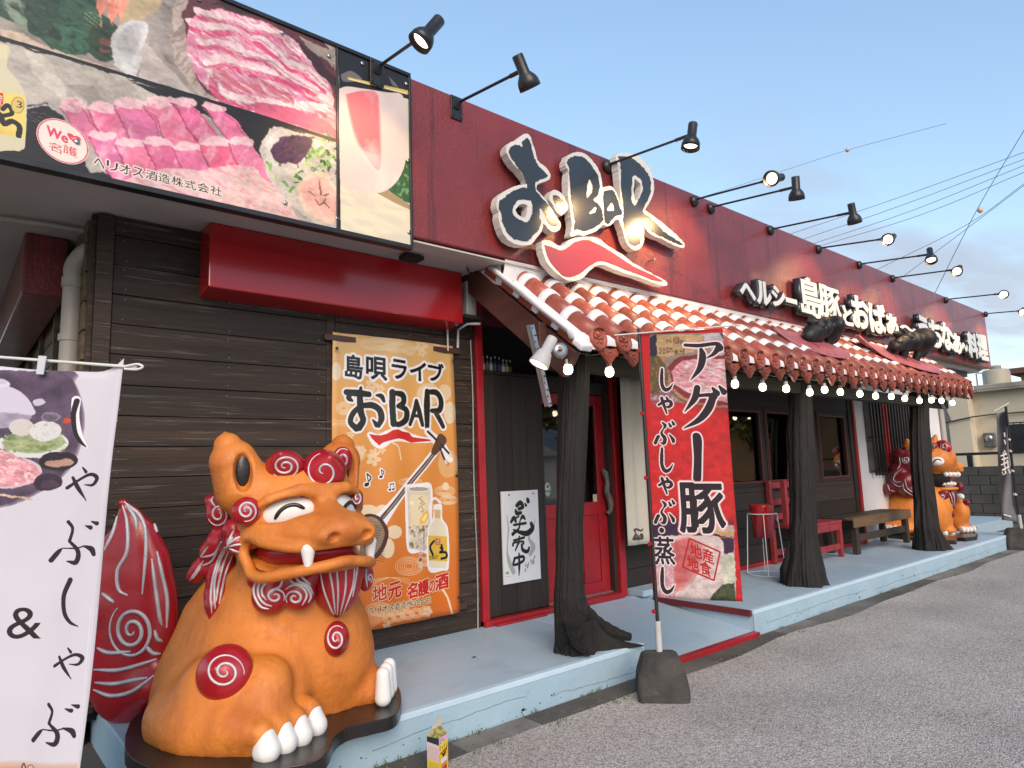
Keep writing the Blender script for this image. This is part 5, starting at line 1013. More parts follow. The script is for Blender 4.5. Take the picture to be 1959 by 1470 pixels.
def strut(px0, px1, y, lab):
    a = U(*px0, 'y', y); b = U(*px1, 'y', y + .02); t = thing('strut_bar', b, lab, 'metal bar', 'galvanised bars hanging from the roof ends'); q = MB(); q.beam(a, b, .045, .004, up=(.3, -.9, .0)); q.beam(a + np.array([-.02, .012, 0]), b + np.array([-.02, .012, 0]), .004, .03, up=(.3, -.9, 0)); q.build('bar', M_steel, t)
    d = (b - a)
    for k in range(12):
        c = a + d * (.04 + .92 * k / 11); q = MB(); q.ball(c + np.array([.0 + (.008 if k % 2 else -.008), -.004, 0]), .006, 8, 4); q.build('bolt_hole', M_sblack, t)
strut((1018, 622), (1053, 778), 2.99, 'galvanised slotted bar hanging at the near end of the porch roof'); strut((1804, 772), (1820, 806), 3.3, 'small galvanised slotted bar hanging at the far end of the porch roof')
# ================================================================== downpipe at the left corner
t = thing('downpipe', (.52, 4.7, 0), 'grey plastic downpipe with elbow at the left wall corner', 'downpipe')
pc = U(133, 600, 'y', 4.72); px_ = pc[0]
q = MB(); q.tube([(px_, 4.72, 0), (px_ + .01, 4.72, 2.62)], .052, 18); q.build('pipe', M_pipe, t)
q = MB(); q.tube([(px_ + .01, 4.72, 2.60), (px_ + .01, 4.72, 2.66)], .06, 18); q.build('collar', M_pipe, t); q = MB(); q.tube([(px_ + .005, 4.72, 2.27), (px_ + .005, 4.72, 2.31)], .058, 18); q.build('collar', M_pipe, t)
q = MB(); q.tube(catmull([(px_ + .01, 4.72, 2.65), (px_ + .012, 4.72, 2.74), (px_ + .06, 4.68, 2.82), (px_ + .14, 4.63, 2.87), (px_ + .16, 4.62, 2.99)], 5), .052, 18); q.build('elbow', M_pipe, t)
q = MB(); q.tube([(px_ + .085, 4.66, 0), (px_ + .09, 4.66, 2.72)], .017, 10); q.build('thin_conduit', M_pipe, t)
q = MB(); q.tube([U(0, 418, 'z', 2.962), U(90, 430, 'z', 2.962), U(160, 442, 'z', 2.962)], .017, 10); o = part(q, 'soffit_conduit', M_pipe)
q = MB(); q.tube([(3.0, 4.0, ZS - .015), (3.1, 4.1, ZS - .01), (3.2, 4.05, ZS - .01)], .006, 6); q.box((2.45, 3.98, ZS - .03), (2.6, 4.08, ZS - .001)); part(q, 'soffit_fitting', M_dark)
# ================================================================== orange hanging poster
YPo = 4.35
tl = U(638, 640, 'y', YPo); trr = U(868, 657, 'y', YPo); brr = U(882, 1170, 'y', YPo); bl = U(704, 1209.6, 'y', YPo)
PX0, PX1, PZ1, PZ0 = tl[0], (trr[0] + brr[0]) / 2, (tl[2] + trr[2]) / 2, (brr[2] + bl[2]) / 2
cv = Canvas((PX0, YPo, PZ1), (PX1 - PX0, 0, 0), (0, 0, PZ0 - PZ1), 460, int(460 * (PZ1 - PZ0) / (PX1 - PX0)), (214, 150, 84))
gy = np.linspace(0, 1, cv.h)[:, None, None]; g1 = np.array([216, 180, 122]) / 255; g2 = np.array([214, 142, 66]) / 255; g3 = np.array([208, 104, 30]) / 255
cv.im[:] = np.where(gy < .45, g1 + (g2 - g1) * gy / .45, g2 + (g3 - g2) * (gy - .45) / .55)
CREAM = (228, 208, 176)
def flower(x, y, r, a=.8):
    for k in range(5):
        t = k * 2 * math.pi / 5 - 1.2; cv.ell(x + r * .55 * math.cos(t), y + r * .55 * math.sin(t), r * .42, r * .3, CREAM, a, rot=t)
        cv.stroke([(x, y), (x + r * .6 * math.cos(t), y + r * .6 * math.sin(t))], .35, (214, 160, 100), .8)
def swirl(x, y, rx, ry, n=6, a=.8):
    for k in range(n):
        f_ = 1 - k / n * .85; t = np.linspace(0, 2 * math.pi, 28); cv.stroke(np.stack([x + rx * f_ * np.cos(t), y + ry * f_ * np.sin(t)], 1), .55, CREAM, a)
Z(630, 620, 5.654)
swirl(570, 215, 230, 70, 7); swirl(760, 250, 170, 60, 5); swirl(240, 110, 90, 40, 4); flower(1000, 230, 80); flower(1180, 250, 60); flower(1010, 310, 50); swirl(870, 290, 70, 50, 5); cv.ell(90, 510, 55, 100, (222, 206, 180)); cv.ell(1310, 960, 60, 120, (222, 206, 180)); cv.ell(1080, 760, 130, 120, (222, 206, 180), .8); cv.ell(1260, 740, 70, 90, (222, 206, 180), .8); flower(470, 660, 80); flower(560, 700, 50); swirl(170, 910, 80, 70, 7)
for k in range(6): cv.stroke([(40, 1030 + 14 * k), (200, 1040 + 12 * k), (420, 1010 + 26 * k), (560, 1180 + 10 * k)], .4, CREAM, .8)
flower(240, 1200, 45); flower(490, 1400, 60); swirl(320, 1400, 80, 80, 7); cv.stroke([(680, 1290), (740, 1330), (770, 1470)], 1.4, CREAM, .9)
Z(600, 600, 2.2967)
flower(265, 640, 34); flower(215, 600, 22); flower(300, 600, 18); swirl(190, 620, 30, 30, 5); swirl(590, 660, 40, 60, 8); swirl(420, 740, 50, 16, 4); swirl(590, 820, 40, 20, 6); swirl(415, 1110, 60, 40, 5); swirl(500, 1090, 50, 20, 4); swirl(290, 1300, 60, 30, 5); cv.ell(240, 880, 50, 40, CREAM); cv.ell(350, 960, 34, 30, CREAM); cv.ell(320, 1030, 30, 44, CREAM); cv.ell(300, 870, 30, 30, CREAM)
for k in range(5): swirl(330 + 40 * k, 1340 - 8 * k, 30, 22, 4)
for k in range(8): cv.stroke([(240, 1390 - 9 * k), (330, 1330 - 5 * k), (420, 1320 - 8 * k)], .4, CREAM, .9)
flower(500, 1310, 26); flower(320, 1380, 26); cv.ell(580, 760, 14, 18, CREAM); swirl(575, 780, 44, 22, 6); cv.stroke([(560, 1200), (590, 1250), (610, 1320)], 2.0, CREAM)
for k in range(4): cv.stroke([(250, 1170 + 8 * k), (330, 1160), (420, 1190 - 8 * k)], .4, CREAM, .8)
HW = (232, 232, 238); BK = (20, 18, 18)
Z(630, 620, 5.654)
Hs = (4, HW)
for st, a, b, sh_ in (('島', (190, 330), (365, 590), .06), ('唄', (410, 350), (625, 605), .06), ('ラ', (675, 385), (835, 600), .06), ('イ', (880, 405), (1050, 615), .06), ('ブ', (1075, 415), (1255, 625), .06)):
    cv.text(st, a, b, (20, 18, 18), halo=(8, HW), bold=.035, shear=sh_)
# main word of the poster, drawn brush strokes
def brush(pl, col, halo):
    for p, w in pl: cv.stroke(p, [q + halo for q in w], HW)
    for p, w in pl: cv.stroke(p, w, col)
bs = [([(200, 735), (300, 745), (440, 760)], [5.5, 6.5, 5.5]), ([(235, 760), (225, 800), (260, 830)], [4, 5, 2]), ([(350, 690), (340, 800), (350, 950), (375, 1040), (330, 1120)], [3, 6, 6.5, 6, 6.5]), ([(350, 890), (270, 960), (240, 1060), (300, 1130)], [5, 5, 5, 6]), ([(380, 880), (480, 880), (550, 930), (570, 1020), (540, 1100)], [5, 6, 6, 6, 4]), ([(480, 1035), (520, 1090)], [1.5, 5]), ([(520, 770), (570, 780), (595, 835)], [2, 4.5, 3]),
    ([(680, 740), (680, 900), (690, 1080)], [6, 6, 6]), ([(690, 745), (790, 770), (800, 850), (740, 890)], [4, 6, 5.5, 4]), ([(740, 890), (830, 930), (830, 1030), (760, 1085), (700, 1080)], [4, 5.5, 6, 5, 5]),
    ([(945, 830), (920, 950), (875, 1085)], [3.5, 4, 3.5]), ([(945, 830), (975, 960), (1005, 1095)], [3.5, 4.5, 3.5]), ([(900, 990), (990, 1000)], [3, 3]),
    ([(1060, 730), (1055, 900), (1055, 1120)], [5, 6.5, 4.5]), ([(1060, 735), (1170, 745), (1220, 830), (1200, 930), (1110, 940)], [4, 5.5, 5.5, 5.5, 4]), ([(1150, 950), (1200, 1030), (1240, 1110)], [5, 5, 4])]
brush(bs, (34, 32, 24), 3.6)
sw = [(440, 1190), (500, 1200), (560, 1205), (620, 1190), (680, 1150), (740, 1140), (790, 1165), (860, 1175), (900, 1225), (1000, 1240), (1160, 1262), (1000, 1275), (880, 1285), (800, 1250), (740, 1240), (640, 1265), (580, 1285), (545, 1315), (500, 1270), (465, 1230)]
cen = np.mean(sw, 0); cv.stroke([(450, 1200), (545, 1270), (640, 1220), (750, 1195), (880, 1235), (1000, 1255), (1150, 1262)], [6, 13, 12, 13, 9, 6, 3.5], HW); cv.poly(sw, (196, 34, 26)); 
# sanshin
Z(600, 600, 2.2967)
cv.stroke([(235, 1000), (300, 900), (400, 770), (530, 610), (565, 560)], [22, 13, 8, 9, 12], HW); cv.stroke([(500, 520), (560, 580), (600, 640)], [7, 10, 6], HW)
cv.stroke([(300, 895), (540, 600)], 4.2, (84, 62, 54)); cv.stroke([(320, 870), (540, 600)], 1.2, (140, 120, 110)); cv.stroke([(300, 900), (545, 592)], .4, (200, 190, 170))
cv.poly([(512, 610), (535, 560), (556, 528), (580, 540), (586, 565), (560, 600), (530, 625)], (92, 62, 44), 1, True); cv.stroke([(556, 590), (582, 655)], 2.0, (40, 34, 36)); cv.stroke([(562, 575), (604, 625)], 2.0, (40, 34, 36)); cv.stroke([(500, 520), (540, 556)], 2.2, (44, 36, 36)); cv.stroke([(580, 648), (583, 656)], 2.4, (214, 206, 190)); cv.stroke([(600, 620), (606, 628)], 2.4, (214, 206, 190))
sp_ = [(205, 900), (240, 880), (290, 895), (322, 950), (318, 1000), (290, 1060), (240, 1098), (205, 1080)]; cv.poly(sp_, (74, 36, 30), 1, True); cv.poly([(205, 915), (240, 893), (280, 905), (306, 955), (300, 1000), (275, 1048), (240, 1080), (205, 1065)], (150, 130, 106), 1, True)
for k in range(16):
    cv.stroke([(205 + 6 * k, 905 + 2 * k), (205 + 6 * k - 40, 1085)], .35, (70, 58, 46)); cv.stroke([(205, 905 + 11 * k), (306, 925 + 11 * k)], .35, (70, 58, 46))
def note(x, y, s, two=False):
    for w in (2.6, 0):
        c = HW if w else BK; cv.ell(x, y, 9 * s + w * 2, 7 * s + w * 2, c, 1, rot=-.4); cv.stroke([(x + 8 * s, y), (x + 2 * s, y - 40 * s)], .8 * s + w, c)
        if two: cv.ell(x + 24 * s, y - 4 * s, 9 * s + w * 2, 7 * s + w * 2, c); cv.stroke([(x + 32 * s, y - 4 * s), (x + 28 * s, y - 44 * s)], .8 * s + w, c); cv.stroke([(x + 3 * s, y - 38 * s), (x + 28 * s, y - 44 * s)], 1.6 * s + w, c)
        else: cv.stroke([(x + 2 * s, y - 40 * s), (x + 16 * s, y - 26 * s), (x + 10 * s, y - 14 * s)], 1.1 * s + w * .6, c)
note(178, 700, 1.3); note(235, 752, 1.2); note(295, 718, .8); note(330, 775, .62, True)
# glass and bottle
cv.poly([(398, 752), (455, 748), (515, 755), (517, 900), (512, 1040), (460, 1050), (410, 1040), (400, 900)], HW, 1, True)
cv.poly([(408, 765), (460, 760), (508, 766), (505, 1035), (460, 1042), (416, 1032)], (206, 196, 176)); cv.poly([(420, 795), (500, 800), (500, 930), (425, 930)], (222, 206, 172)); cv.ell(458, 772, 48, 12, (226, 226, 226)); cv.ell(458, 772, 42, 9, (160, 150, 138)); cv.noise([(416, 930), (500, 930), (500, 1035), (416, 1030)], (90, 70, 60), .8, 8, 10, .5, 0, 33); cv.noise([(416, 820), (500, 820), (500, 1035), (416, 1030)], (240, 236, 224), .6, 10, 12, .58, 0, 34)
cv.text('くらハイ', (452, 800), (482, 870), (50, 40, 34)) if False else None
for i, c in enumerate('くらハイ'): cv.text(c, (456 + 8 * (i % 2), 805 + 19 * i), (474 + 8 * (i % 2), 822 + 19 * i), (50, 40, 34), bold=.02)
cv.poly([(460, 905), (490, 865), (500, 890), (485, 915), (465, 925)], (230, 176, 66), 1, True); cv.poly([(468, 905), (490, 878), (492, 896), (476, 914)], (240, 216, 150), 1, True)
for i, c in enumerate('プレミアムゴールド'): cv.text(c, (457, 960 + 19 * i), (471, 976 + 19 * i), (110, 80, 40), halo=(1, HW))
for i, c in enumerate('100%黒糖酒くら'): cv.text(c, (474, 945 + 14 * i), (483, 957 + 14 * i), (110, 86, 60))
cv.poly([(524, 840), (562, 840), (566, 900), (590, 950), (594, 1110), (570, 1130), (500, 1125), (494, 960), (520, 900)], HW, 1, True); cv.stroke([(510, 900), (506, 840), (530, 812), (556, 830)], 2.2, HW)
cv.poly([(531, 862), (556, 864), (557, 905), (582, 950), (584, 1105), (565, 1118), (512, 1114), (502, 1090), (503, 950), (529, 905)], (222, 214, 190), 1, True); cv.poly([(528, 862), (558, 865), (557, 900), (530, 898)], (206, 176, 110)); cv.poly([(498, 975), (585, 980), (588, 1090), (502, 1084)], (214, 176, 66)); cv.poly([(535, 988), (557, 990), (556, 1018), (534, 1016)], (176, 46, 36)); cv.text('蔵', (537, 990), (555, 1015), (226, 200, 180))
cv.stroke([(527, 1000), (508, 1025), (522, 1060)], 2.2, BK); cv.stroke([(562, 1018), (566, 1040), (556, 1050), (580, 1050), (584, 1070), (562, 1078)], 2.0, BK); cv.stroke([(557, 1030), (562, 1034)], 1.6, BK); cv.text('黒麹古酒', (505, 1066), (548, 1078), BK)
for i, c in enumerate('地元'): cv.text(c, (258 + 66 * i, 1196 - 10 * i), (316 + 66 * i, 1255 - 10 * i), (190, 36, 34), halo=(2, CREAM), bold=.04, shear=-.12)
for i, c in enumerate('名護の酒'): x = (410, 455, 507, 535)[i]; w = (44, 50, 28, 58)[i]; cv.text(c, (x, 1186 - 12 * i + (14 if i == 2 else 0)), (x + w, 1246 - 13 * i), (190, 36, 34), halo=(2, CREAM), bold=.04, shear=-.12)
for i, c in enumerate('ヘリオス酒造株式会社'): cv.text(c, (240 + 28 * i, 1294 - 5.4 * i), (265 + 28 * i, 1320 - 5.4 * i), BK, halo=(1.5, CREAM), shear=-.15)
pst = thing('hanging_poster', (PX0, YPo, PZ0), 'tall orange fabric poster with black brush letters, glass and bottle hanging on dark planks', 'poster')
sheet('printed_sheet', (PX0, YPo, PZ1), (PX1 - PX0, 0, 0), (0, 0, PZ0 - PZ1), cv.material('orange poster print', .38, .97, coat=.12), pst, 24, 40, lambda a, b: (0, .012 * math.sin(a * 7.0 + 1) * (.3 + .7 * (1 - b)) + .010 * math.sin(b * 5 + a * 2) + .006 * math.sin(a * 22 + b * 3), 0))
q = MB(); q.box((PX0 - .06, YPo + .01, PZ1 - .06), (PX1 + .06, YPo + .04, PZ1 - .02)); q.build('top_batten', M_rafter, pst); q = MB(); q.box((PX0 - .05, YPo + .01, PZ0 + .02), (PX1 + .07, YPo + .04, PZ0 + .07)); q.build('bottom_batten', M_rafter, pst)
for x, z in ((PX0 + .02, PZ1 - .12), (PX1 - .02, PZ1 - .12), (PX1 - .02, PZ0 + .12), (PX1 - .015, (PZ0 + PZ1) / 2)):
    q = MB(); q.lathe([(0, .004), (.010, .004), (.012, 0)], (x, YPo - .012, z), (0, -1, 0), 10); q.build('eyelet', M_sblack, pst)

# ================================================================== red banner on a pole
def brush_kana(ch_, x, y, w, h, col, wd, halo=None):
    """mincho-like kana drawn as strokes in the box (x, y, w, h)"""
    K = {'し': [([(.22, .02), (.20, .35), (.22, .72), (.40, .95), (.66, .90), (.88, .66)], [.8, 1.1, 1.1, 1.2, .9, .2])],
         'シ': [], 'ゃ': [([(.10, .55), (.45, .38), (.78, .36), (.88, .52), (.70, .66), (.55, .62)], [.8, .9, 1.0, 1.1, .8, .3]), ([(.28, .20), (.42, .55), (.60, .98)], [1.0, 1.0, .5]), ([(.58, .16), (.66, .28)], [.6, .9])],
         'ぶ': [([(.38, .08), (.52, .20), (.44, .34)], [.5, 1.0, .4]), ([(.44, .34), (.34, .52), (.50, .72), (.46, .92), (.30, .92)], [.4, .8, 1.2, 1.1, .3]), ([(.04, .92), (.18, .66), (.24, .70)], [1.1, 1.0, .3]), ([(.72, .56), (.90, .76), (.92, .86)], [.4, 1.1, .9]), ([(.70, .10), (.78, .22)], [.5, 1.0]), ([(.86, .02), (.94, .14)], [.5, 1.0])],
         '・': [([(.5, .5), (.51, .51)], [1.6, 1.6])],
         'ア': [([(.02, .13), (.40, .14), (.86, .10), (.96, .20)], [.5, .6, .6, 1.1]), ([(.94, .18), (.80, .34), (.62, .44)], [1.1, .6, .2]), ([(.46, .24), (.50, .42), (.42, .70), (.18, .98)], [.6, 1.1, .9, .15])],
         'グ': [([(.34, .04), (.28, .28), (.04, .60)], [1.0, 1.0, .15]), ([(.34, .22), (.60, .20), (.74, .24)], [.5, .6, 1.0]), ([(.72, .22), (.60, .52), (.38, .78), (.02, .99)], [1.1, 1.2, .9, .15]), ([(.70, .04), (.80, .16)], [.4, 1.0]), ([(.86, .0), (.97, .12)], [.4, 1.0])],
         'ー': [([(.28, .02), (.46, .06), (.50, .5), (.46, .97)], [.3, 1.2, 1.05, 1.1])]}
    ss = K[ch_]
    if halo:
        for p, ws in ss: cv.stroke([(x + a * w, y + b * h) for a, b in p], [q_ * wd + halo[0] for q_ in ws], halo[1])
    for p, ws in ss: cv.stroke([(x + a * w, y + b * h) for a, b in p], [q_ * wd for q_ in ws], col)
nbx = float(U(1241, 1000, 'y', 2.824)[0]); nb0 = np.array([nbx, 2.824, 0]); nb1 = np.array([4.40, 2.395 + 0.0, 0]); 
ztop = U(1238, 642, 'y', 2.824)[2]; zbot = U(1240, 1145, 'y', 2.824)[2]
# right-hand edge: place it where the fabric's top right corner has the same height
yr = 2.824 * (ztop - 1.4) / (U(1400, 632, 'y', 2.824)[2] - 1.4); xr = U(1401, 880, 'y', yr)[0]
O_ = np.array([nb0[0], 2.824, ztop]); A_ = np.array([xr - O_[0], yr - 2.824, 0]); B2_ = np.array([0, 0, zbot - ztop])
cv = Canvas(O_, A_, B2_, 360, 1080, (206, 34, 38))
Z(1200, 600, 2.448)
# food photograph at the top of the banner
ph = [(104, 95), (490, 90), (490, 470), (104, 400)]; cv.poly([(104, 92), (500, 85), (500, 440), (104, 400)], (150, 132, 124)); cv.poly([(135, 97), (355, 97), (352, 130), (340, 170), (200, 200), (135, 200)], (196, 164, 120)); cv.noise([(135, 97), (355, 97), (340, 170), (200, 200), (135, 200)], (176, 140, 96), .7, 40, 3, .5, .05, 3)
cv.poly([(104, 110), (135, 97), (136, 230), (104, 230)], (36, 32, 56)); cv.poly([(355, 95), (500, 88), (500, 250), (360, 140)], (190, 180, 190)); cv.poly([(430, 90), (500, 85), (500, 150), (450, 120)], (70, 60, 96))
cv.poly([(104, 200), (150, 195), (190, 260), (190, 380), (104, 390)], (92, 84, 52)); cv.noise([(104, 200), (170, 195), (200, 280), (200, 390), (104, 390)], (206, 110, 70), .8, 10, 14, .55, .3, 5)
cv.poly([(190, 250), (240, 205), (330, 190), (430, 195), (495, 210), (495, 440), (420, 430), (300, 400), (220, 350)], (128, 44, 52), 1, True); mp_ = [(205, 270), (250, 225), (340, 208), (430, 210), (495, 230), (495, 400), (400, 395), (300, 370), (225, 330)]; cv.poly(mp_, (216, 150, 160), 1, True); cv.noise(mp_, (232, 216, 214), .95, 26, 6, .48, .3, 8); cv.noise(mp_, (196, 60, 84), .8, 22, 5, .6, .3, 9)
cv.stroke([(190, 330), (260, 390), (380, 425), (495, 430)], 2.2, (176, 130, 90)); cv.stroke([(190, 345), (260, 405), (380, 440), (495, 446)], 1.4, (120, 70, 60))
cv.poly([(104, 380), (200, 350), (230, 420), (104, 440)], (130, 90, 100)); cv.noise([(104, 360), (230, 350), (230, 430), (104, 440)], (220, 200, 200), .8, 8, 6, .55, 0, 12)
for k in range(10): cv.poly([(104, 395 + 5 * k), (500, 425 + 5 * k), (500, 432 + 5 * k), (104, 402 + 5 * k)], (196, 34, 38), k / 9)
cv.poly([(104, 445), (500, 470), (500, 520), (104, 520)], (206, 34, 38))
# lower photograph
for k in range(8): cv.poly([(108, 930 + 6 * k), (500, 930 + 6 * k), (500, 940 + 6 * k), (108, 940 + 6 * k)], (110, 24, 40), k / 8)
cv.poly([(112, 975), (500, 975), (510, 1372), (116, 1340)], (196, 176, 172)); cv.poly([(112, 960), (240, 975), (500, 1040), (500, 1120), (240, 1040), (112, 1050)], (52, 32, 62)); cv.poly([(240, 1004), (500, 1004), (500, 1018), (240, 1014)], (214, 170, 90)); cv.poly([(240, 1028), (500, 1030), (500, 1036), (240, 1034)], (176, 90, 60))
bx = [(160, 1040), (300, 1028), (430, 1035), (450, 1120), (440, 1230), (380, 1320), (250, 1340), (170, 1300)]; cv.poly(bx, (220, 202, 200), 1, True)
for k in range(4): cv.poly([(180 + 12 * k, 1060 + 5 * k), (300 - 6 * k, 1040 + 5 * k), (360 - 14 * k, 1120), (300 - 12 * k, 1250 - 8 * k), (200 + 12 * k, 1290 - 10 * k)], (206, 90, 92), .4, True)
cv.poly([(430, 1120), (500, 1100), (510, 1260), (450, 1240)], (206, 206, 186)); p = [(380, 1320), (440, 1250), (500, 1240), (512, 1372), (400, 1345)]; cv.poly(p, (74, 82, 54)); cv.noise(p, (40, 46, 30), .8, 10, 8, .5, .6, 15)
p = [(116, 1120), (160, 1110), (215, 1180), (220, 1330), (116, 1335)]; cv.poly(p, (214, 160, 170), 1); cv.noise(p, (234, 220, 222), .9, 6, 16, .5, .4, 17); cv.noise(p, (196, 70, 90), .7, 5, 14, .62, .4, 18)
# header plaque
cv.text('地産', (178, 118), (208, 138), (70, 40, 30)); cv.text('地食', (246, 122), (266, 142), (70, 40, 30)); t = np.linspace(0, 6.3, 20); cv.stroke(np.stack([228 + 13 * np.cos(t), 124 + 14 * np.sin(t)], 1), .9, (90, 54, 40)); cv.stroke(np.stack([228 + 7 * np.cos(t), 124 + 5 * np.sin(t)], 1), .6, (90, 54, 40)); cv.text('おきなわ', (148, 155), (214, 182), (70, 40, 30)); cv.text('食材', (217, 166), (270, 192), (60, 34, 26), bold=.01)
cv.photo(9, .45)
# red border and sleeve
cv.poly([(60, 60), (104, 60), (125, 1400), (60, 1400)], (196, 22, 28)); cv.poly([(60, 40), (520, 40), (520, 88), (60, 97)], (176, 16, 22))
INK = (38, 22, 34); HA = (240, 236, 236)
for ch_, x, y, w, h in (('し', 146, 258, 78, 102), ('ゃ', 140, 376, 76, 92), ('ぶ', 128, 500, 96, 114), ('し', 146, 628, 78, 112), ('ゃ', 142, 752, 74, 92), ('ぶ', 128, 868, 96, 118), ('・', 146, 996, 30, 34)): brush_kana(ch_, x, y, w, h, INK, 3.1, (2.2, (236, 190, 192)))
for ch_, x, y, w, h in (('し', 146, 258, 78, 102), ('ゃ', 140, 376, 76, 92), ('ぶ', 128, 500, 96, 114), ('し', 146, 628, 78, 112), ('ゃ', 142, 752, 74, 92), ('ぶ', 128, 868, 96, 118), ('・', 146, 996, 30, 34)): brush_kana(ch_, x, y, w, h, INK, 3.1, (1.2, HA))
cv.text('蒸', (124, 1046), (224, 1172), INK, halo=(4, HA), bold=.02); brush_kana('し', 146, 1188, 86, 118, INK, 3.4, (1.8, HA))
for hl, hc in ((3.2, (240, 170, 172)), (1.9, HA)):
    brush_kana('ア', 268, 122, 172, 190, INK, 6.2, (hl, hc)); brush_kana('グ', 262, 338, 196, 198, INK, 6.2, (hl, hc)); brush_kana('ー', 290, 566, 80, 204, INK, 7.0, (hl, hc))
cv.text('豚', (238, 792), (460, 1012), INK, halo=(9, (240, 170, 172)), bold=.035); cv.text('豚', (238, 792), (460, 1012), INK, halo=(5, HA), bold=.035)
# stamp
sq = [(290, 1046), (432, 1102), (402, 1234), (258, 1180)]; cv.stroke(sq + sq[:1], 1.6, (186, 30, 32), smooth=False)
for c, x, y in (('地', 292, 1070), ('産', 348, 1092), ('地', 278, 1130), ('食', 336, 1150)): cv.text(c, (x, y), (x + 54, y + 62), (186, 30, 32), bold=.02, shear=.35)
nob = thing('pole_banner', (3.94, 2.824, 0), 'tall red banner with black katakana and pork photographs on a pole before the entrance', 'banner')
def rip(a, b): k = a * (0.25 + .75 * b); return np.array([.8, 1.0, 0]) * (.012 * math.sin(a * 5.2 + b * 2.0) * k + .005 * math.sin(a * 11 + b * 5) * a + .008 * math.sin(b * 3.2 + .6) * a) + np.array([0, 0, -.030 * a * b])
sheet('printed_cloth', O_, A_, B2_, cv.material('red banner print', .8, .90), nob, 22, 60, rip)
q = MB(); q.tube([(nbx, 2.80, .40), (nbx, 2.812, ztop + .03)], .0115, 10); q.build('pole', M_black, nob); q = MB(); q.tube([(nbx, 2.80, .16), (nbx, 2.80, .44)], .020, 12); q.build('pole_sleeve', pm('white tube', (.55, .55, .55), (.45, .45, .45), 5, .4), nob)
q = MB(); q.tube([O_ + np.array([-.12, .1, -.005]), O_ + A_ * 1.22 + np.array([0, 0, .015])], .005, 8); q.build('top_rod', pm('white rod', (.62, .62, .62), (.55, .55, .55), 5, .4), nob)
for k in range(5):
    q = MB(); z = ztop - .12 - k * .42; q.tube([(nbx - .02, 2.815, z), (nbx + .018, 2.815, z)], .0135, 8); q.build('pole_loop', pm('banner red cloth', (.50, .012, .018), (.42, .01, .016), 5, .8), nob)
def pedestal(cx0, cy0, w, h, lab, rot, name='banner_stand'):
    t = thing(name, (cx0, cy0, .006), lab, 'banner stand'); s = SDF(); q = MB(); cs, sn = math.cos(rot), math.sin(rot)
    def cr_(k, z, c): 
        a = k * (1 - c); return [(cx0 + x * cs - y * sn, cy0 + x * sn + y * cs, z) for x, y in ((-k, -a), (-a, -k), (a, -k), (k, -a), (k, a), (a, k), (-a, k), (-k, a))]
    lv = [(w * .98, .0, .12), (w, .05, .12), (w * .93, h * .55, .16), (w * .74, h * .93, .2), (w * .60, h, .3), (w * .18, h * 1.0, .3)]
    r_ = random.Random(4); vs = []
    for k, z, c in lv: vs += [(x + r_.uniform(-.003, .003), y + r_.uniform(-.003, .003), z_ + .006) for x, y, z_ in cr_(k, z, c)]
    q.add(vs, [(i * 8 + k, i * 8 + (k + 1) % 8, (i + 1) * 8 + (k + 1) % 8, (i + 1) * 8 + k) for i in range(len(lv) - 1) for k in range(8)] + [tuple(range(40, 48))]); q.build('concrete_block', M_concb, t, bevel=.010)
pedestal(nbx - .035, 2.77, .155, .25, 'rough dark concrete block holding the red banner pole on the gravel', .75)

# ================================================================== near white banner at the left edge
DW = 2.45
wp = [P(-150, 680, DW - .05), P(236, 712, DW), P(150, 1560, DW - .08), P(-200, 1600, DW - .12)]
wO = wp[0]; wA_ = wp[1] - wp[0]; wB_ = np.array([0, 0, -1.93])
cv = Canvas(wO, wA_, wB_, 620, 1850, (198, 196, 206))
cv.warp = lambda uv: (uv[0] / (1 - .17 * min(max(uv[1], 0), 1)), uv[1])
Z(0, 680, 1.861)
phb = [(-300, 40), (225, 42), (262, 80), (285, 150), (292, 230), (270, 330), (220, 410), (130, 470), (0, 520), (-300, 560)]
for k in range(6): cv.poly([(x + (8 - 2 * k), y + (8 - 2 * k)) for x, y in phb], (92, 76, 98), .3 if k < 5 else 1, True)
cv.noise(phb, (66, 52, 72), .6, 90, 60, .5, 0, 3)
cv.ell(-10, 175, 122, 46, (178, 172, 190)); cv.poly([(-140, 160), (-60, 110), (-25, 95), (35, 95), (80, 120), (112, 165), (100, 200), (-140, 210)], (196, 190, 206), 1, True); cv.ell(5, 85, 34, 14, (206, 200, 214)); cv.ell(5, 78, 26, 10, (188, 182, 198)); cv.ell(135, 150, 22, 12, (188, 182, 198)); cv.poly([(-140, 190), (90, 190), (60, 235), (-140, 250)], (160, 152, 172), 1, True)
cv.ell(120, 300, 124, 50, (206, 206, 206)); cv.ell(120, 295, 112, 40, (160, 170, 128)); cv.noise([(10, 250), (240, 250), (240, 340), (10, 330)], (106, 132, 76), .8, 22, 8, .5, .2, 8); cv.ell(75, 240, 42, 30, (196, 190, 186)); cv.ell(160, 255, 60, 36, (206, 204, 204)); cv.noise([(95, 225), (220, 225), (220, 290), (95, 290)], (170, 168, 172), .7, 8, 4, .55, .3, 9); cv.ell(180, 205, 38, 18, (136, 126, 142)); cv.ell(180, 205, 30, 12, (104, 94, 112)); cv.ell(238, 222, 16, 10, (196, 70, 50))
cv.ell(-10, 400, 160, 60, (196, 184, 190)); mt2 = [(-150, 340), (0, 320), (60, 345), (120, 375), (148, 410), (100, 440), (0, 455), (-150, 460)]; cv.poly(mt2, (214, 150, 160), 1, True); cv.noise(mt2, (232, 204, 206), .9, 14, 8, .5, .4, 10); cv.noise(mt2, (196, 96, 116), .6, 10, 6, .62, .4, 11)
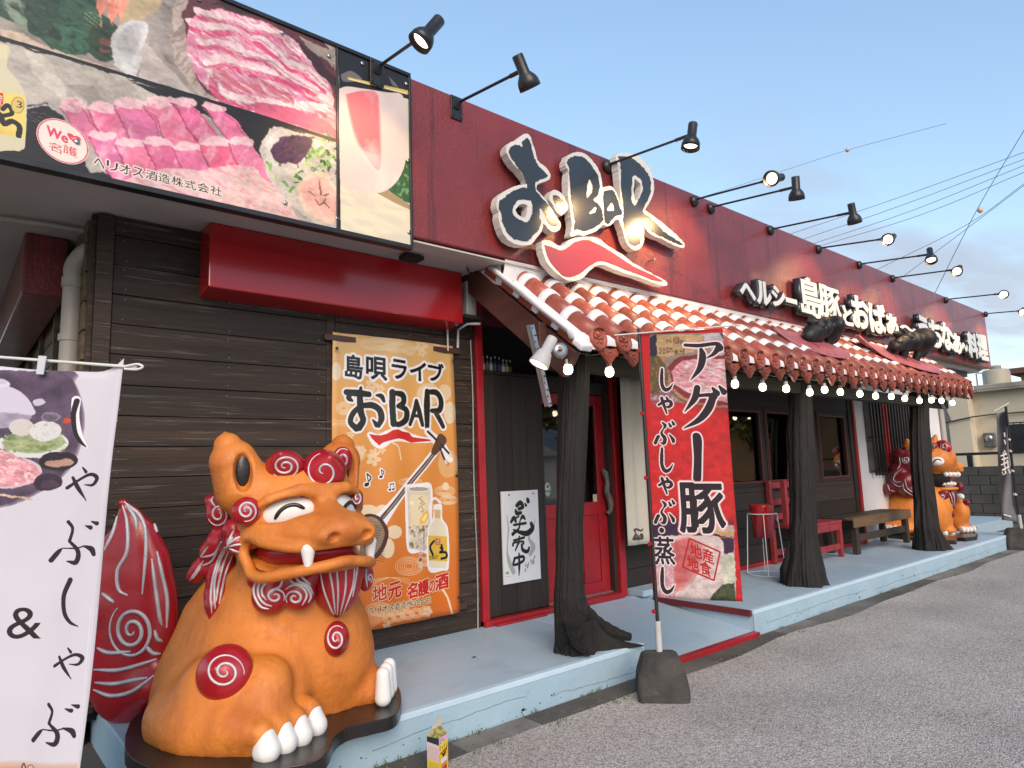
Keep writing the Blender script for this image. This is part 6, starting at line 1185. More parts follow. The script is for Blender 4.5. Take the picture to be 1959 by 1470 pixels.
cv.ell(205, 365, 70, 34, (44, 34, 46)); cv.ell(210, 372, 50, 15, (176, 140, 124)); cv.ell(170, 440, 52, 30, (54, 42, 58)); cv.ell(178, 448, 34, 14, (74, 58, 72)); cv.stroke([(-100, 468), (0, 480), (110, 500)], 2.4, (206, 180, 150))
for k in range(10): cv.poly([(-300, 1438 + 3 * k), (280, 1440 + 3 * k), (280, 1447 + 3 * k), (-300, 1445 + 3 * k)], (196, 160, 140), k / 10)
cv.poly([(-300, 1466), (278, 1468), (240, 1800), (-300, 1800)], (196, 150, 124)); cv.stroke([(60, 1490), (75, 1455), (90, 1490)], 1.6, (90, 60, 56)); cv.ell(105, 1472, 16, 16, (110, 70, 60)); cv.ell(105, 1470, 11, 11, (206, 170, 150))
cv.photo(4, .6, (.30, .66)); WI = (36, 26, 34)
for hl in (1, 0):
    h_ = (1.6, (226, 222, 228)) if hl else None
    if hl: cv.stroke([(272, 148), (268, 210), (282, 280), (304, 320)], [8, 6.8, 5.6, 3], (226, 222, 228))
cv.stroke([(274, 152), (262, 200), (266, 260), (282, 296), (304, 320)], [5.2, 4.6, 3.8, 3.4, 1.0], WI)
def yaj(x, y, s=1.0):
    cv.stroke([(x, y + 58 * s), (x + 45 * s, y + 30 * s), (x + 86 * s, y + 14 * s), (x + 112 * s, y + 28 * s), (x + 96 * s, y + 52 * s), (x + 62 * s, y + 50 * s)], [3.4 * s, 2.6 * s, 3.4 * s, 4.2 * s, 3.0 * s, .8], WI)
    cv.stroke([(x + 56 * s, y - 12 * s), (x + 68 * s, y + 4 * s)], [1.6, 3.2 * s], WI); cv.stroke([(x + 20 * s, y + 22 * s), (x + 38 * s, y + 60 * s), (x + 70 * s, y + 108 * s)], [2.8 * s, 4.2 * s, .8], WI)
def buj(x, y, s=1.0):
    cv.stroke([(x + 62 * s, y + 4 * s), (x + 78 * s, y + 30 * s), (x + 66 * s, y + 74 * s)], [3.6 * s, 3.0 * s, 3.4 * s], WI); cv.stroke([(x + 66 * s, y + 74 * s), (x + 100 * s, y + 112 * s), (x + 92 * s, y + 150 * s), (x + 56 * s, y + 146 * s)], [2.6 * s, 4.8 * s, 5.2 * s, 1.2], WI)
    cv.stroke([(x, y + 140 * s), (x + 24 * s, y + 112 * s), (x + 40 * s, y + 98 * s)], [4.8 * s, 4.4 * s, 1.0], WI); cv.stroke([(x + 120 * s, y + 92 * s), (x + 152 * s, y + 104 * s), (x + 162 * s, y + 124 * s)], [1.2, 5.4 * s, 4.0 * s], WI)
    cv.stroke([(x + 128 * s, y + 20 * s), (x + 150 * s, y + 28 * s)], [1.0, 4.4 * s], WI); cv.stroke([(x + 152 * s, y + 6 * s), (x + 174 * s, y + 14 * s)], [1.0, 4.4 * s], WI)
    cv.stroke([(x + 40 * s, y + 98 * s), (x + 90 * s, y + 100 * s), (x + 130 * s, y + 92 * s)], [1.0, 1.6, 1.2], WI)
yaj(236, 405); buj(176, 582); cv.stroke([(246, 796), (222, 850), (224, 910), (246, 945), (278, 962)], [5.4, 4.8, 4.4, 3.4, 1.0], WI); yaj(190, 1050, .92); buj(112, 1236, .95)
cv.text('&', (30, 886), (136, 1006), WI)
for k in range(3): cv.stroke([(345 - 10 * k, 900), (322 - 8 * k, 1100), (305 - 8 * k, 1400)], .6, (226, 226, 232), .5)
wb = thing('pole_banner', (float(wO[0]), float(wO[1]), 0), 'white banner with vertical black hiragana and a hot pot photograph at the left edge', 'banner')
nrm = np.array([wA_[1], -wA_[0], 0]); nrm /= np.linalg.norm(nrm)
def wrip(a, b):
    sag = -.018 * math.sin(math.pi * min(1, a * 1.0)) * (1 - b) if a < 1 else 0
    pull = -wA_ * (.17 * a * b) ; return pull + nrm * (.016 * math.sin(a * 6 + b * 2) * (.2 + b) + .030 * max(0, a - .7) * math.sin(b * 9) + .006 * math.sin(a * 19 + b * 7)) + np.array([0, 0, sag + (.05 * max(0, (a - .86) / .14) ** 2 * max(0, 1 - b * 14))])
sheet('printed_cloth', wO, wA_, wB_, cv.material('white banner print', .8, 1.0), wb, 30, 60, wrip)
M_wrod = pm('white plastic rod', (.66, .66, .64), (.6, .6, .58), 5, .35)
q = MB(); ra = P(-160, 672, DW - .05); rb = P(262, 703, DW); q.tube([ra, rb], .0055, 8); q.build('top_rod', M_wrod, wb)
q = MB(); hk = [P(236, 702, DW - .01), P(262, 697, DW - .01), P(273, 702, DW - .01), P(262, 707, DW - .01), P(238, 706, DW - .01)]; q.tube(catmull(hk, 5), .0045, 8); q.build('end_loop', M_wrod, wb)
q = MB(); q.tube([P(-160, 640, DW - .05), P(-160, 640, DW - .05) * np.array([1, 1, 0])], .012, 10); q.build('pole', M_black, wb)
q = MB(); a = P(75, 681, DW - .035); b2 = P(90, 682, DW - .035); c = P(84, 717, DW - .035); d = P(70, 716, DW - .035); q.hexa([a, b2, c, d], [p_ + nrm * .004 for p_ in (a, b2, c, d)]); q.build('fabric_loop', pm('pale strap', (.60, .62, .68), (.55, .57, .63), 5, .7), wb)
px3 = P(-160, 640, DW - .05); pedestal(float(px3[0]), float(px3[1]), .185, .26, 'concrete block under the white banner, outside the left edge', .3)

# ================================================================== white calligraphy placard
YQ = YW - .012
c0 = U(958, 940, 'y', YQ); c1 = U(1030, 938, 'y', YQ); c2 = U(1032, 1108, 'y', YQ); c3 = U(963, 1119, 'y', YQ)
QX0, QX1, QZ1, QZ0 = (c0[0] + c3[0]) / 2, (c1[0] + c2[0]) / 2, (c0[2] + c1[2]) / 2, (c2[2] + c3[2]) / 2
cv = Canvas((QX0, YQ - .006, QZ1), (QX1 - QX0, 0, 0), (0, 0, QZ0 - QZ1), 240, int(240 * (QZ1 - QZ0) / (QX1 - QX0)), (216, 220, 226))
Z(880, 780, 3.4187)
cv.stroke([(305, 700), (316, 800), (308, 930), (322, 1010), (350, 1075)], [.6, 1.6, 1.4, 4.0, 4.5], (150, 152, 154), .8); cv.stroke([(490, 730), (480, 800), (450, 850), (480, 910), (460, 960)], [.6, 1.6, 2.0, 4.8, 3.5], (150, 152, 154), .8)
for p, w in (([(372, 640), (395, 622), (412, 650), (385, 662)], [3.5, 4, 3, 3]), ([(425, 628), (432, 640)], [1.5, 2.5]), ([(442, 600), (446, 612)], [3.2, 3.8]), ([(364, 672), (372, 692), (398, 688)], [2.4, 3.6, 3.0]), ([(334, 748), (352, 722), (365, 745)], [2.5, 3.6, 2.5]), ([(362, 724), (385, 712)], [1.8, 1.5]), ([(395, 735), (410, 712), (424, 728)], [1.5, 3.2, 2.0]), ([(352, 768), (430, 756)], [2, 2.4]), ([(345, 828), (385, 790), (392, 745)], [3.2, 2, 1.6]), ([(350, 800), (400, 818), (440, 822), (474, 790), (466, 758)], [1.6, 3.6, 4.8, 4.6, 3.4]), ([(352, 870), (420, 850)], [2, 2.2]), ([(388, 845), (384, 890)], [1.8, 1.8]), ([(346, 902), (352, 886), (410, 876), (416, 890)], [2.2, 1.8, 1.8, 2.0]), ([(378, 895), (362, 935)], [2, 1.4]), ([(404, 895), (410, 930), (440, 942), (454, 915)], [2.2, 3.0, 3.2, 2.0]), ([(358, 985), (352, 1030), (412, 1005), (412, 975), (362, 985)], [2.4, 2.2, 2.4, 2.6, 2.2]), ([(386, 955), (388, 1030), (386, 1098)], [1.6, 2.6, 1.0])): cv.stroke(p, w, (22, 22, 24))
for x, y in ((428, 1030), (445, 1022), (440, 1040), (462, 1000), (478, 995), (470, 1015), (486, 975), (480, 1010), (426, 1062)): cv.stroke([(x, y - 8), (x + 6, y), (x - 2, y + 6), (x + 4, y + 10)], .5, (60, 60, 62))
cv.ell(311, 1083, 9, 9, (130, 160, 70)); cv.ell(300, 1086, 3, 5, (150, 170, 90)); cv.stroke([(295, 1108), (310, 1104), (330, 1110)], .4, (170, 170, 172))
t = thing('placard', (QX0, YQ, QZ0), 'white placard with brushed black vertical characters on the dark board panel by the door', 'placard')
q = MB(); q.box((QX0, YQ - .0045, QZ0), (QX1, YQ + .006, QZ1)); q.build('board', pm('white placard board', (.66, .68, .70), (.6, .62, .64), 5, .6), t); sheet('calligraphy', (QX0 + .001, YQ - .006, QZ1 - .001), (QX1 - QX0 - .002, 0, 0), (0, 0, QZ0 - QZ1 + .002), cv.material('placard print', .6, 1.0), t, thick=.001)
for xx in (QX0 + .08, QX1 - .06):
    q = MB(); q.ball((xx, YQ - .012, QZ1 - .03), .007, 8, 5); q.build('nail', M_sblack, t)

# ================================================================== linen curtain with a cat print
YC = 4.22; cX0 = U(1196, 900, 'y', YC)[0]; cX1 = cX0 + .85; cZ1 = U(1195, 722, 'y', YC)[2]; cZ0 = U(1205, 1045, 'y', YC)[2]
cv = Canvas((cX0, YC, cZ1), (cX1 - cX0, 0, 0), (0, 0, cZ0 - cZ1), 330, 700, (212, 206, 192)); cv.noise([(1100, 600), (1700, 600), (1700, 1300), (1100, 1300)], (168, 158, 138), .5, 3, 60, .5, 0, 3) if False else None
Z(880, 780, 3.4187)
cv.poly([(1132, 862), (1146, 822), (1158, 828), (1178, 838), (1186, 826), (1198, 826), (1200, 860), (1180, 866), (1168, 870), (1158, 866), (1140, 870)], (84, 74, 66), 1, True); cv.stroke([(1150, 822), (1142, 800), (1165, 798), (1190, 806), (1198, 792)], [1.0, 1.6, 1.8, 1.4, .6], (84, 74, 66)); cv.stroke([(1172, 850), (1180, 842), (1188, 852)], .4, (180, 170, 150)); cv.stroke([(1150, 850), (1156, 838)], .4, (180, 170, 150))
cv.stroke([(1090, 902), (1260, 922)], .35, (150, 140, 120)); cv.stroke([(1097, 500), (1093, 900)], .3, (150, 140, 120))
t = thing('door_curtain', (cX0, YC, cZ0), 'beige linen curtain with a small printed cat, hanging beside the entrance', 'curtain')
sheet('linen', (cX0, YC, cZ1), (cX1 - cX0, 0, 0), (0, 0, cZ0 - cZ1), cv.material('linen print', .9, .95), t, 60, 20, lambda a, b: (0, .020 * math.sin(a * 34 + math.sin(b * 2) * .6) * (1 - .55 * b) + .01 * math.sin(a * 9 + b), 0))
q = MB(); q.tube([(4.35, YC, cZ1 + .015), (7.0, YC, cZ1 + .03)], .014, 10); q.build('curtain_rod', pm('bamboo rod', (.48, .44, .34), (.4, .36, .28), 4, .5), t)
for xx in (4.36, 6.2):
    q = MB(); q.tube([(xx, YC, cZ1 + .02), (xx, YC, cZ1 + .25)], .008, 6); q.build('rod_hanger', M_rafter, t)
# ================================================================== near lion-dog statue
def mkP(ox, oy, s, dep):
    def f_(u, v, d=0.0): return P(ox + u / s, oy + v / s, dep + d)
    return f_
LP = mkP(150, 800, 2.194, 3.42); PXM = 3.42 / CF / 2.194          # metres per zoomed pixel
hz = np.array([CFW[0], CFW[1], 0]); hz /= np.linalg.norm(hz); hr = np.array([hz[1], -hz[0], 0])     # away, right (horizontal)
VB = (hr, hz, np.array([0, 0, 1.]))
lion = thing('lion_dog_statue', (1.30, 3.55, FL), 'large orange smiling lion-dog statue with crimson curls at the near end of the platform', 'statue', 'lion-dog statues on the platform')
ZB = FL + .055; HZ_ = np.array([0, 0, 1.])
# head frame
HC = LP(905, 405, .02); HF = hr * .72 - hz * .70; HF /= np.linalg.norm(HF); HS = hr * .70 + hz * .72; HS /= np.linalg.norm(HS); HU = np.array([0, 0, 1.])
def H(f_, s_, z_): return HC + HF * f_ + HS * s_ + HU * z_
HB = (HF, HS, HU)
def e2(u, v, d, ru, rv, rd): return LP(u, v, d), (ru * PXM, rd, rv * PXM)
S = SDF()
S.ell(*e2(610, 1180, .02, 270, 315, .36), B=VB, k=.10)
S.ell(*e2(650, 1370, .0, 362, 90, .36), B=VB, k=.12); S.line([LP(610, 720, .10), LP(552, 840, .08), LP(468, 1050, .05), LP(408, 1290, .03)], [.10, .135, .14, .14], k=.09)
GB = [U(150 + u / 2.194, 800 + v / 2.194, 'z', ZB) for u, v in ((338, 1386), (392, 1416), (450, 1432), (580, 1438), (700, 1436))]
S.line([g_ + hz * .13 + HZ_ * .07 for g_ in GB], [.13] * 5, k=.14)
S.line([g_ + hz * .22 + HZ_ * .24 for g_ in GB[2:]], [.12] * 3, k=.14)
S.ell(*e2(790, 930, .05, 305, 330, .30), B=VB, k=.12)
S.cone(LP(900, 640, .05), LP(1010, 1000, .10), .25, .27, k=.12)
S.ell(*e2(1020, 1000, .12, 185, 330, .27), B=VB, k=.10)
S.ell(*e2(960, 1200, .10, 240, 130, .26), B=VB, k=.10)
S.cone(LP(1095, 880, .10), LP(1110, 1150, .14), .12, .13, k=.08)
S.ell(*e2(1190, 1135, .12, 130, 92, .14), B=VB, k=.05)
S.ell(*e2(770, 1120, -.20, 195, 235, .17), B=VB, k=.035)
S.ell(*e2(740, 1310, -.24, 200, 95, .17), B=VB, k=.08)
GT = [U(150 + u / 2.194, 800 + v / 2.194, 'z', ZB) for u, v in ((800, 1436), (872, 1402), (938, 1370), (1000, 1328))]
tdir = (GT[3] - GT[0]); tdir /= np.linalg.norm(tdir); fdir = np.array([tdir[1], -tdir[0], 0]); fdir = fdir if fdir @ hz < 0 else -fdir
for g_ in GT: S.cone(g_ - fdir * .22 + HZ_ * .10, g_ - fdir * .045 + HZ_ * .10, .09, .054, k=.035)
S.cone(LP(740, 1240, -.22), GT[1] - fdir * .16 + HZ_ * .07, .15, .09, k=.07)
GF = U(150 + 1296 / 2.194, 800 + 1214 / 2.194, 'z', ZB)
# head
S.ell(H(0, 0, .02), (.27, .295, .26), B=HB, k=.10)
S.ell(H(.0, 0, -.13), (.27, .275, .18), B=HB, k=.08)
S.ell(H(.24, 0, -.07), (.29, .245, .11), B=HB, k=.06)
for sg in (-1, 1):
    S.ell(H(.14, sg * .22, -.10), (.15, .10, .12), B=HB, k=.06)
    S.line([H(.30, sg * .03, .115), H(.29, sg * .12, .125), H(.22, sg * .235, .085), H(.12, sg * .30, .02)], [.040, .034, .030, .028], k=.035)
    S.line([H(-.04, sg * .245, .15), H(-.05, sg * .295, .27), H(-.06, sg * .32, .35), H(-.07, sg * .33, .402)], [.142, .112, .066, .020], k=.045)
S.cone(H(.23, 0, .09), H(.40, 0, -.03), .055, .065, k=.05)
S.ell(H(.46, 0, -.055), (.095, .115, .065), B=HB, k=.04)
for sg in (-1, 1): S.ell(H(.465, sg * .105, -.075), (.075, .055, .05), B=HB, k=.025)
S.ell(H(.19, 0, -.234), (.27, .235, .034), B=HB, k=.03)
# mouth opening
S.ell(H(.27, 0, -.168), (.36, .36, .046), B=HB, k=.015, op='s')
for sg in (-1, 1): S.ell(H(.19, sg * .28, -.165), (.13, .14, .082), B=HB, k=.015, op='s')
def lip(a, up, inset=0.0):
    r = R(a); ca, sa = math.cos(r), math.sin(r); f_ = .15 + (.35 - inset) * ca; s_ = (.295 - inset) * sa; aa = abs(a)
    zu = np.interp(aa, [0, 45, 75, 90, 100], [-.110, -.128, -.106, -.082, -.090]); zl = np.interp(aa, [0, 45, 75, 90, 100], [-.198, -.232, -.262, -.256, -.214])
    return H(f_, s_, zu if up else zl)
ang = list(range(-100, 101, 8))
cor = lambda sg: [lip(sg * 100, False, .01), H(.076, sg * .292, -.17), H(.070, sg * .292, -.145), H(.076, sg * .292, -.115), lip(sg * 100, True, .01)]
S.line([lip(a, True, .01) for a in ang], [.024] * len(ang), k=.018)
S.line(cor(-1)[::-1][:-1] + [lip(a, False, .012) for a in ang] + cor(1)[1:], [.026] * (len(ang) + 8), k=.018)
# eye sockets, nostrils, ear hollows
EY = []
for sg in (-1, 1):
    nrm_ = HF * .84 + HS * sg * .54 + HU * .06; nrm_ /= np.linalg.norm(nrm_); tan = np.cross(HU, nrm_); tan /= np.linalg.norm(tan); tan = tan + HU * (.16 * (1 if (tan @ HF) > 0 else -1)); tan /= np.linalg.norm(tan); upv = np.cross(nrm_, tan)
    c = H(.235 if sg < 0 else .255, -.150 if sg < 0 else .142, .028); EY.append((sg, c, nrm_, tan, upv)); S.ell(c + nrm_ * .025, (.128, .045, .072), B=(tan, nrm_, upv), k=.02, op='s')
    S.ell(H(.535, sg * .085, -.085), (.045, .030, .020), B=HB, k=.012, op='s')
    en = HF * .82 + HS * sg * .30 - HU * .0; en /= np.linalg.norm(en); et = np.cross(HU, en); ec = H(.035, sg * .285, .225)
    S.ell(ec + en * .05, (.044, .085, .100), B=(et, en, HU), k=.008, op='s')
body = S.build('body', M_orange, lion, h=.0115, zmin=ZB)
bv = bvh_of([body])
def redpart(name, S_, mat=M_sred, h=.008, parent=None): return S_.build(name, mat, parent or lion, h=h)
# eyes, pupils (closed smiling arcs)
for sg, c, n_, t_, u_ in EY:
    q = SDF(); q.ell(c - n_ * .012, (.125, .040, .069), B=(t_, n_, u_), k=0); eo = q.build('eye', M_swhite, lion, h=.006); eb = bvh_of([eo])
    base = [(-.62, -.30), (-.35, .12), (0, .34), (.38, .30), (.70, -.02)] if sg < 0 else [(-.70, -.28), (-.45, .06), (0, .34), (.35, .28), (.66, .0)]
    pts = []
    for a, b in catmull(base, 5):
        aa = a * (1 if (t_ @ CR) > 0 else -1); p0 = c + t_ * (aa * .105) + u_ * (b * .075) + n_ * .2; r_ = eb.ray_cast(Vector(p0), Vector(-n_)); 
        if r_[0] is not None: pts.append(r_[0])
    if len(pts) > 3: q = MB(); n = len(pts); q.tube(pts, [.010 * min(1, .45 + 1.6 * math.sin(math.pi * (i + .5) / n)) for i in range(n)], 8); q.build('closed_pupil', M_sblack, eo)
    en = HF * .82 + HS * sg * .30; en /= np.linalg.norm(en); et = np.cross(HU, en); ec = H(.035, sg * .285, .225)
    q = SDF(); q.ell(ec - en * .030, (.049, .034, .104), B=(et, en, HU), k=0); q.build('ear_hollow', M_sblack, lion, h=.008)
q = SDF(); q.ell(H(.12, 0, -.165), (.29, .225, .09), B=HB, k=0); q.build('mouth_lining', M_sred, lion, h=.012)
for a in (-34, 40):
    t0 = lip(a, True, .012) - HU * .012; q = SDF(); q.cone(t0, t0 - HU * .078 + HF * .004, .033, .017, k=.01); q.build('fang', M_swhite, lion, h=.006)
# toes
for k, g_ in enumerate(GT):
    q = SDF(); q.cone(g_ - fdir * .025 + HZ_ * .088, g_ - fdir * .005 + HZ_ * .045, .044, .048, k=.01); q.cone(g_ - fdir * .03 + HZ_ * .03, g_ - fdir * .005 + HZ_ * .03, .046, .046, k=.02); q.build('toe', M_swhite, lion, h=.007)
for k in range(3):
    q = SDF(); gg = GF + hz * (.085 * k) - hr * .02; q.cone(gg + HZ_ * .16, gg + HZ_ * .045, .034, .042, k=.01); q.build('toe', M_swhite, lion, h=.008)
LINES = []
def stripes(parent, targets, curves, r=.0052, Pf=None, lift=.001, mat=None, name='painted_lines'):
    """curves in zoomed-photo pixels laid onto the sculpted surface as raised paint lines"""
    bvx = bvh_of(targets); q = MB(); ox, oy, s_ = Pf or (150, 800, 2.194)
    for cvv in curves:
        pts = []; last = None
        for u, v in (catmull(cvv, 6) if len(cvv) < 30 else cvv):
            h_ = hit(bvx, ox + u / s_, oy + v / s_, lift)
            if h_ is None or (last is not None and (h_ - last).length > .09):
                if len(pts) > 2: n = len(pts); q.tube(pts, [r * (.35 + .65 * min(1, 4 * min(i + .5, n - i - .5) / n)) for i in range(n)], 6)
                pts = []
            if h_ is not None: pts.append(h_)
            last = h_
        if len(pts) > 2: n = len(pts); q.tube(pts, [r * (.35 + .65 * min(1, 4 * min(i + .5, n - i - .5) / n)) for i in range(n)], 6)
    if q.v: return q.build(name, mat or M_silver, parent)
def on_body(u, v, inset=0.0):
    d = ray(150 + u / 2.194, 800 + v / 2.194); r_ = bv.ray_cast(Vector(CC), Vector(d).normalized())
    return (np.array(r_[0][:]) + np.array(d) / np.linalg.norm(d) * inset, np.array(r_[1][:])) if r_[0] is not None else (LP(u, v), -hz)
def basis(n_):
    t_ = np.cross(HU, n_); t_ /= np.linalg.norm(t_) + 1e-9; return (t_, n_, np.cross(n_, t_))
def curl(name, u, v, ru, rv, th, turns, a0, inset=.0, cw=1, depth=None):
    if depth is None: c, n_ = on_body(u, v, inset)
    else: c, n_ = LP(u, v, depth), -hz
    n_ = n_ * .6 - (CFW * .4); n_ /= np.linalg.norm(n_); q = SDF(); B_b = basis(n_); q.ell(c, (ru * PXM, th, rv * PXM), B=B_b, k=0); q.ell(c + n_ * th * .30, (ru * PXM * .62, th * .95, rv * PXM * .62), B=B_b, k=.02); q.ell(c + n_ * th * .62, (ru * PXM * .28, th * .75, rv * PXM * .28), B=B_b, k=.015)
    o = q.build(name, M_sred, lion, h=.0075); stripes(o, [o], [spiral(u, v, ru * .80, rv * .80, turns, a0, .10, 70, cw)], .0062); return o
curl('hair_curl', 868, 203, 78, 63, .085, 2.2, 1.2)
c1 = curl('hair_curl', 1030, 225, 92, 96, .105, 1.4, 2.0)
curl('hair_curl', 1108, 172, 44, 56, .06, 1.6, 1.6, inset=.02)
curl('body_curl', 613, 1066, 104, 98, .075, 2.1, -.5); curl('body_curl', 1082, 926, 52, 70, .06, 1.8, .4)
curl('cheek_curl', 1170, 335, 24, 36, .04, 1.5, 0)
# mane: red mass beside and under the head
mn = SDF()
def dep_at(u, v, lift=.0):
    d = ray(150 + u / 2.194, 800 + v / 2.194); r_ = bv.ray_cast(Vector(CC), Vector(d).normalized())
    return float((np.array(r_[0][:]) - CC) @ CFW) - 3.42 - lift if r_[0] is not None else .05
for u, v, r, th in ((705, 392, 56, .06), (600, 400, 62, .07), (560, 345, 26, .05), (640, 450, 56, .07), (600, 520, 60, .07), (560, 560, 50, .06), (520, 625, 42, .05), (490, 660, 34, .04), (668, 520, 46, .05)):
    d_ = dep_at(u, v) if u > 620 else .0 + (620 - u) * .0004; mn.ell(LP(u, v, min(d_, .03)), (r * PXM, th, r * PXM), B=VB, k=.035)
for a, b in (((655, 470), (620, 560)), ((620, 560), (590, 660)), ((590, 660), (578, 740)), ((578, 740), (565, 790)), ((565, 790), (552, 838))):
    ra = {655: 46, 620: 50, 590: 48, 578: 44, 565: 30, 552: 7}; da = dep_at(*a); db = dep_at(*b); mn.cone(LP(*a, da), LP(*b, db), ra[a[0]] * PXM, ra[b[0]] * PXM, k=.02)
mane = redpart('mane', mn)
fan = [[(655, 468), (610, 560), (570, 650), (556, 745), (560, 820)], [(648, 500), (600, 590), (572, 690), (574, 800)], [(628, 512), (585, 600), (560, 700), (556, 760)], [(640, 540), (610, 610), (588, 700), (578, 770)], [(652, 560), (618, 650), (602, 720), (590, 780)], [(632, 530), (665, 505), (695, 498)], [(634, 540), (665, 532), (700, 530)], [(634, 548), (665, 560), (696, 566)], [(600, 520), (570, 570), (520, 585)], [(590, 540), (560, 600), (520, 620)], [(545, 540), (520, 575), (515, 585)], [(525, 600), (490, 650), (470, 680)], [(515, 625), (480, 675)]]
stripes(mane, [mane], fan + [spiral(706, 390, 44, 44, 1.9, 2.4, .12, 60), spiral(588, 405, 44, 50, 1.6, -1.0, .2, 50), [(565, 330), (560, 350), (575, 372)]], .0062)
# collar curls and beard under the jaw
cl_ = SDF()
for u, v, r, th, dl in ((742, 680, 32, .045, .0), (805, 745, 72, .07, .03), (800, 690, 50, .06, .03), (925, 735, 66, .07, .05), (930, 690, 56, .06, .05), (870, 680, 50, .06, .04), (980, 660, 40, .05, .05)):
    cl_.ell(LP(u, v, dep_at(u, min(v + 40, 760)) - dl), (r * PXM, th, r * PXM), B=VB, k=.02)
col_ = redpart('collar_curls', cl_)
stripes(col_, [col_], [spiral(826, 748, 42, 36, 1.5, -2.6, .15, 50), spiral(908, 755, 38, 34, 1.5, -.6, .15, 50, -1), [(780, 655), (742, 700), (740, 745), (765, 790), (800, 802)], [(800, 655), (760, 700), (757, 745), (780, 778), (812, 790)], [(820, 660), (776, 705), (772, 740), (790, 765)], [(858, 675), (848, 705), (820, 722), (800, 740)], [(875, 655), (900, 690), (950, 705), (975, 745), (965, 775)], [(905, 655), (925, 685), (965, 705), (985, 740)], [(925, 655), (950, 680), (975, 700)], [(868, 720), (905, 700), (940, 712), (958, 745), (940, 785)], [(735, 600), (700, 625), (672, 655)], [(725, 625), (695, 645), (675, 665)], [(750, 655), (715, 655), (680, 665)]], .0068)
bd = SDF(); dB = dep_at(1080, 820)
for a, b, ra, rb in (((1030, 650), (1060, 740), 58, 62), ((1140, 640), (1110, 740), 58, 60), ((1085, 700), (1085, 780), 82, 44), ((1085, 780), (1085, 822), 44, 12), ((1085, 620), (1085, 700), 88, 84)):
    bd.cone(LP(*a, dB - .035), LP(*b, dB - .03), ra * PXM, rb * PXM, k=.03)
bd.ell(LP(1205, 665, dB + .14), (34 * PXM, .05, 62 * PXM), B=VB, k=.02)
beard = redpart('beard', bd)
stripes(beard, [beard], [[(1015, 640), (1030, 720), (1060, 800), (1072, 825)], [(1050, 622), (1068, 720), (1078, 820)], [(1082, 618), (1090, 720), (1087, 826)], [(1122, 610), (1120, 720), (1098, 826)], [(1160, 605), (1150, 710), (1110, 822)], [(1172, 602), (1166, 660), (1150, 750)], [(1208, 610), (1206, 660), (1212, 710)], spiral(1222, 672, 12, 20, 1.2, 0, .2, 24)], .0055)
# tail
tl_ = SDF(); tpts = [(188, 352, 13), (212, 420, 54), (240, 510, 98), (256, 620, 134), (262, 740, 152), (262, 850, 158), (248, 960, 165), (222, 1060, 168), (196, 1130, 140), (150, 1010, 150), (150, 880, 150), (130, 760, 130), (140, 640, 100), (165, 540, 70)]
for u, v, r in tpts: tl_.ell(LP(u, v, .16 - .00012 * (v - 350)), (r * PXM, max(.03, r * PXM * .55), r * PXM * 1.05), B=VB, k=.05)
tl_.cone(LP(330, 1120, .02), LP(240, 1120, .08), .10, .12, k=.05); tail = redpart('tail', tl_, h=.010)
stripes(tail, [tail], [spiral(225, 893, 98, 120, 2.6, .3, .07, 110), [(185, 365), (205, 440), (205, 560), (165, 640), (170, 720), (208, 745)], [(190, 350), (265, 420), (285, 530), (268, 740)], [(215, 345), (290, 385), (330, 480)], [(308, 590), (322, 700), (340, 830), (350, 870)], [(330, 560), (352, 660), (372, 760), (370, 880)], [(280, 950), (310, 985), (345, 990)], [(320, 890), (330, 925), (352, 938)], [(66, 1056), (160, 1058), (240, 1040), (328, 1012)], [(70, 1110), (150, 1115), (230, 1100), (290, 1090)], [(64, 1140), (140, 1165), (230, 1145), (318, 1080)], [(80, 965), (130, 985), (220, 980)], [(100, 735), (150, 775)], [(175, 350), (150, 470), (110, 555)], [(200, 360), (238, 420), (245, 470)]], .0105)
# base plate traced on the floor
outl = [(196, 1330), (200, 1400), (250, 1445), (330, 1475), (450, 1492), (600, 1490), (760, 1478), (900, 1462), (1000, 1440), (1050, 1395), (1075, 1340), (1130, 1300), (1230, 1275), (1320, 1250), (1352, 1205), (1352, 1150), (1325, 1112), (1240, 1080), (1000, 1090), (700, 1130), (400, 1180), (240, 1250)]
pp = catmull(outl + outl[:1], 4)[:-1]; pts = [U(150 + u / 2.194, 800 + v / 2.194, 'z', FL + .06) for u, v in pp]
q = MB(); q.prism([(p_[0], p_[1], FL + .061) for p_ in pts], (0, 0, -.0605)); q.build('base_plate', M_sblack, lion, bevel=.012)

# ================================================================== far lion-dog statue (open mouth)
DF = 10.55; FP = mkP(1660, 800, 5.654, DF); FM = DF / CF / 5.654
lion2 = thing('lion_dog_statue', FP(600, 1250), 'far orange lion-dog statue with open toothy mouth and dark maroon mane behind the last trunk', 'statue', 'lion-dog statues on the platform')
lion2.location.z = FL
S = SDF()
def f2(u, v, d, ru, rv, rd): return FP(u, v, d), (ru * FM, rd, rv * FM)
S.ell(*f2(420, 1020, .1, 195, 260, .38), B=VB, k=.10); S.ell(*f2(600, 980, .05, 200, 280, .38), B=VB, k=.10); S.ell(*f2(370, 1190, .0, 170, 70, .3), B=VB, k=.08)
S.cone(FP(820, 860, -.05), FP(825, 1180, -.1), .13, .12, k=.06); S.ell(*f2(860, 1215, -.16, 85, 45, .14), B=VB, k=.04); S.ell(*f2(700, 1050, .0, 130, 230, .3), B=VB, k=.08)
S.ell(*f2(975, 1010, .12, 98, 145, .2), B=VB, k=.05); S.ell(*f2(1060, 1195, .05, 110, 48, .15), B=VB, k=.04); S.cone(FP(960, 1100, .1), FP(1000, 1200, .1), .14, .13, k=.06); S.ell(*f2(240, 1180, -.1, 100, 55, .15), B=VB, k=.04)
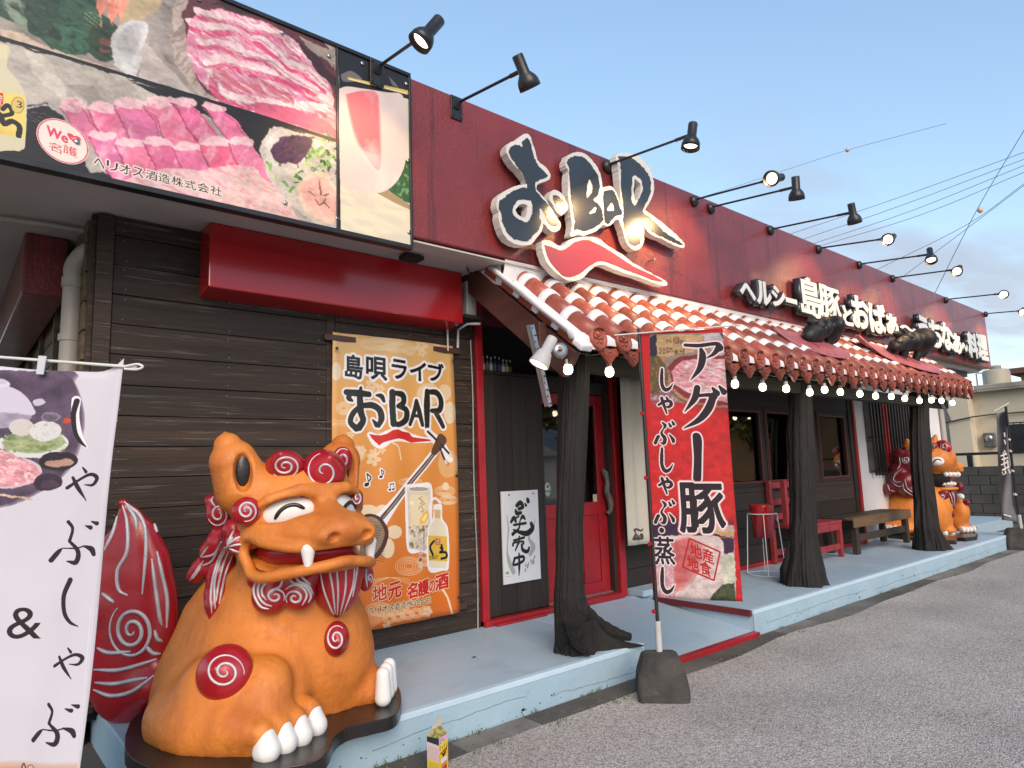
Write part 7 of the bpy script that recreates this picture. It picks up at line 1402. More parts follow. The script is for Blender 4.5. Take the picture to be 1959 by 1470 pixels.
S.ell(*f2(740, 440, 0, 180, 160, .30), B=VB, k=.08); S.ell(*f2(880, 530, -.03, 135, 52, .17), B=VB, k=.05); S.ell(*f2(955, 525, -.05, 62, 46, .12), B=VB, k=.03); S.ell(*f2(960, 572, -.03, 58, 13, .14), B=VB, k=.02)
S.ell(*f2(700, 640, .1, 130, 120, .24), B=VB, k=.06); S.ell(*f2(840, 765, -.03, 132, 24, .17), B=VB, k=.03)
S.cone(FP(700, 300, .0), FP(735, 195, .0), .09, .03, k=.04); S.cone(FP(440, 330, .15), FP(425, 240, .15), .09, .03, k=.04); S.ell(*f2(560, 400, .1, 170, 150, .3), B=VB, k=.06)
S.ell(*f2(870, 655, -.05, 160, 78, .26), B=VB, k=.02, op='s')
for u in (1000, 955): S.ell(*f2(u, 530, -.17, 12, 8, .04), B=VB, k=.01, op='s')
b2_ = S.build('body', M_orange, lion2, h=.022, zmin=ZB)
def r2(name, lst, mat, h=.016, k=.03):
    q = SDF(); [q.ell(*f2(*l), B=VB, k=k) for l in lst]; return q.build(name, mat, lion2, h=h)
mo = r2('mane', [(330, 400, .0, 60, 60, .12), (400, 470, -.02, 110, 120, .2), (330, 560, .0, 90, 80, .16), (380, 680, -.05, 120, 120, .22), (290, 740, 0, 90, 60, .14), (225, 770, .02, 48, 70, .1), (450, 790, -.12, 100, 70, .18), (330, 360, .05, 28, 40, .08), (395, 345, .05, 20, 36, .08), (500, 640, -.1, 110, 200, .2)], M_sdred)
stripes(mo, [mo], [spiral(412, 452, 42, 42, 1.6, 0, .2, 40), [(330, 590), (280, 640), (300, 690), (360, 690)], [(260, 690), (330, 740), (380, 730)], [(250, 780), (300, 800)], [(380, 700), (400, 780), (490, 840)], [(400, 660), (430, 760), (500, 810)], [(215, 720), (240, 790)], [(360, 560), (300, 600), (290, 640)], [(340, 420), (350, 500), (320, 560)]], .007, (1660, 800, 5.654))
o = r2('hair_curl', [(808, 315, -.12, 62, 78, .16), (838, 330, -.15, 30, 50, .14)], M_sred); stripes(o, [o], [spiral(828, 310, 40, 56, 1.6, 0, .15, 50)], .008, (1660, 800, 5.654))
o = r2('hair_curl', [(700, 302, -.22, 44, 36, .10)], M_sred); stripes(o, [o], [spiral(700, 302, 30, 26, 1.4, 0, .15, 40)], .007, (1660, 800, 5.654))
o = r2('eye', [(748, 470, -.24, 68, 50, .10)], M_swhite); stripes(o, [o], [[(708, 488), (735, 455), (770, 448), (803, 468)]], .011, (1660, 800, 5.654), mat=M_sblack, name='closed_pupil')
o = r2('eye', [(884, 452, -.12, 26, 34, .06)], M_swhite); stripes(o, [o], [[(868, 470), (882, 450), (898, 462)]], .009, (1660, 800, 5.654), mat=M_sblack, name='closed_pupil')
r2('mouth_lining', [(740, 655, .02, 135, 100, .2)], M_joint)
for k in range(4): r2('upper_tooth', [(832 + 44 * k, 610, -.12, 26, 32, .08)], M_swhite)
for k in range(4): r2('lower_tooth', [(806 + 38 * k, 712, -.10, 24, 24, .08)], M_swhite)
o = r2('tongue', [(860, 660, -.05, 72, 26, .08)], M_sred)
r2('mane_lock', [(985, 745, .02, 44, 56, .09)], M_sdred); r2('mane_lock', [(1062, 915, .0, 34, 34, .08)], M_sdred); o = r2('beard', [(790, 840, -.14, 78, 50, .10), (900, 850, -.12, 50, 90, .10), (912, 940, -.12, 26, 46, .06)], M_sdred, k=.02); r2('beard_tip', [(905, 1040, -.16, 22, 44, .06)], M_sdred)
stripes(o, [o], [spiral(808, 850, 32, 26, 1.3, 2, .2, 30), [(880, 800), (905, 860), (925, 950)], [(905, 800), (935, 860), (935, 960)]], .007, (1660, 800, 5.654))
r2('chest_bell', [(1000, 850, -.02, 34, 34, .08)], M_swhite)
for lst in ([(185, 1185), (232, 1190), (296, 1195)], [(828, 1240), (905, 1240)], [(1022, 1208), (1062, 1210), (1100, 1208), (1138, 1200)]):
    for u, v in lst: r2('toe', [(u, v, -.22, 30 if lst[0][0] < 900 else 22, 38, .07)], M_swhite)
for pl_ in ([(150, 1245), (250, 1262), (520, 1290), (620, 1260), (560, 1200), (200, 1200)], [(700, 1300), (820, 1322), (960, 1325), (970, 1300), (960, 1275), (760, 1260)], [(940, 1290), (1060, 1296), (1180, 1280), (1190, 1250), (1150, 1220), (1000, 1230)]):
    pts = [U(1660 + u / 5.654, 800 + v / 5.654, 'z', FL + .055) for u, v in pl_]; q = MB(); q.prism([(p_[0], p_[1], FL + .055) for p_ in pts], (0, 0, -.0545)); q.build('base_plate', M_sblack, lion2, bevel=.015)
# ================================================================== charred trunk posts
def trunk(prof, roots, lab, seed, ztop):
    """prof: (photo px left, photo px right, photo py, plane y) rows from the top down; root flare in world units"""
    r_ = random.Random(seed); rows = []
    for xl, xr, py, yy in prof:
        a = U(xl, py, 'y', yy); b = U(xr, py, 'y', yy); c = U((xl + xr) / 2, py, 'y', yy); rows.append((c[2], c[0], (xr - xl) / 2 * float((c - CC) @ CFW) / CF, yy))
    rows.sort(); zz = np.array([q[0] for q in rows]); cx = np.array([q[1] for q in rows]); rr = np.array([q[2] for q in rows]) * .92; cy = np.array([q[3] for q in rows])
    base = (float(cx[0]), float(cy[0]), FL); t = thing('trunk_post', base, lab, 'tree trunk post', 'charred tree trunks holding up the porch roof'); n = 128; m = 120; vs = []
    for j in range(m):
        tq = j / (m - 1); z = FL + (ztop - FL) * (tq ** 1.35); x0 = np.interp(z, zz, cx); r0 = np.interp(z, zz, rr); y0 = np.interp(z, zz, cy)
        A = 2 * math.pi * np.arange(n) / n; fl_ = 0; e_ = math.exp(-(z - FL) / .17)
        for (ra, amp, h0, wd) in roots:
            da = (A - ra + math.pi) % (2 * math.pi) - math.pi; fl_ = fl_ + amp * math.exp(-(z - FL) / h0) * np.exp(-(da / wd) ** 2)
        cA, sA = np.cos(A), np.sin(A); q1 = vnoise(cA * 3.1 + 9, sA * 3.1 + z * .35 + seed, seed); q2 = vnoise(cA * 7 + 20, sA * 7 + z * .8, seed + 1); q3 = vnoise(cA * 14 + z * 2, sA * 14 + z * 2.3, seed + 2); kn = vnoise(cA * 1.6 + z * 2.2, sA * 1.6 + z * 1.7 + 5, seed + 4)
        rg = np.abs(np.sin(A * 9 + 1.5 * q1 * 6 + z * .6)) ** .6
        r = r0 + fl_ + (r0 / .16) * (.030 * (q1 - .5) + .020 * (q2 - .5) + .010 * (q3 - .5) + .030 * np.maximum(kn - .72, 0) * 3) + e_ * .030 * (rg - .5)
        for k in range(n): vs.append((x0 + r[k] * cA[k], y0 + r[k] * sA[k] * .95, z))
    F_ = [(j * n + k, j * n + (k + 1) % n, (j + 1) * n + (k + 1) % n, (j + 1) * n + k) for j in range(m - 1) for k in range(n)]
    np_mesh('trunk', vs, F_, M_bark, t); return t
trunk([(1068, 1132, 672, 3.42), (1067, 1131, 720, 3.42), (1064, 1129, 800, 3.42), (1062, 1124, 900, 3.40), (1062, 1118, 1000, 3.40), (1060, 1118, 1080, 3.38), (1056, 1122, 1140, 3.36), (1056, 1138, 1190, 3.36), (1060, 1140, 1235, 3.36)], [(-.55, .36, .07, .26), (-1.5, .03, .06, .4), (2.6, .01, .08, .5), (.3, .04, .12, .4), (-2.4, .02, .06, .35), (1.4, .03, .1, .5)], 'nearest charred tree trunk post in front of the red door, one root reaching right', 3, 2.5)
TP = [o for o in COL.objects if o.name == 'trunk_post'][0]
for r_pts in ([(1105, 1165, .30), (1140, 1195, .12), (1178, 1213, .05), (1206, 1219, .02)], [(1098, 1180, .28), (1108, 1225, .12), (1128, 1250, .03)], [(1085, 1190, .22), (1080, 1232, .06), (1076, 1244, .02)]):
    c_ = [U(x, y, 'z', FL + h_) for x, y, h_ in r_pts]; c_ = catmull(c_, 8); n_ = len(c_); rw = np.interp(np.linspace(0, 1, n_), [0, .5, 1], [.072, .055, .026]) * (1 + .05 * np.sin(np.arange(n_) * 1.7)); q = MB(); q.tube(c_, rw, 14); q.build('root', M_bark, TP)
trunk([(1508, 1552, 735, 3.42), (1507, 1557, 800, 3.42), (1507, 1560, 870, 3.42), (1509, 1562, 950, 3.42), (1508, 1566, 1030, 3.42), (1503, 1574, 1065, 3.42), (1497, 1580, 1090, 3.42)], [(-.4, .05, .08, .3), (-1.2, .03, .07, .3), (-2.1, .04, .07, .3), (2.8, .05, .08, .35), (.6, .04, .08, .4), (1.6, .04, .08, .5)], 'middle charred tree trunk post between the red stool and the bench', 5, 2.5)
trunk([(1741, 1775, 772, 3.42), (1740, 1777, 830, 3.42), (1743, 1781, 900, 3.42), (1749, 1789, 960, 3.42), (1751, 1795, 1010, 3.42), (1752, 1806, 1036, 3.42)], [(-.9, .10, .09, .4), (-1.9, .03, .08, .4), (2.8, .02, .08, .4), (1, .03, .08, .5)], 'farthest charred tree trunk post in front of the open-mouthed statue', 8, 2.5)

# ================================================================== pigs on surfboards
def board(corners, w, lab, tiplift, seed):
    a, b = corners; a = np.array(a); b = np.array(b); ax = b - a; L_ = np.linalg.norm(ax); ax = ax / L_; side = np.cross(ax, (0, 0, 1)); side /= np.linalg.norm(side)
    side = side * math.cos(R(40)) + np.array([0, 0, -1]) * math.sin(R(40)) * (1 if side[1] < 0 else -1); nn = np.cross(ax, side); nn = nn if nn[2] > 0 else -nn
    t = thing('surfboard', (a + b) / 2, lab, 'surfboard', 'surfboards fixed to the porch roof'); q = MB(); n = 44; m_ = 14; top = []; bot = []
    for i in range(n + 1):
        s_ = i / n; hw = w / 2 * math.sqrt(max(0, 1 - (2 * s_ - 1) ** 2)) ** 1.05 * (1 - .1 * s_) + .002; rk = tiplift * max(0, (.28 - s_) / .28) ** 2 + .02 * (s_ - .5) ** 2
        for j in range(m_ + 1):
            c = -1 + 2 * j / m_; th = .045 * math.sqrt(max(0, 1 - c * c)) ; base = a + ax * L_ * s_ + side * hw * c + nn * rk
            top.append(base + nn * th * .55); bot.append(base - nn * th * .6)
    M = m_ + 1; N0 = len(top); fs = []
    for i in range(n):
        for j in range(m_): fs += [(i * M + j, i * M + j + 1, (i + 1) * M + j + 1, (i + 1) * M + j), (N0 + i * M + j, N0 + (i + 1) * M + j, N0 + (i + 1) * M + j + 1, N0 + i * M + j + 1)]
    q.add(top + bot, fs, True); q.build('deck', pm('faded rose surfboard', (.42, .115, .13), (.33, .085, .10), 2.5, .5, .35, 14, (1, 3, 1), [((.08, .03, .03), 4.5, .62, (2, 1, 1), .7), ((.42, .17, .18), 2.0, .56, (1, 1, 1), .5)]), t)
    q = MB(); 
    for i in (22,):
        cpt = a + ax * L_ * i / n; q.tube([cpt - side * w * .3 + nn * .028, cpt + nn * .030, cpt + side * w * .3 + nn * .028], .002, 4)
    q.build('crease_lines', M_joint, t); return t, ax, side, nn
ba = U(1474, 636, 'y', 3.50); bb_ = U(1622, 678, 'y', 3.12); T1, ax1, sd1, nn1 = board((ba, bb_), .50, 'faded red surfboard under the first black pig on the tiled roof', .05, 1)
ba2 = U(1634, 656, 'y', 3.55); bb2 = U(1795, 708, 'y', 3.12); T2, ax2, sd2, nn2 = board((ba2, bb2), .56, 'larger faded red surfboard with dark underside under the second black pig', .09, 2)
def pig(Pf, M_, body, head, legs, ears, snout, lab, d0, extra=()):
    t = thing('pig_figure', Pf(body[0], body[1]), lab, 'pig figure', 'black pigs riding surfboards on the porch roof'); S = SDF()
    u, v, ru, rv = body; S.ell(Pf(u + ru * .32, v - rv * .02, .10), (ru * M_ * .80, .24, rv * M_), B=VB, k=.05); S.ell(Pf(u - ru * .48, v + rv * .12, -.05), (ru * M_ * .62, .19, rv * M_ * .82), B=VB, k=.09)
    u, v, ru, rv = head; S.ell(Pf(u + ru * .15, v, -.16), (ru * M_, .15, rv * M_), B=VB, k=.08)
    S.cone(Pf(u - ru * .3, v + rv * .3, -.22), Pf(*snout, -.30), .10, .055, k=.05); S.ell(Pf(*snout, -.32), (.062, .03, .055), B=VB, k=.02)
    for (a, b, c, d, dd) in legs: S.cone(Pf(a, b, dd), Pf(c, d, dd), .075, .048, k=.05)
    pts = Pf(body[0] + body[2] * .95, body[1] - body[3] * .3, .25); S.chain([pts, pts + hr * .04 + HU * .03, pts + hr * .05 + HU * .07], [.015, .012, .010], k=.01)
    b = S.build('body', pm('black glazed clay', (.013, .0135, .015), (.007, .007, .008), 5, .5, .6, 22), t, h=.010)
    for (a, b_, c, d) in ears:
        q = SDF(); q.cone(Pf(a, b_, -.22), Pf(c, d, -.27), .045, .014, k=.01); q.ell(Pf((a + c) / 2, (b_ + d) / 2, -.24), (.045, .018, .045), B=VB, k=.02); q.build('ear', MATS['black glazed clay'], t, h=.010)
    for sx in (-.35, .12): q = MB(); q.ball(Pf(head[0] + head[2] * sx, head[1] + head[3] * .0, -.335), .014, 10, 6); q.build('eye', M_sblack, t)
    return t
dp1 = float((U(1578, 655, 'y', 3.32) - CC) @ CFW); P1 = mkP(1470, 590, 5.442, dp1); k1 = dp1 / CF / 5.442
pig(P1, k1, (620, 205, 122, 122), (472, 246, 64, 66), [(440, 260, 386, 318, -.25), (520, 270, 498, 368, -.14), (665, 260, 614, 384, .05), (715, 230, 680, 330, .2)], [(530, 170, 572, 186), (450, 155, 420, 132)], (430, 282), 'first black pig figure standing on the nearer surfboard', dp1)
dp2 = float((U(1735, 690, 'y', 3.32) - CC) @ CFW); P2 = mkP(1470, 590, 5.442, dp2); k2 = dp2 / CF / 5.442
pig(P2, k2, (1555, 335, 138, 126), (1385, 350, 68, 72), [(1315, 390, 1258, 458, -.2), (1420, 400, 1402, 508, -.12), (1590, 400, 1534, 534, .05), (1650, 380, 1605, 480, .2)], [(1360, 275, 1300, 262), (1462, 286, 1500, 300)], (1340, 400), 'second black pig figure with upright ears standing on the farther surfboard', dp2)

# ================================================================== porch furniture
M_rfurn = pm('worn red furniture paint', (.30, .035, .042), (.20, .024, .030), 6, .5, .2, 30, spots=[((.42, .26, .25), 9, .64, (1, 1, 1), .5)])
rc0 = U(1476, 1072, 'z', FL); rc1 = U(1598, 1062, 'z', FL)
t = thing('chair', (8.4, 4.2, FL), 'red slatted wooden chair with low seat, half hidden behind the middle trunk', 'chair')
cx0, cx1, cy0, cy1 = 7.78, 8.85, 4.02, 4.34; sh_ = FL + .43
for (xx, yy, top) in ((cx0, cy1, 1.20), (cx0, cy0, sh_), (cx1, cy1, sh_), (cx1, cy0, sh_)):
    q = MB(); q.box((xx - .03, yy - .028, FL), (xx + .03, yy + .028, top)); q.build('leg', M_rfurn, t, bevel=.004)
q = MB(); q.box((cx0 - .03, cy0 + .1, sh_ + .05), (cx0 + .03, cy0 + .155, 1.20)); q.build('back_post', M_rfurn, t)
for k in range(5):
    y0 = cy0 - .03 + k * .084; q = MB(); q.box((cx0 + .0, y0, sh_), (cx1 + .05, y0 + .076, sh_ + .03)); q.build('seat_slat', M_rfurn, t, bevel=.004)
for z in (1.10, .90, .72):
    q = MB(); q.box((cx0 + .031, cy1 - .02, z), (cx0 + .62, cy1 + .005, z + .075)); q.build('back_slat', M_rfurn, t, bevel=.004)
q = MB(); q.box((cx0 + .62, cy1 - .028, sh_ + .031), (cx0 + .68, cy1 + .028, 1.20)); q.build('back_post', M_rfurn, t)
q = MB(); q.box((cx0 + .031, cy0 - .015, FL + .10), (cx1 - .031, cy0 + .015, FL + .17)); q.box((cx0 + .031, cy0 - .02, sh_ - .09), (cx1 - .031, cy0 + .02, sh_ - .001)); q.box((cx0 + .031, cy1 - .015, FL + .10), (cx1 - .031, cy1 + .015, FL + .17)); q.build('rail', M_rfurn, t)
M_bench = pm('weathered bench wood', (.17, .105, .055), (.09, .06, .036), 3, .6, .4, 8, (.5, 6, 6), [((.03, .022, .016), 3, .58, (.4, 4, 4), .7)]); M_bdark = pm('dark bench leg', (.05, .036, .026), (.025, .02, .016), 3, .6, .3, 8, (4, 4, .5))
t = thing('bench', (10.3, 4.3, FL), 'low weathered wooden bench with dark legs against the wall beside the far lion-dog', 'bench')
bx0, bx1, by0, by1 = 9.05, 10.95, 3.93, 4.33; zt = FL + .47
for k in range(4):
    y0 = by0 + k * .10; q = MB(); q.box((bx0, y0, zt - .03), (bx1, y0 + .094, zt)); q.build('seat_plank', M_bdark if k else M_bench, t, bevel=.004)
q = MB(); q.box((bx0, by0 - .022, zt - .125), (bx1, by0 - .001, zt - .002)); q.box((bx1 + .001, by0 - .02, zt - .12), (bx1 + .02, by1, zt - .002)); q.build('apron', M_bench, t, bevel=.003)
for xx, yy in ((bx0 + .12, by0 + .03), (bx1 - .10, by0 + .03), (bx0 + .12, by1 - .05), (bx1 - .10, by1 - .05)):
    q = MB(); q.box((xx - .045, yy - .035, FL), (xx + .045, yy + .035, zt - .031)); q.build('leg', M_bdark, t, bevel=.004)
q = MB(); q.box((bx0 + .166, by0 + .01, FL + .16), (bx1 - .146, by0 + .04, FL + .25)); q.build('stretcher', M_bdark, t)
# red ash bucket on a white wire stand
bcx, bcy = 7.02, 4.02; t = thing('ash_bucket_stand', (bcx, bcy, FL), 'small red bucket held in a thin white wire stand beside the red chair', 'ashtray stand')
q = MB(); q.lathe([(0, FL + .40), (.105, FL + .40), (.128, FL + .72), (.134, FL + .735), (.134, FL + .755), (.126, FL + .75), (.10, FL + .42), (0, FL + .42)], (bcx, bcy, 0), n=28); q.build('bucket', M_redg, t)
q = MB(); q.lathe([(.0, FL + .765), (.12, FL + .765), (.131, FL + .757), (.131, FL + .748), (0, FL + .748)], (bcx, bcy, 0), n=28); q.build('bucket_lid', M_rfurn, t)
ring = lambda r, z: [(bcx + r * math.cos(a), bcy + r * math.sin(a), z) for a in np.linspace(0, 2 * math.pi, 33)]
q = MB(); q.tube(ring(.155, FL + .66), .0055, 6); q.tube(ring(.20, FL + .008), .0055, 6)
for k in range(4): a = k * math.pi / 2 + .6; q.tube([(bcx + .20 * math.cos(a), bcy + .20 * math.sin(a), FL + .008), (bcx + .155 * math.cos(a), bcy + .155 * math.sin(a), FL + .66)], .0055, 6)
q.build('wire_frame', pm('white wire', (.70, .71, .72), (.6, .6, .6), 6, .35), t)
q = MB(); q.tube([(bcx + .12, bcy - .10, FL + .6), (bcx + .14, bcy - .11, FL + .52), (bcx + .14, bcy - .11, FL + .45)], .009, 8); q.build('clip', M_steel, t)

# ================================================================== drink carton in the gutter
ca = np.array(on_c) if False else U(838, 1486, 'z', .0); t = thing('drink_carton', (ca[0], ca[1], 0), 'yellow gable-top drink carton with black lettering standing in the gutter', 'drink carton')
cw = .035; ch_h = .185; rot = R(20); cs, sn = math.cos(rot), math.sin(rot); cxx, cyy = ca[0], ca[1]
def cpt(a, b, z): return np.array([cxx + a * cs - b * sn, cyy + a * sn + b * cs, z])
cv = Canvas(cpt(-cw, -cw, ch_h), cpt(cw, -cw, ch_h) - cpt(-cw, -cw, ch_h), (0, 0, -ch_h), 200, 400, (226, 176, 40))
def CQ(u, v): return (u * 200, v * 400)
def cpoly(p, c, a=1): cv.polyc(np.array([CQ(*q_) for q_ in p]), c, a)
cpoly([(0, 0), (1, 0), (1, .16), (0, .20)], (216, 170, 206)); cpoly([(0, .15), (1, .12), (1, .36), (.5, .40), (0, .36)], (236, 200, 40)); cpoly([(.1, .36), (.95, .30), (.7, .44), (.5, .50)], (30, 22, 16)); cpoly([(.18, .56), (.86, .52), (.82, 1), (.24, 1)], (206, 132, 70)); cpoly([(.18, .52), (.86, .50), (.85, .60), (.19, .63)], (206, 216, 226)); cpoly([(.22, .72), (.83, .70), (.8, 1), (.28, 1)], (186, 84, 56)); cpoly([(.6, .68), (.78, .74), (.74, .82), (.6, .76)], (90, 40, 30))
def ctext(st, u0, v0, u1, v1, col, halo=None):
    v, tt, _ = glyph_tris(st, .03); oT = cv.T; cv.T = lambda p: np.array([CQ(*q_) for q_ in p]); cv.text(st, (u0, v0), (u1, v1), col, halo=halo, bold=.03); cv.T = oT
for i, c in enumerate('どん兵'): pass
ctext('どん', .10, .02, .62, .14, (20, 14, 20), (3, (240, 236, 236))); ctext('ミックス', .04, .19, .96, .31, (30, 22, 16), (3, (240, 206, 50))); ctext('ティー', .25, .34, .78, .42, (206, 60, 36), (2, (240, 200, 60)))
m_front = cv.material('carton front print', .35, 1.0)
cv2 = Canvas(cpt(-cw, cw, ch_h), (1, 0, 0), (0, 0, -1), 160, 400, (206, 186, 60)); cv = cv2
cv.polyc(np.array([(0, 0), (160, 0), (160, 70), (0, 50)]), (40, 50, 56)); cv.polyc(np.array([(0, 50), (160, 70), (160, 230), (0, 210)]), (206, 186, 190)); 
for k in range(14): cv.polyc(np.array([(10, 90 + 9 * k), (150, 100 + 9 * k), (150, 103 + 9 * k), (10, 93 + 9 * k)]), (150, 130, 136), .7)
for k in range(14): cv.polyc(np.array([(16, 240 + 10 * k), (146, 246 + 10 * k), (146, 249 + 10 * k), (16, 243 + 10 * k)]), (110, 96, 20), .7)
m_side = cv.material('carton side print', .35, 1.0); M_cy = pm('carton yellow', (.62, .44, .06), (.55, .4, .05), 9, .35); M_ct = pm('carton top print', (.50, .33, .12), (.14, .20, .05), 40, .4, contrast=(.45, .55)); M_cream = pm('carton paper edge', (.62, .55, .46), (.5, .43, .36), 12, .6)
q = MB(); q.hexa([cpt(-cw + .001, -cw + .001, 0), cpt(cw - .001, -cw + .001, 0), cpt(cw - .001, cw - .001, 0), cpt(-cw + .001, cw - .001, 0)], [cpt(-cw + .001, -cw + .001, ch_h), cpt(cw - .001, -cw + .001, ch_h), cpt(cw - .001, cw - .001, ch_h), cpt(-cw + .001, cw - .001, ch_h)]); q.build('box', M_cy, t)
sheet('front_print', cpt(-cw, -cw, ch_h), cpt(cw, -cw, ch_h) - cpt(-cw, -cw, ch_h), (0, 0, -ch_h), m_front, t, thick=.0008); sheet('side_print', cpt(-cw, cw, ch_h), cpt(-cw, -cw, ch_h) - cpt(-cw, cw, ch_h), (0, 0, -ch_h), m_side, t, thick=.0008)
q = MB(); r0, r1 = cpt(-cw, 0, ch_h + .038), cpt(cw, 0, ch_h + .038); a, b, c, d = cpt(-cw, -cw, ch_h), cpt(cw, -cw, ch_h), cpt(cw, cw, ch_h), cpt(-cw, cw, ch_h); a2, b2 = cpt(-cw * .9, -.002, ch_h + .038), cpt(cw * .9, -.002, ch_h + .038)
q.add([a, b, c, d, cpt(-cw + .012, 0, ch_h + .038), cpt(cw - .012, 0, ch_h + .038)], [(0, 1, 5, 4), (2, 3, 4, 5), (1, 2, 5), (3, 0, 4)]); q.build('gable', M_ct, t)
q = MB(); q.hexa([cpt(-cw, -.002, ch_h + .036), cpt(cw, -.002, ch_h + .036), cpt(cw, .002, ch_h + .036), cpt(-cw, .002, ch_h + .036)], [cpt(-cw, -.002, ch_h + .052), cpt(cw, -.002, ch_h + .058), cpt(cw, .002, ch_h + .058), cpt(-cw, .002, ch_h + .052)]); q.hexa([cpt(cw * .2, -.003, ch_h + .052), cpt(cw, -.003, ch_h + .05), cpt(cw * 1.1, .012, ch_h + .05), cpt(cw * .3, .008, ch_h + .052)], [cpt(cw * .25, -.003, ch_h + .070), cpt(cw, -.003, ch_h + .074), cpt(cw * 1.1, .008, ch_h + .074), cpt(cw * .35, .006, ch_h + .070)]); q.build('top_fin', M_cream, t)
# dead leaf and litter on the platform
q = MB(); l0 = U(902, 1259, 'z', FL + .004); q.add([l0, l0 + np.array([.02, .006, .006]), l0 + np.array([.045, .002, .001]), l0 + np.array([.022, -.012, .003])], [(0, 3, 2, 1)]); tag(q.build('dead_leaf', pm('dead leaf', (.09, .06, .04), (.06, .04, .03), 20, .8)), 'small dried leaf lying on the pale blue platform near the orange poster', 'leaf')

# ================================================================== beyond the far end
XB = 17.2
M_block = pm('dark stained block', (.080, .082, .080), (.048, .05, .05), 1.2, .85, .5, 20, spots=[((.11, .11, .11), 1.4, .58, (1, .6, 1), .6)])
bw = thing('block_wall', (XB, 3, 0), 'dark stained concrete block wall with black top rail behind the far lion-dog', 'wall')
q = MB(); q.box((XB + .012, .5, -.01), (XB + .15, 9.0, 1.18)); q.build('wall_core', M_joint, bw)
k = 0
for r_i in range(6):
    y = .5 - (.2 if r_i % 2 else 0)
    while y < 8.9:
        q = MB(); q.box((XB, y + .006, .2 * r_i + .004), (XB + .011, min(y + .39, 9.0) - .0, .2 * r_i + .194)); q.build('block', M_block, bw); y += .4
rail = thing('railing', (XB + .08, 2, 1.18), 'black flat-bar railing standing on top of the dark block wall', 'railing')
q = MB(); q.box((XB + .05, .5, 1.44), (XB + .12, 9, 1.50)); q.build('top_rail', M_black, rail)
for i in range(14):
    yy = .6 + i * .6; q = MB(); q.box((XB + .06, yy, 1.181), (XB + .11, yy + .10, 1.439)); q.build('post', M_black, rail)
M_beige = pm('aged cream render', (.60, .54, .42), (.52, .47, .36), .6, .85, .3, 10, spots=[((.26, .24, .18), .9, .60, (1, 1, .4), .4)]); M_beiged = pm('parapet weathered render', (.34, .31, .26), (.24, .22, .19), 1.5, .85, .4, 10, spots=[((.10, .095, .085), 1.8, .56, (1, 1, .5), .6)])
nb = thing('neighbour_building', (22, 5, 0), 'low cream rendered flat-roofed building beyond the block wall with a water tank on top', 'building')
hN = U(1900, 742, 'x', 21.0); HZ = float(hN[2])
q = MB(); q.box((21.0, 1.6, -.01), (29, 5.62, HZ - .10)); q.box((21.0, 5.621, -.01), (23.3, 14, HZ - .10)); q.build('wall', M_beige, nb)
q = MB(); q.box((20.75, 1.6, HZ - .099), (29, 14, HZ - .05)); q.box((20.75, 1.5, HZ - .049), (29, 14, HZ + .08)); q.build('parapet', M_beiged, nb, bevel=.02)
q = MB(); q.box((20.55, 5.66, -.01), (20.999, 6.15, HZ - .10)); q.build('pier', M_beige, nb)
q = MB(); wy1 = float(U(1926, 830, 'x', 20.93)[1]); wz1 = float(U(1940, 812, 'x', 20.93)[2]); wz0 = float(U(1940, 862, 'x', 20.93)[2]); q.box((20.93, wy1 - 1.6, wz0), (20.998, wy1, wz1)); w_ = q.build('window', pm('dark window', (.05, .055, .06), (.03, .032, .036), 1, .2), nb)
q = MB()
for i in range(12): q.box((20.86, wy1 - 1.6 + i * .14, wz0 - .03), (20.88, wy1 - 1.58 + i * .14, wz1 + .04))
for zz in (wz0 - .03, (wz0 + wz1) / 2, wz1 + .02): q.box((20.855, wy1 - 1.62, zz), (20.859, wy1 + .03, zz + .03))
q.build('window_bars', M_black, w_)
mb_ = U(1893, 843, 'x', 20.9); q = MB(); q.box((20.86, mb_[1] - .13, mb_[2] - .18), (20.999, mb_[1] + .13, mb_[2] + .2)); o = q.build('meter', pm('meter grey', (.14, .14, .14), (.09, .09, .09), 6, .5), nb, bevel=.03); q = MB(); q.lathe([(0, .03), (.08, .03), (.09, 0)], (20.86, mb_[1], mb_[2] + .06), (-1, 0, 0), 14); q.build('dial', M_steel, o)
q = MB(); q.tube([(20.5, 6.2, HZ - .85), (20.5, 5.6, HZ - .75), (20.93, 5.3, HZ - .7), (20.95, 1.7, HZ - .68)], .02, 6); q.build('wall_cable', M_black, nb)
tk = U(1908, 735, 'x', 22.6); tr_ = abs(U(1880, 735, 'x', 22.6)[1] - U(1934, 735, 'x', 22.6)[1]) / 2; tz = float(U(1908, 708, 'x', 22.6)[2]); tb = HZ + .081
wt = thing('water_tank', (22.6, tk[1], tb), 'round cream rooftop water tank with a lid on the neighbouring flat roof', 'water tank')
q = MB(); q.lathe([(0, tb), (tr_ * 1.04, tb), (tr_, tb + .02), (tr_ * .99, tz - .06), (tr_ * .9, tz), (0, tz + .06)], (22.6, tk[1], 0), n=40); q.build('tank_body', pm('tank cream', (.40, .36, .28), (.33, .30, .23), 1, .6, .1, 8, spots=[((.22, .2, .16), 1.5, .6, (2, 2, .3), .4)]), wt)
q = MB(); q.lathe([(0, tz + .02), (tr_ * .42, tz + .02), (tr_ * .42, tz + .12), (0, tz + .14)], (22.6, tk[1], 0), n=24); q.build('lid', M_beiged, wt)
q = MB(); q.tube([(22.5, tk[1] + tr_ + .12, tb), (22.5, tk[1] + tr_ + .12, tz - .05), (22.5, tk[1] + tr_ - .05, tz - .05)], .02, 6); q.build('feed_pipe', M_steel, wt)
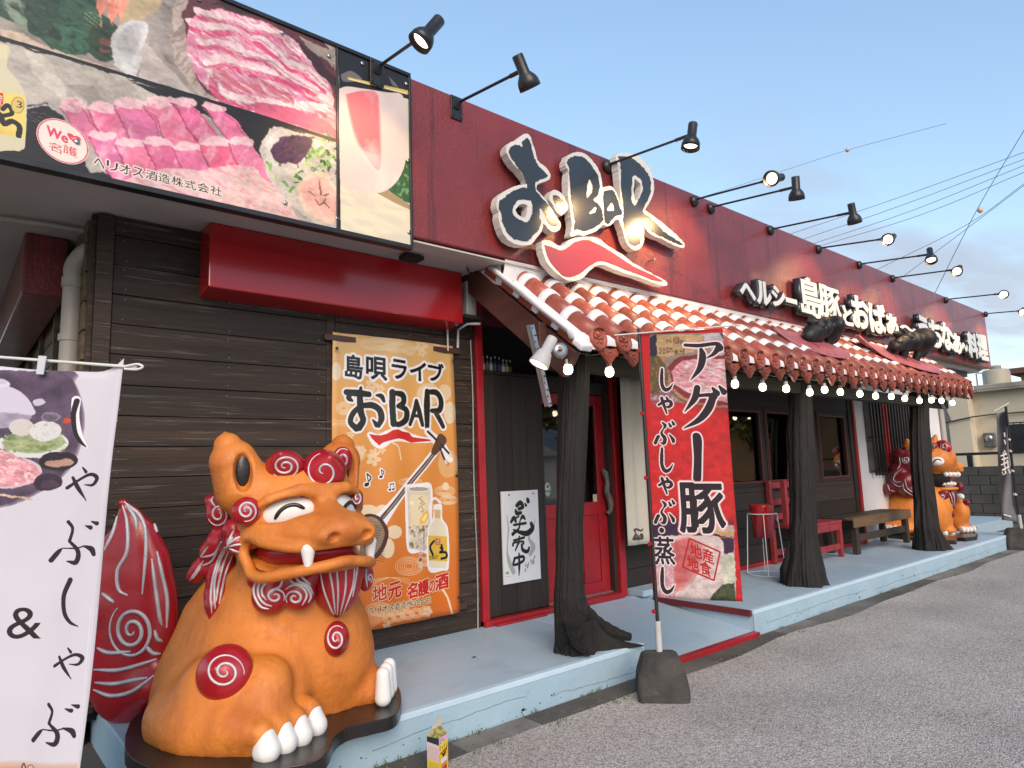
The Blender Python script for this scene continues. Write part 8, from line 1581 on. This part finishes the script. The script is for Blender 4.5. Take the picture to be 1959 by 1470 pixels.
an = thing('roof_aerial', (23.5, tk[1] + 1.3, HZ), 'thin horizontal aerial above the neighbouring roof behind the fascia corner', 'aerial'); q = MB(); q.tube([(23.5, tk[1] + 1.1, HZ), (23.5, tk[1] + 1.1, tz + .5)], .015, 6); q.tube([(23.5, tk[1] + 1.7, tz + .48), (23.5, tk[1] + .3, tz + .5)], .012, 6); q.build('rod', M_steel, an)
# farther house with red-brown eave at the right edge
fh = U(1935, 714, 'x', 34); hs = thing('house', (34, 0, 0), 'distant tan house with a brown eave at the right edge behind the tree', 'building')
q = MB(); q.box((34, -14, -.01), (42, fh[1] - .3, fh[2] - .1)); q.build('wall', pm('tan wall', (.50, .34, .18), (.42, .28, .15), 1, .8), hs); q = MB(); q.box((33.3, -14.5, fh[2] - .1), (43, fh[1], fh[2] + .12)); q.build('roof', pm('brown eave', (.16, .06, .04), (.12, .05, .035), 2, .6), hs)
def tree(x, y, z0, h, cr, lab, seed, cols, n=2600, name='broadleaf_tree', leaf=.12, group=None):
    r_ = np.random.default_rng(seed); t = thing(name, (x, y, z0), lab, 'tree', group); q = MB(); th = h * .45; q.tube([(x, y, z0), (x + .1, y, z0 + th * .5), (x, y + .1, z0 + th)], [.18 * h / 5, .13 * h / 5, .09 * h / 5], 8); tips = []
    for k in range(9):
        a = k * 2.4; e = np.array([x + cr * .6 * math.cos(a), y + cr * .6 * math.sin(a), z0 + h * (.62 + .035 * k)]); s0 = np.array([x, y, z0 + th * (.6 + .04 * k)]); q.tube([s0, (s0 + e) / 2 + np.array([0, 0, .1]), e], [.05 * h / 5, .035 * h / 5, .012 * h / 5], 5); tips.append(e)
    q.build('trunk', pm('tree bark', (.08, .065, .05), (.05, .04, .032), 8, .9, .5, 20), t)
    cl_ = [e + r_.normal(0, cr * .16, 3) for e in tips for _ in range(3)] + [np.array([x, y, z0 + h * .8]) + r_.normal(0, cr * .3, 3) for _ in range(8)]
    V = []; 
    for i in range(n):
        c = cl_[r_.integers(len(cl_))]; d = r_.normal(0, 1, 3); d /= np.linalg.norm(d); p_ = c + d * cr * .33 * r_.random() ** .4; a = r_.normal(0, 1, 3); a /= np.linalg.norm(a); b = np.cross(a, r_.normal(0, 1, 3)); b /= np.linalg.norm(b); s_ = leaf * r_.uniform(.6, 1.3)
        V += [p_ - a * s_, p_ + b * s_ * .5, p_ + a * s_, p_ - b * s_ * .5]
    F_ = np.arange(4 * n).reshape(-1, 4); off = offs(t); o = np_mesh('crown', V, F_, cols[0], t, smooth=False); 
    for m_ in cols[1:]: o.data.materials.append(m_)
    o.data.polygons.foreach_set('material_index', r_.integers(0, len(cols), n).astype(np.int32)); return t
LG = [pm('leaf dark', (.030, .050, .016), (.022, .038, .012), 3, .6), pm('leaf mid', (.060, .085, .022), (.045, .065, .018), 3, .6), pm('leaf olive', (.11, .11, .030), (.09, .09, .025), 3, .6)]
tree(30, 2.2, 0, 5.0, 1.5, 'sparse olive tree beyond the neighbouring roof at the right edge', 3, LG, 2200, leaf=.10)
tree(31, 5.2, 0, 4.5, 1.2, 'small bush-topped tree behind the roof edge left of the water tank', 4, LG, 1500, leaf=.09)
# grey banner and its stand at the far end of the platform, sliver of another banner
DG = float((U(1935, 1010, 'z', .05) - CC) @ CFW) * 1.0
bs_ = U(1953, 1050, 'z', 0); dg = float((bs_ - CC) @ CFW)
g0, g1, g2, g3 = P(1903, 786, dg), P(1923, 780, dg - .1), P(1938, 992, dg - .1), P(1915, 992, dg)
gb = thing('pole_banner', bs_, 'slim dark grey banner with white characters on a pole at the far right end', 'banner')
q = MB(); n = 26; vs = []
for j in range(n + 1):
    v = j / n
    for i in range(7):
        a = i / 6; xl = np.interp(v, [0, .3, .6, .9, 1], [1906, 1908, 1911, 1914, 1917]); xr = np.interp(v, [0, .3, .6, .9, 1], [1925, 1929, 1933, 1938, 1950]); py = 789 + (995 - 789) * v + (4 * a if v > .95 else -2 * a + 3 * (1 - a) * (v < .04))
        vs.append(P(xl + (xr - xl) * a, py, dg + .10 * math.sin(a * 3.1 + v * 4) + .05 * math.sin(v * 11)))
fs = [(j * 7 + i, j * 7 + i + 1, (j + 1) * 7 + i + 1, (j + 1) * 7 + i) for j in range(n) for i in range(6)]; q.add(vs, fs, True); go = q.build('cloth', pm('dark grey cloth', (.16, .16, .175), (.13, .13, .14), 3, .85), gb); md = go.modifiers.new('solid', 'SOLIDIFY'); md.thickness = .004
q = MB()
def gstroke(pts, r): q.tube([P(x, y, dg - .16) for x, y in pts], r, 5)
for pl_ in ([(1921, 862), (1924, 870)], [(1914, 873), (1926, 869)], [(1916, 880), (1928, 876)], [(1919, 866), (1921, 884)], [(1915, 890), (1929, 884)], [(1920, 884), (1923, 898)], [(1926, 880), (1929, 896)], [(1917, 900), (1930, 893)], [(1921, 896), (1924, 906), (1919, 909), (1917, 903)], [(1928, 898), (1932, 906)], [(1921, 828), (1922, 836)], [(1921, 842), (1923, 850)], [(1920, 985), (1934, 989)]): gstroke(pl_, .011)
q.build('white_lettering', M_lwhite, gb)
q = MB(); q.tube([P(1924, 778, dg), P(1941, 930, dg), P(1952, 1015, dg)], .018, 8); q.build('pole', M_black, gb); q = MB(); q.tube([P(1949, 985, dg), P(1956, 1030, dg)], .028, 10); q.build('pole_sleeve', MATS['white tube'], gb); q = MB(); q.tube([P(1902, 787, dg), P(1930, 771, dg)], .008, 6); q.build('top_rod', MATS['white rod'], gb)
for y in (840, 862, 900, 945): q = MB(); xx = np.interp(y, [778, 930, 1015], [1924, 1941, 1952]); q.tube([P(xx - 3, y, dg), P(xx + 1, y + 2, dg)], .022, 6); q.build('pole_clip', M_lwhite, gb)
pedestal(float(bs_[0]), float(bs_[1]), .20, .30, 'dark concrete block holding the grey banner pole at the platform end', .4)
# overhead wires
wires = [[(1500, 452), (1700, 385), (1959, 292)], [(1525, 462), (1720, 395), (1959, 305)], [(1545, 470), (1740, 405), (1959, 317)], [(1555, 475), (1760, 412), (1959, 330)], [(1680, 515), (1850, 430), (1959, 352)], [(1720, 535), (1860, 430), (1959, 355)], [(1790, 558), (1870, 400), (1959, 250)], [(1340, 378), (1400, 360), (1520, 320), (1620, 288), (1700, 266), (1760, 250)]]
wl_lab = ['highest of the four parallel overhead wires', 'second of the four parallel overhead wires', 'third of the four parallel overhead wires', 'lowest of the four parallel overhead wires', 'thin wire passing above the far spotlights to the right edge', 'thin wire crossing just under another towards the right edge', 'steep wire with a pale joint crossing all the other wires', 'faint wire with a pale insulator alone in the open blue sky']
for i, wv in enumerate(wires):
    dd = 26 if i < 6 else 22; d1 = wv[0]; pts = catmull([P(x - 0, y, dd + 8 * (1 - (x - 1340) / 620)) for x, y in wv], 6); ex = pts[-1] + (pts[-1] - pts[-3]) * 2.5; ex0 = pts[0] - (pts[2] - pts[0]) * 1.0
    pts = np.vstack([ex0, pts, ex]) if i != 7 else np.vstack([pts, ex]); q = MB(); q.tube(pts, .011 if i < 7 else .007, 5); o = q.build('overhead_wire', pm('wire grey', (.08, .08, .085), (.06, .06, .06), 5, .6)); tag(o, wl_lab[i], 'wire', 'overhead wires in the sky')
for px, py, dd, lab in ((1875, 402, 22, 'pale egg-shaped insulator on the steep overhead wire'), (1621, 287, 26, 'pale insulator on the lone faint wire in the blue sky')):
    c = P(px, py, dd + (8 * (1 - (px - 1340) / 620))); q = MB(); q.ball(c, (.09, .09, .11), 12, 8); tag(q.build('wire_insulator', pm('insulator cream', (.62, .50, .40), (.5, .4, .32), 6, .4)), lab, 'insulator')
# across the lot, seen mirrored in the shop windows
rb_ = thing('house', (34, -17, 0), 'white house across the lot, seen only as a reflection in the window panes', 'building'); q = MB(); q.box((24, -22, -.01), (50, -15.5, 2.2)); q.build('wall', M_white, rb_); q = MB(); q.prism([(23.6, -22.4, 2.2), (23.6, -15.1, 2.2), (23.6, -19, 4.0)], (26.8, 0, 0)); q.build('roof', pm('pale roof', (.5, .5, .52), (.42, .42, .44), 2, .5), rb_)
LY = [pm('leaf painted sunlit', (.30, .27, .04), (.22, .21, .035), 3, .6), LG[1], pm('leaf painted sunlit yellow', (.42, .34, .05), (.34, .28, .05), 3, .6)]  # leaf colours brightened and yellowed to stand in for sun on these crowns
for i, (xx, yy, hh, lb) in enumerate(((32, -9.5, 6.5, 'broad yellow-green tree across the lot, reflected in the nearest window'), (38, -10, 7.5, 'tall yellow-green tree across the lot, reflected in the middle windows'), (45, -10, 7.0, 'yellow-green tree farthest across the lot, reflected in the end window'), (19, -9, 6, 'yellow-green tree across the lot, reflected in the door glass'))): tree(xx, yy, 0, hh, 3.2, lb, 20 + i, LY, 3500, leaf=.22, group='trees across the lot')
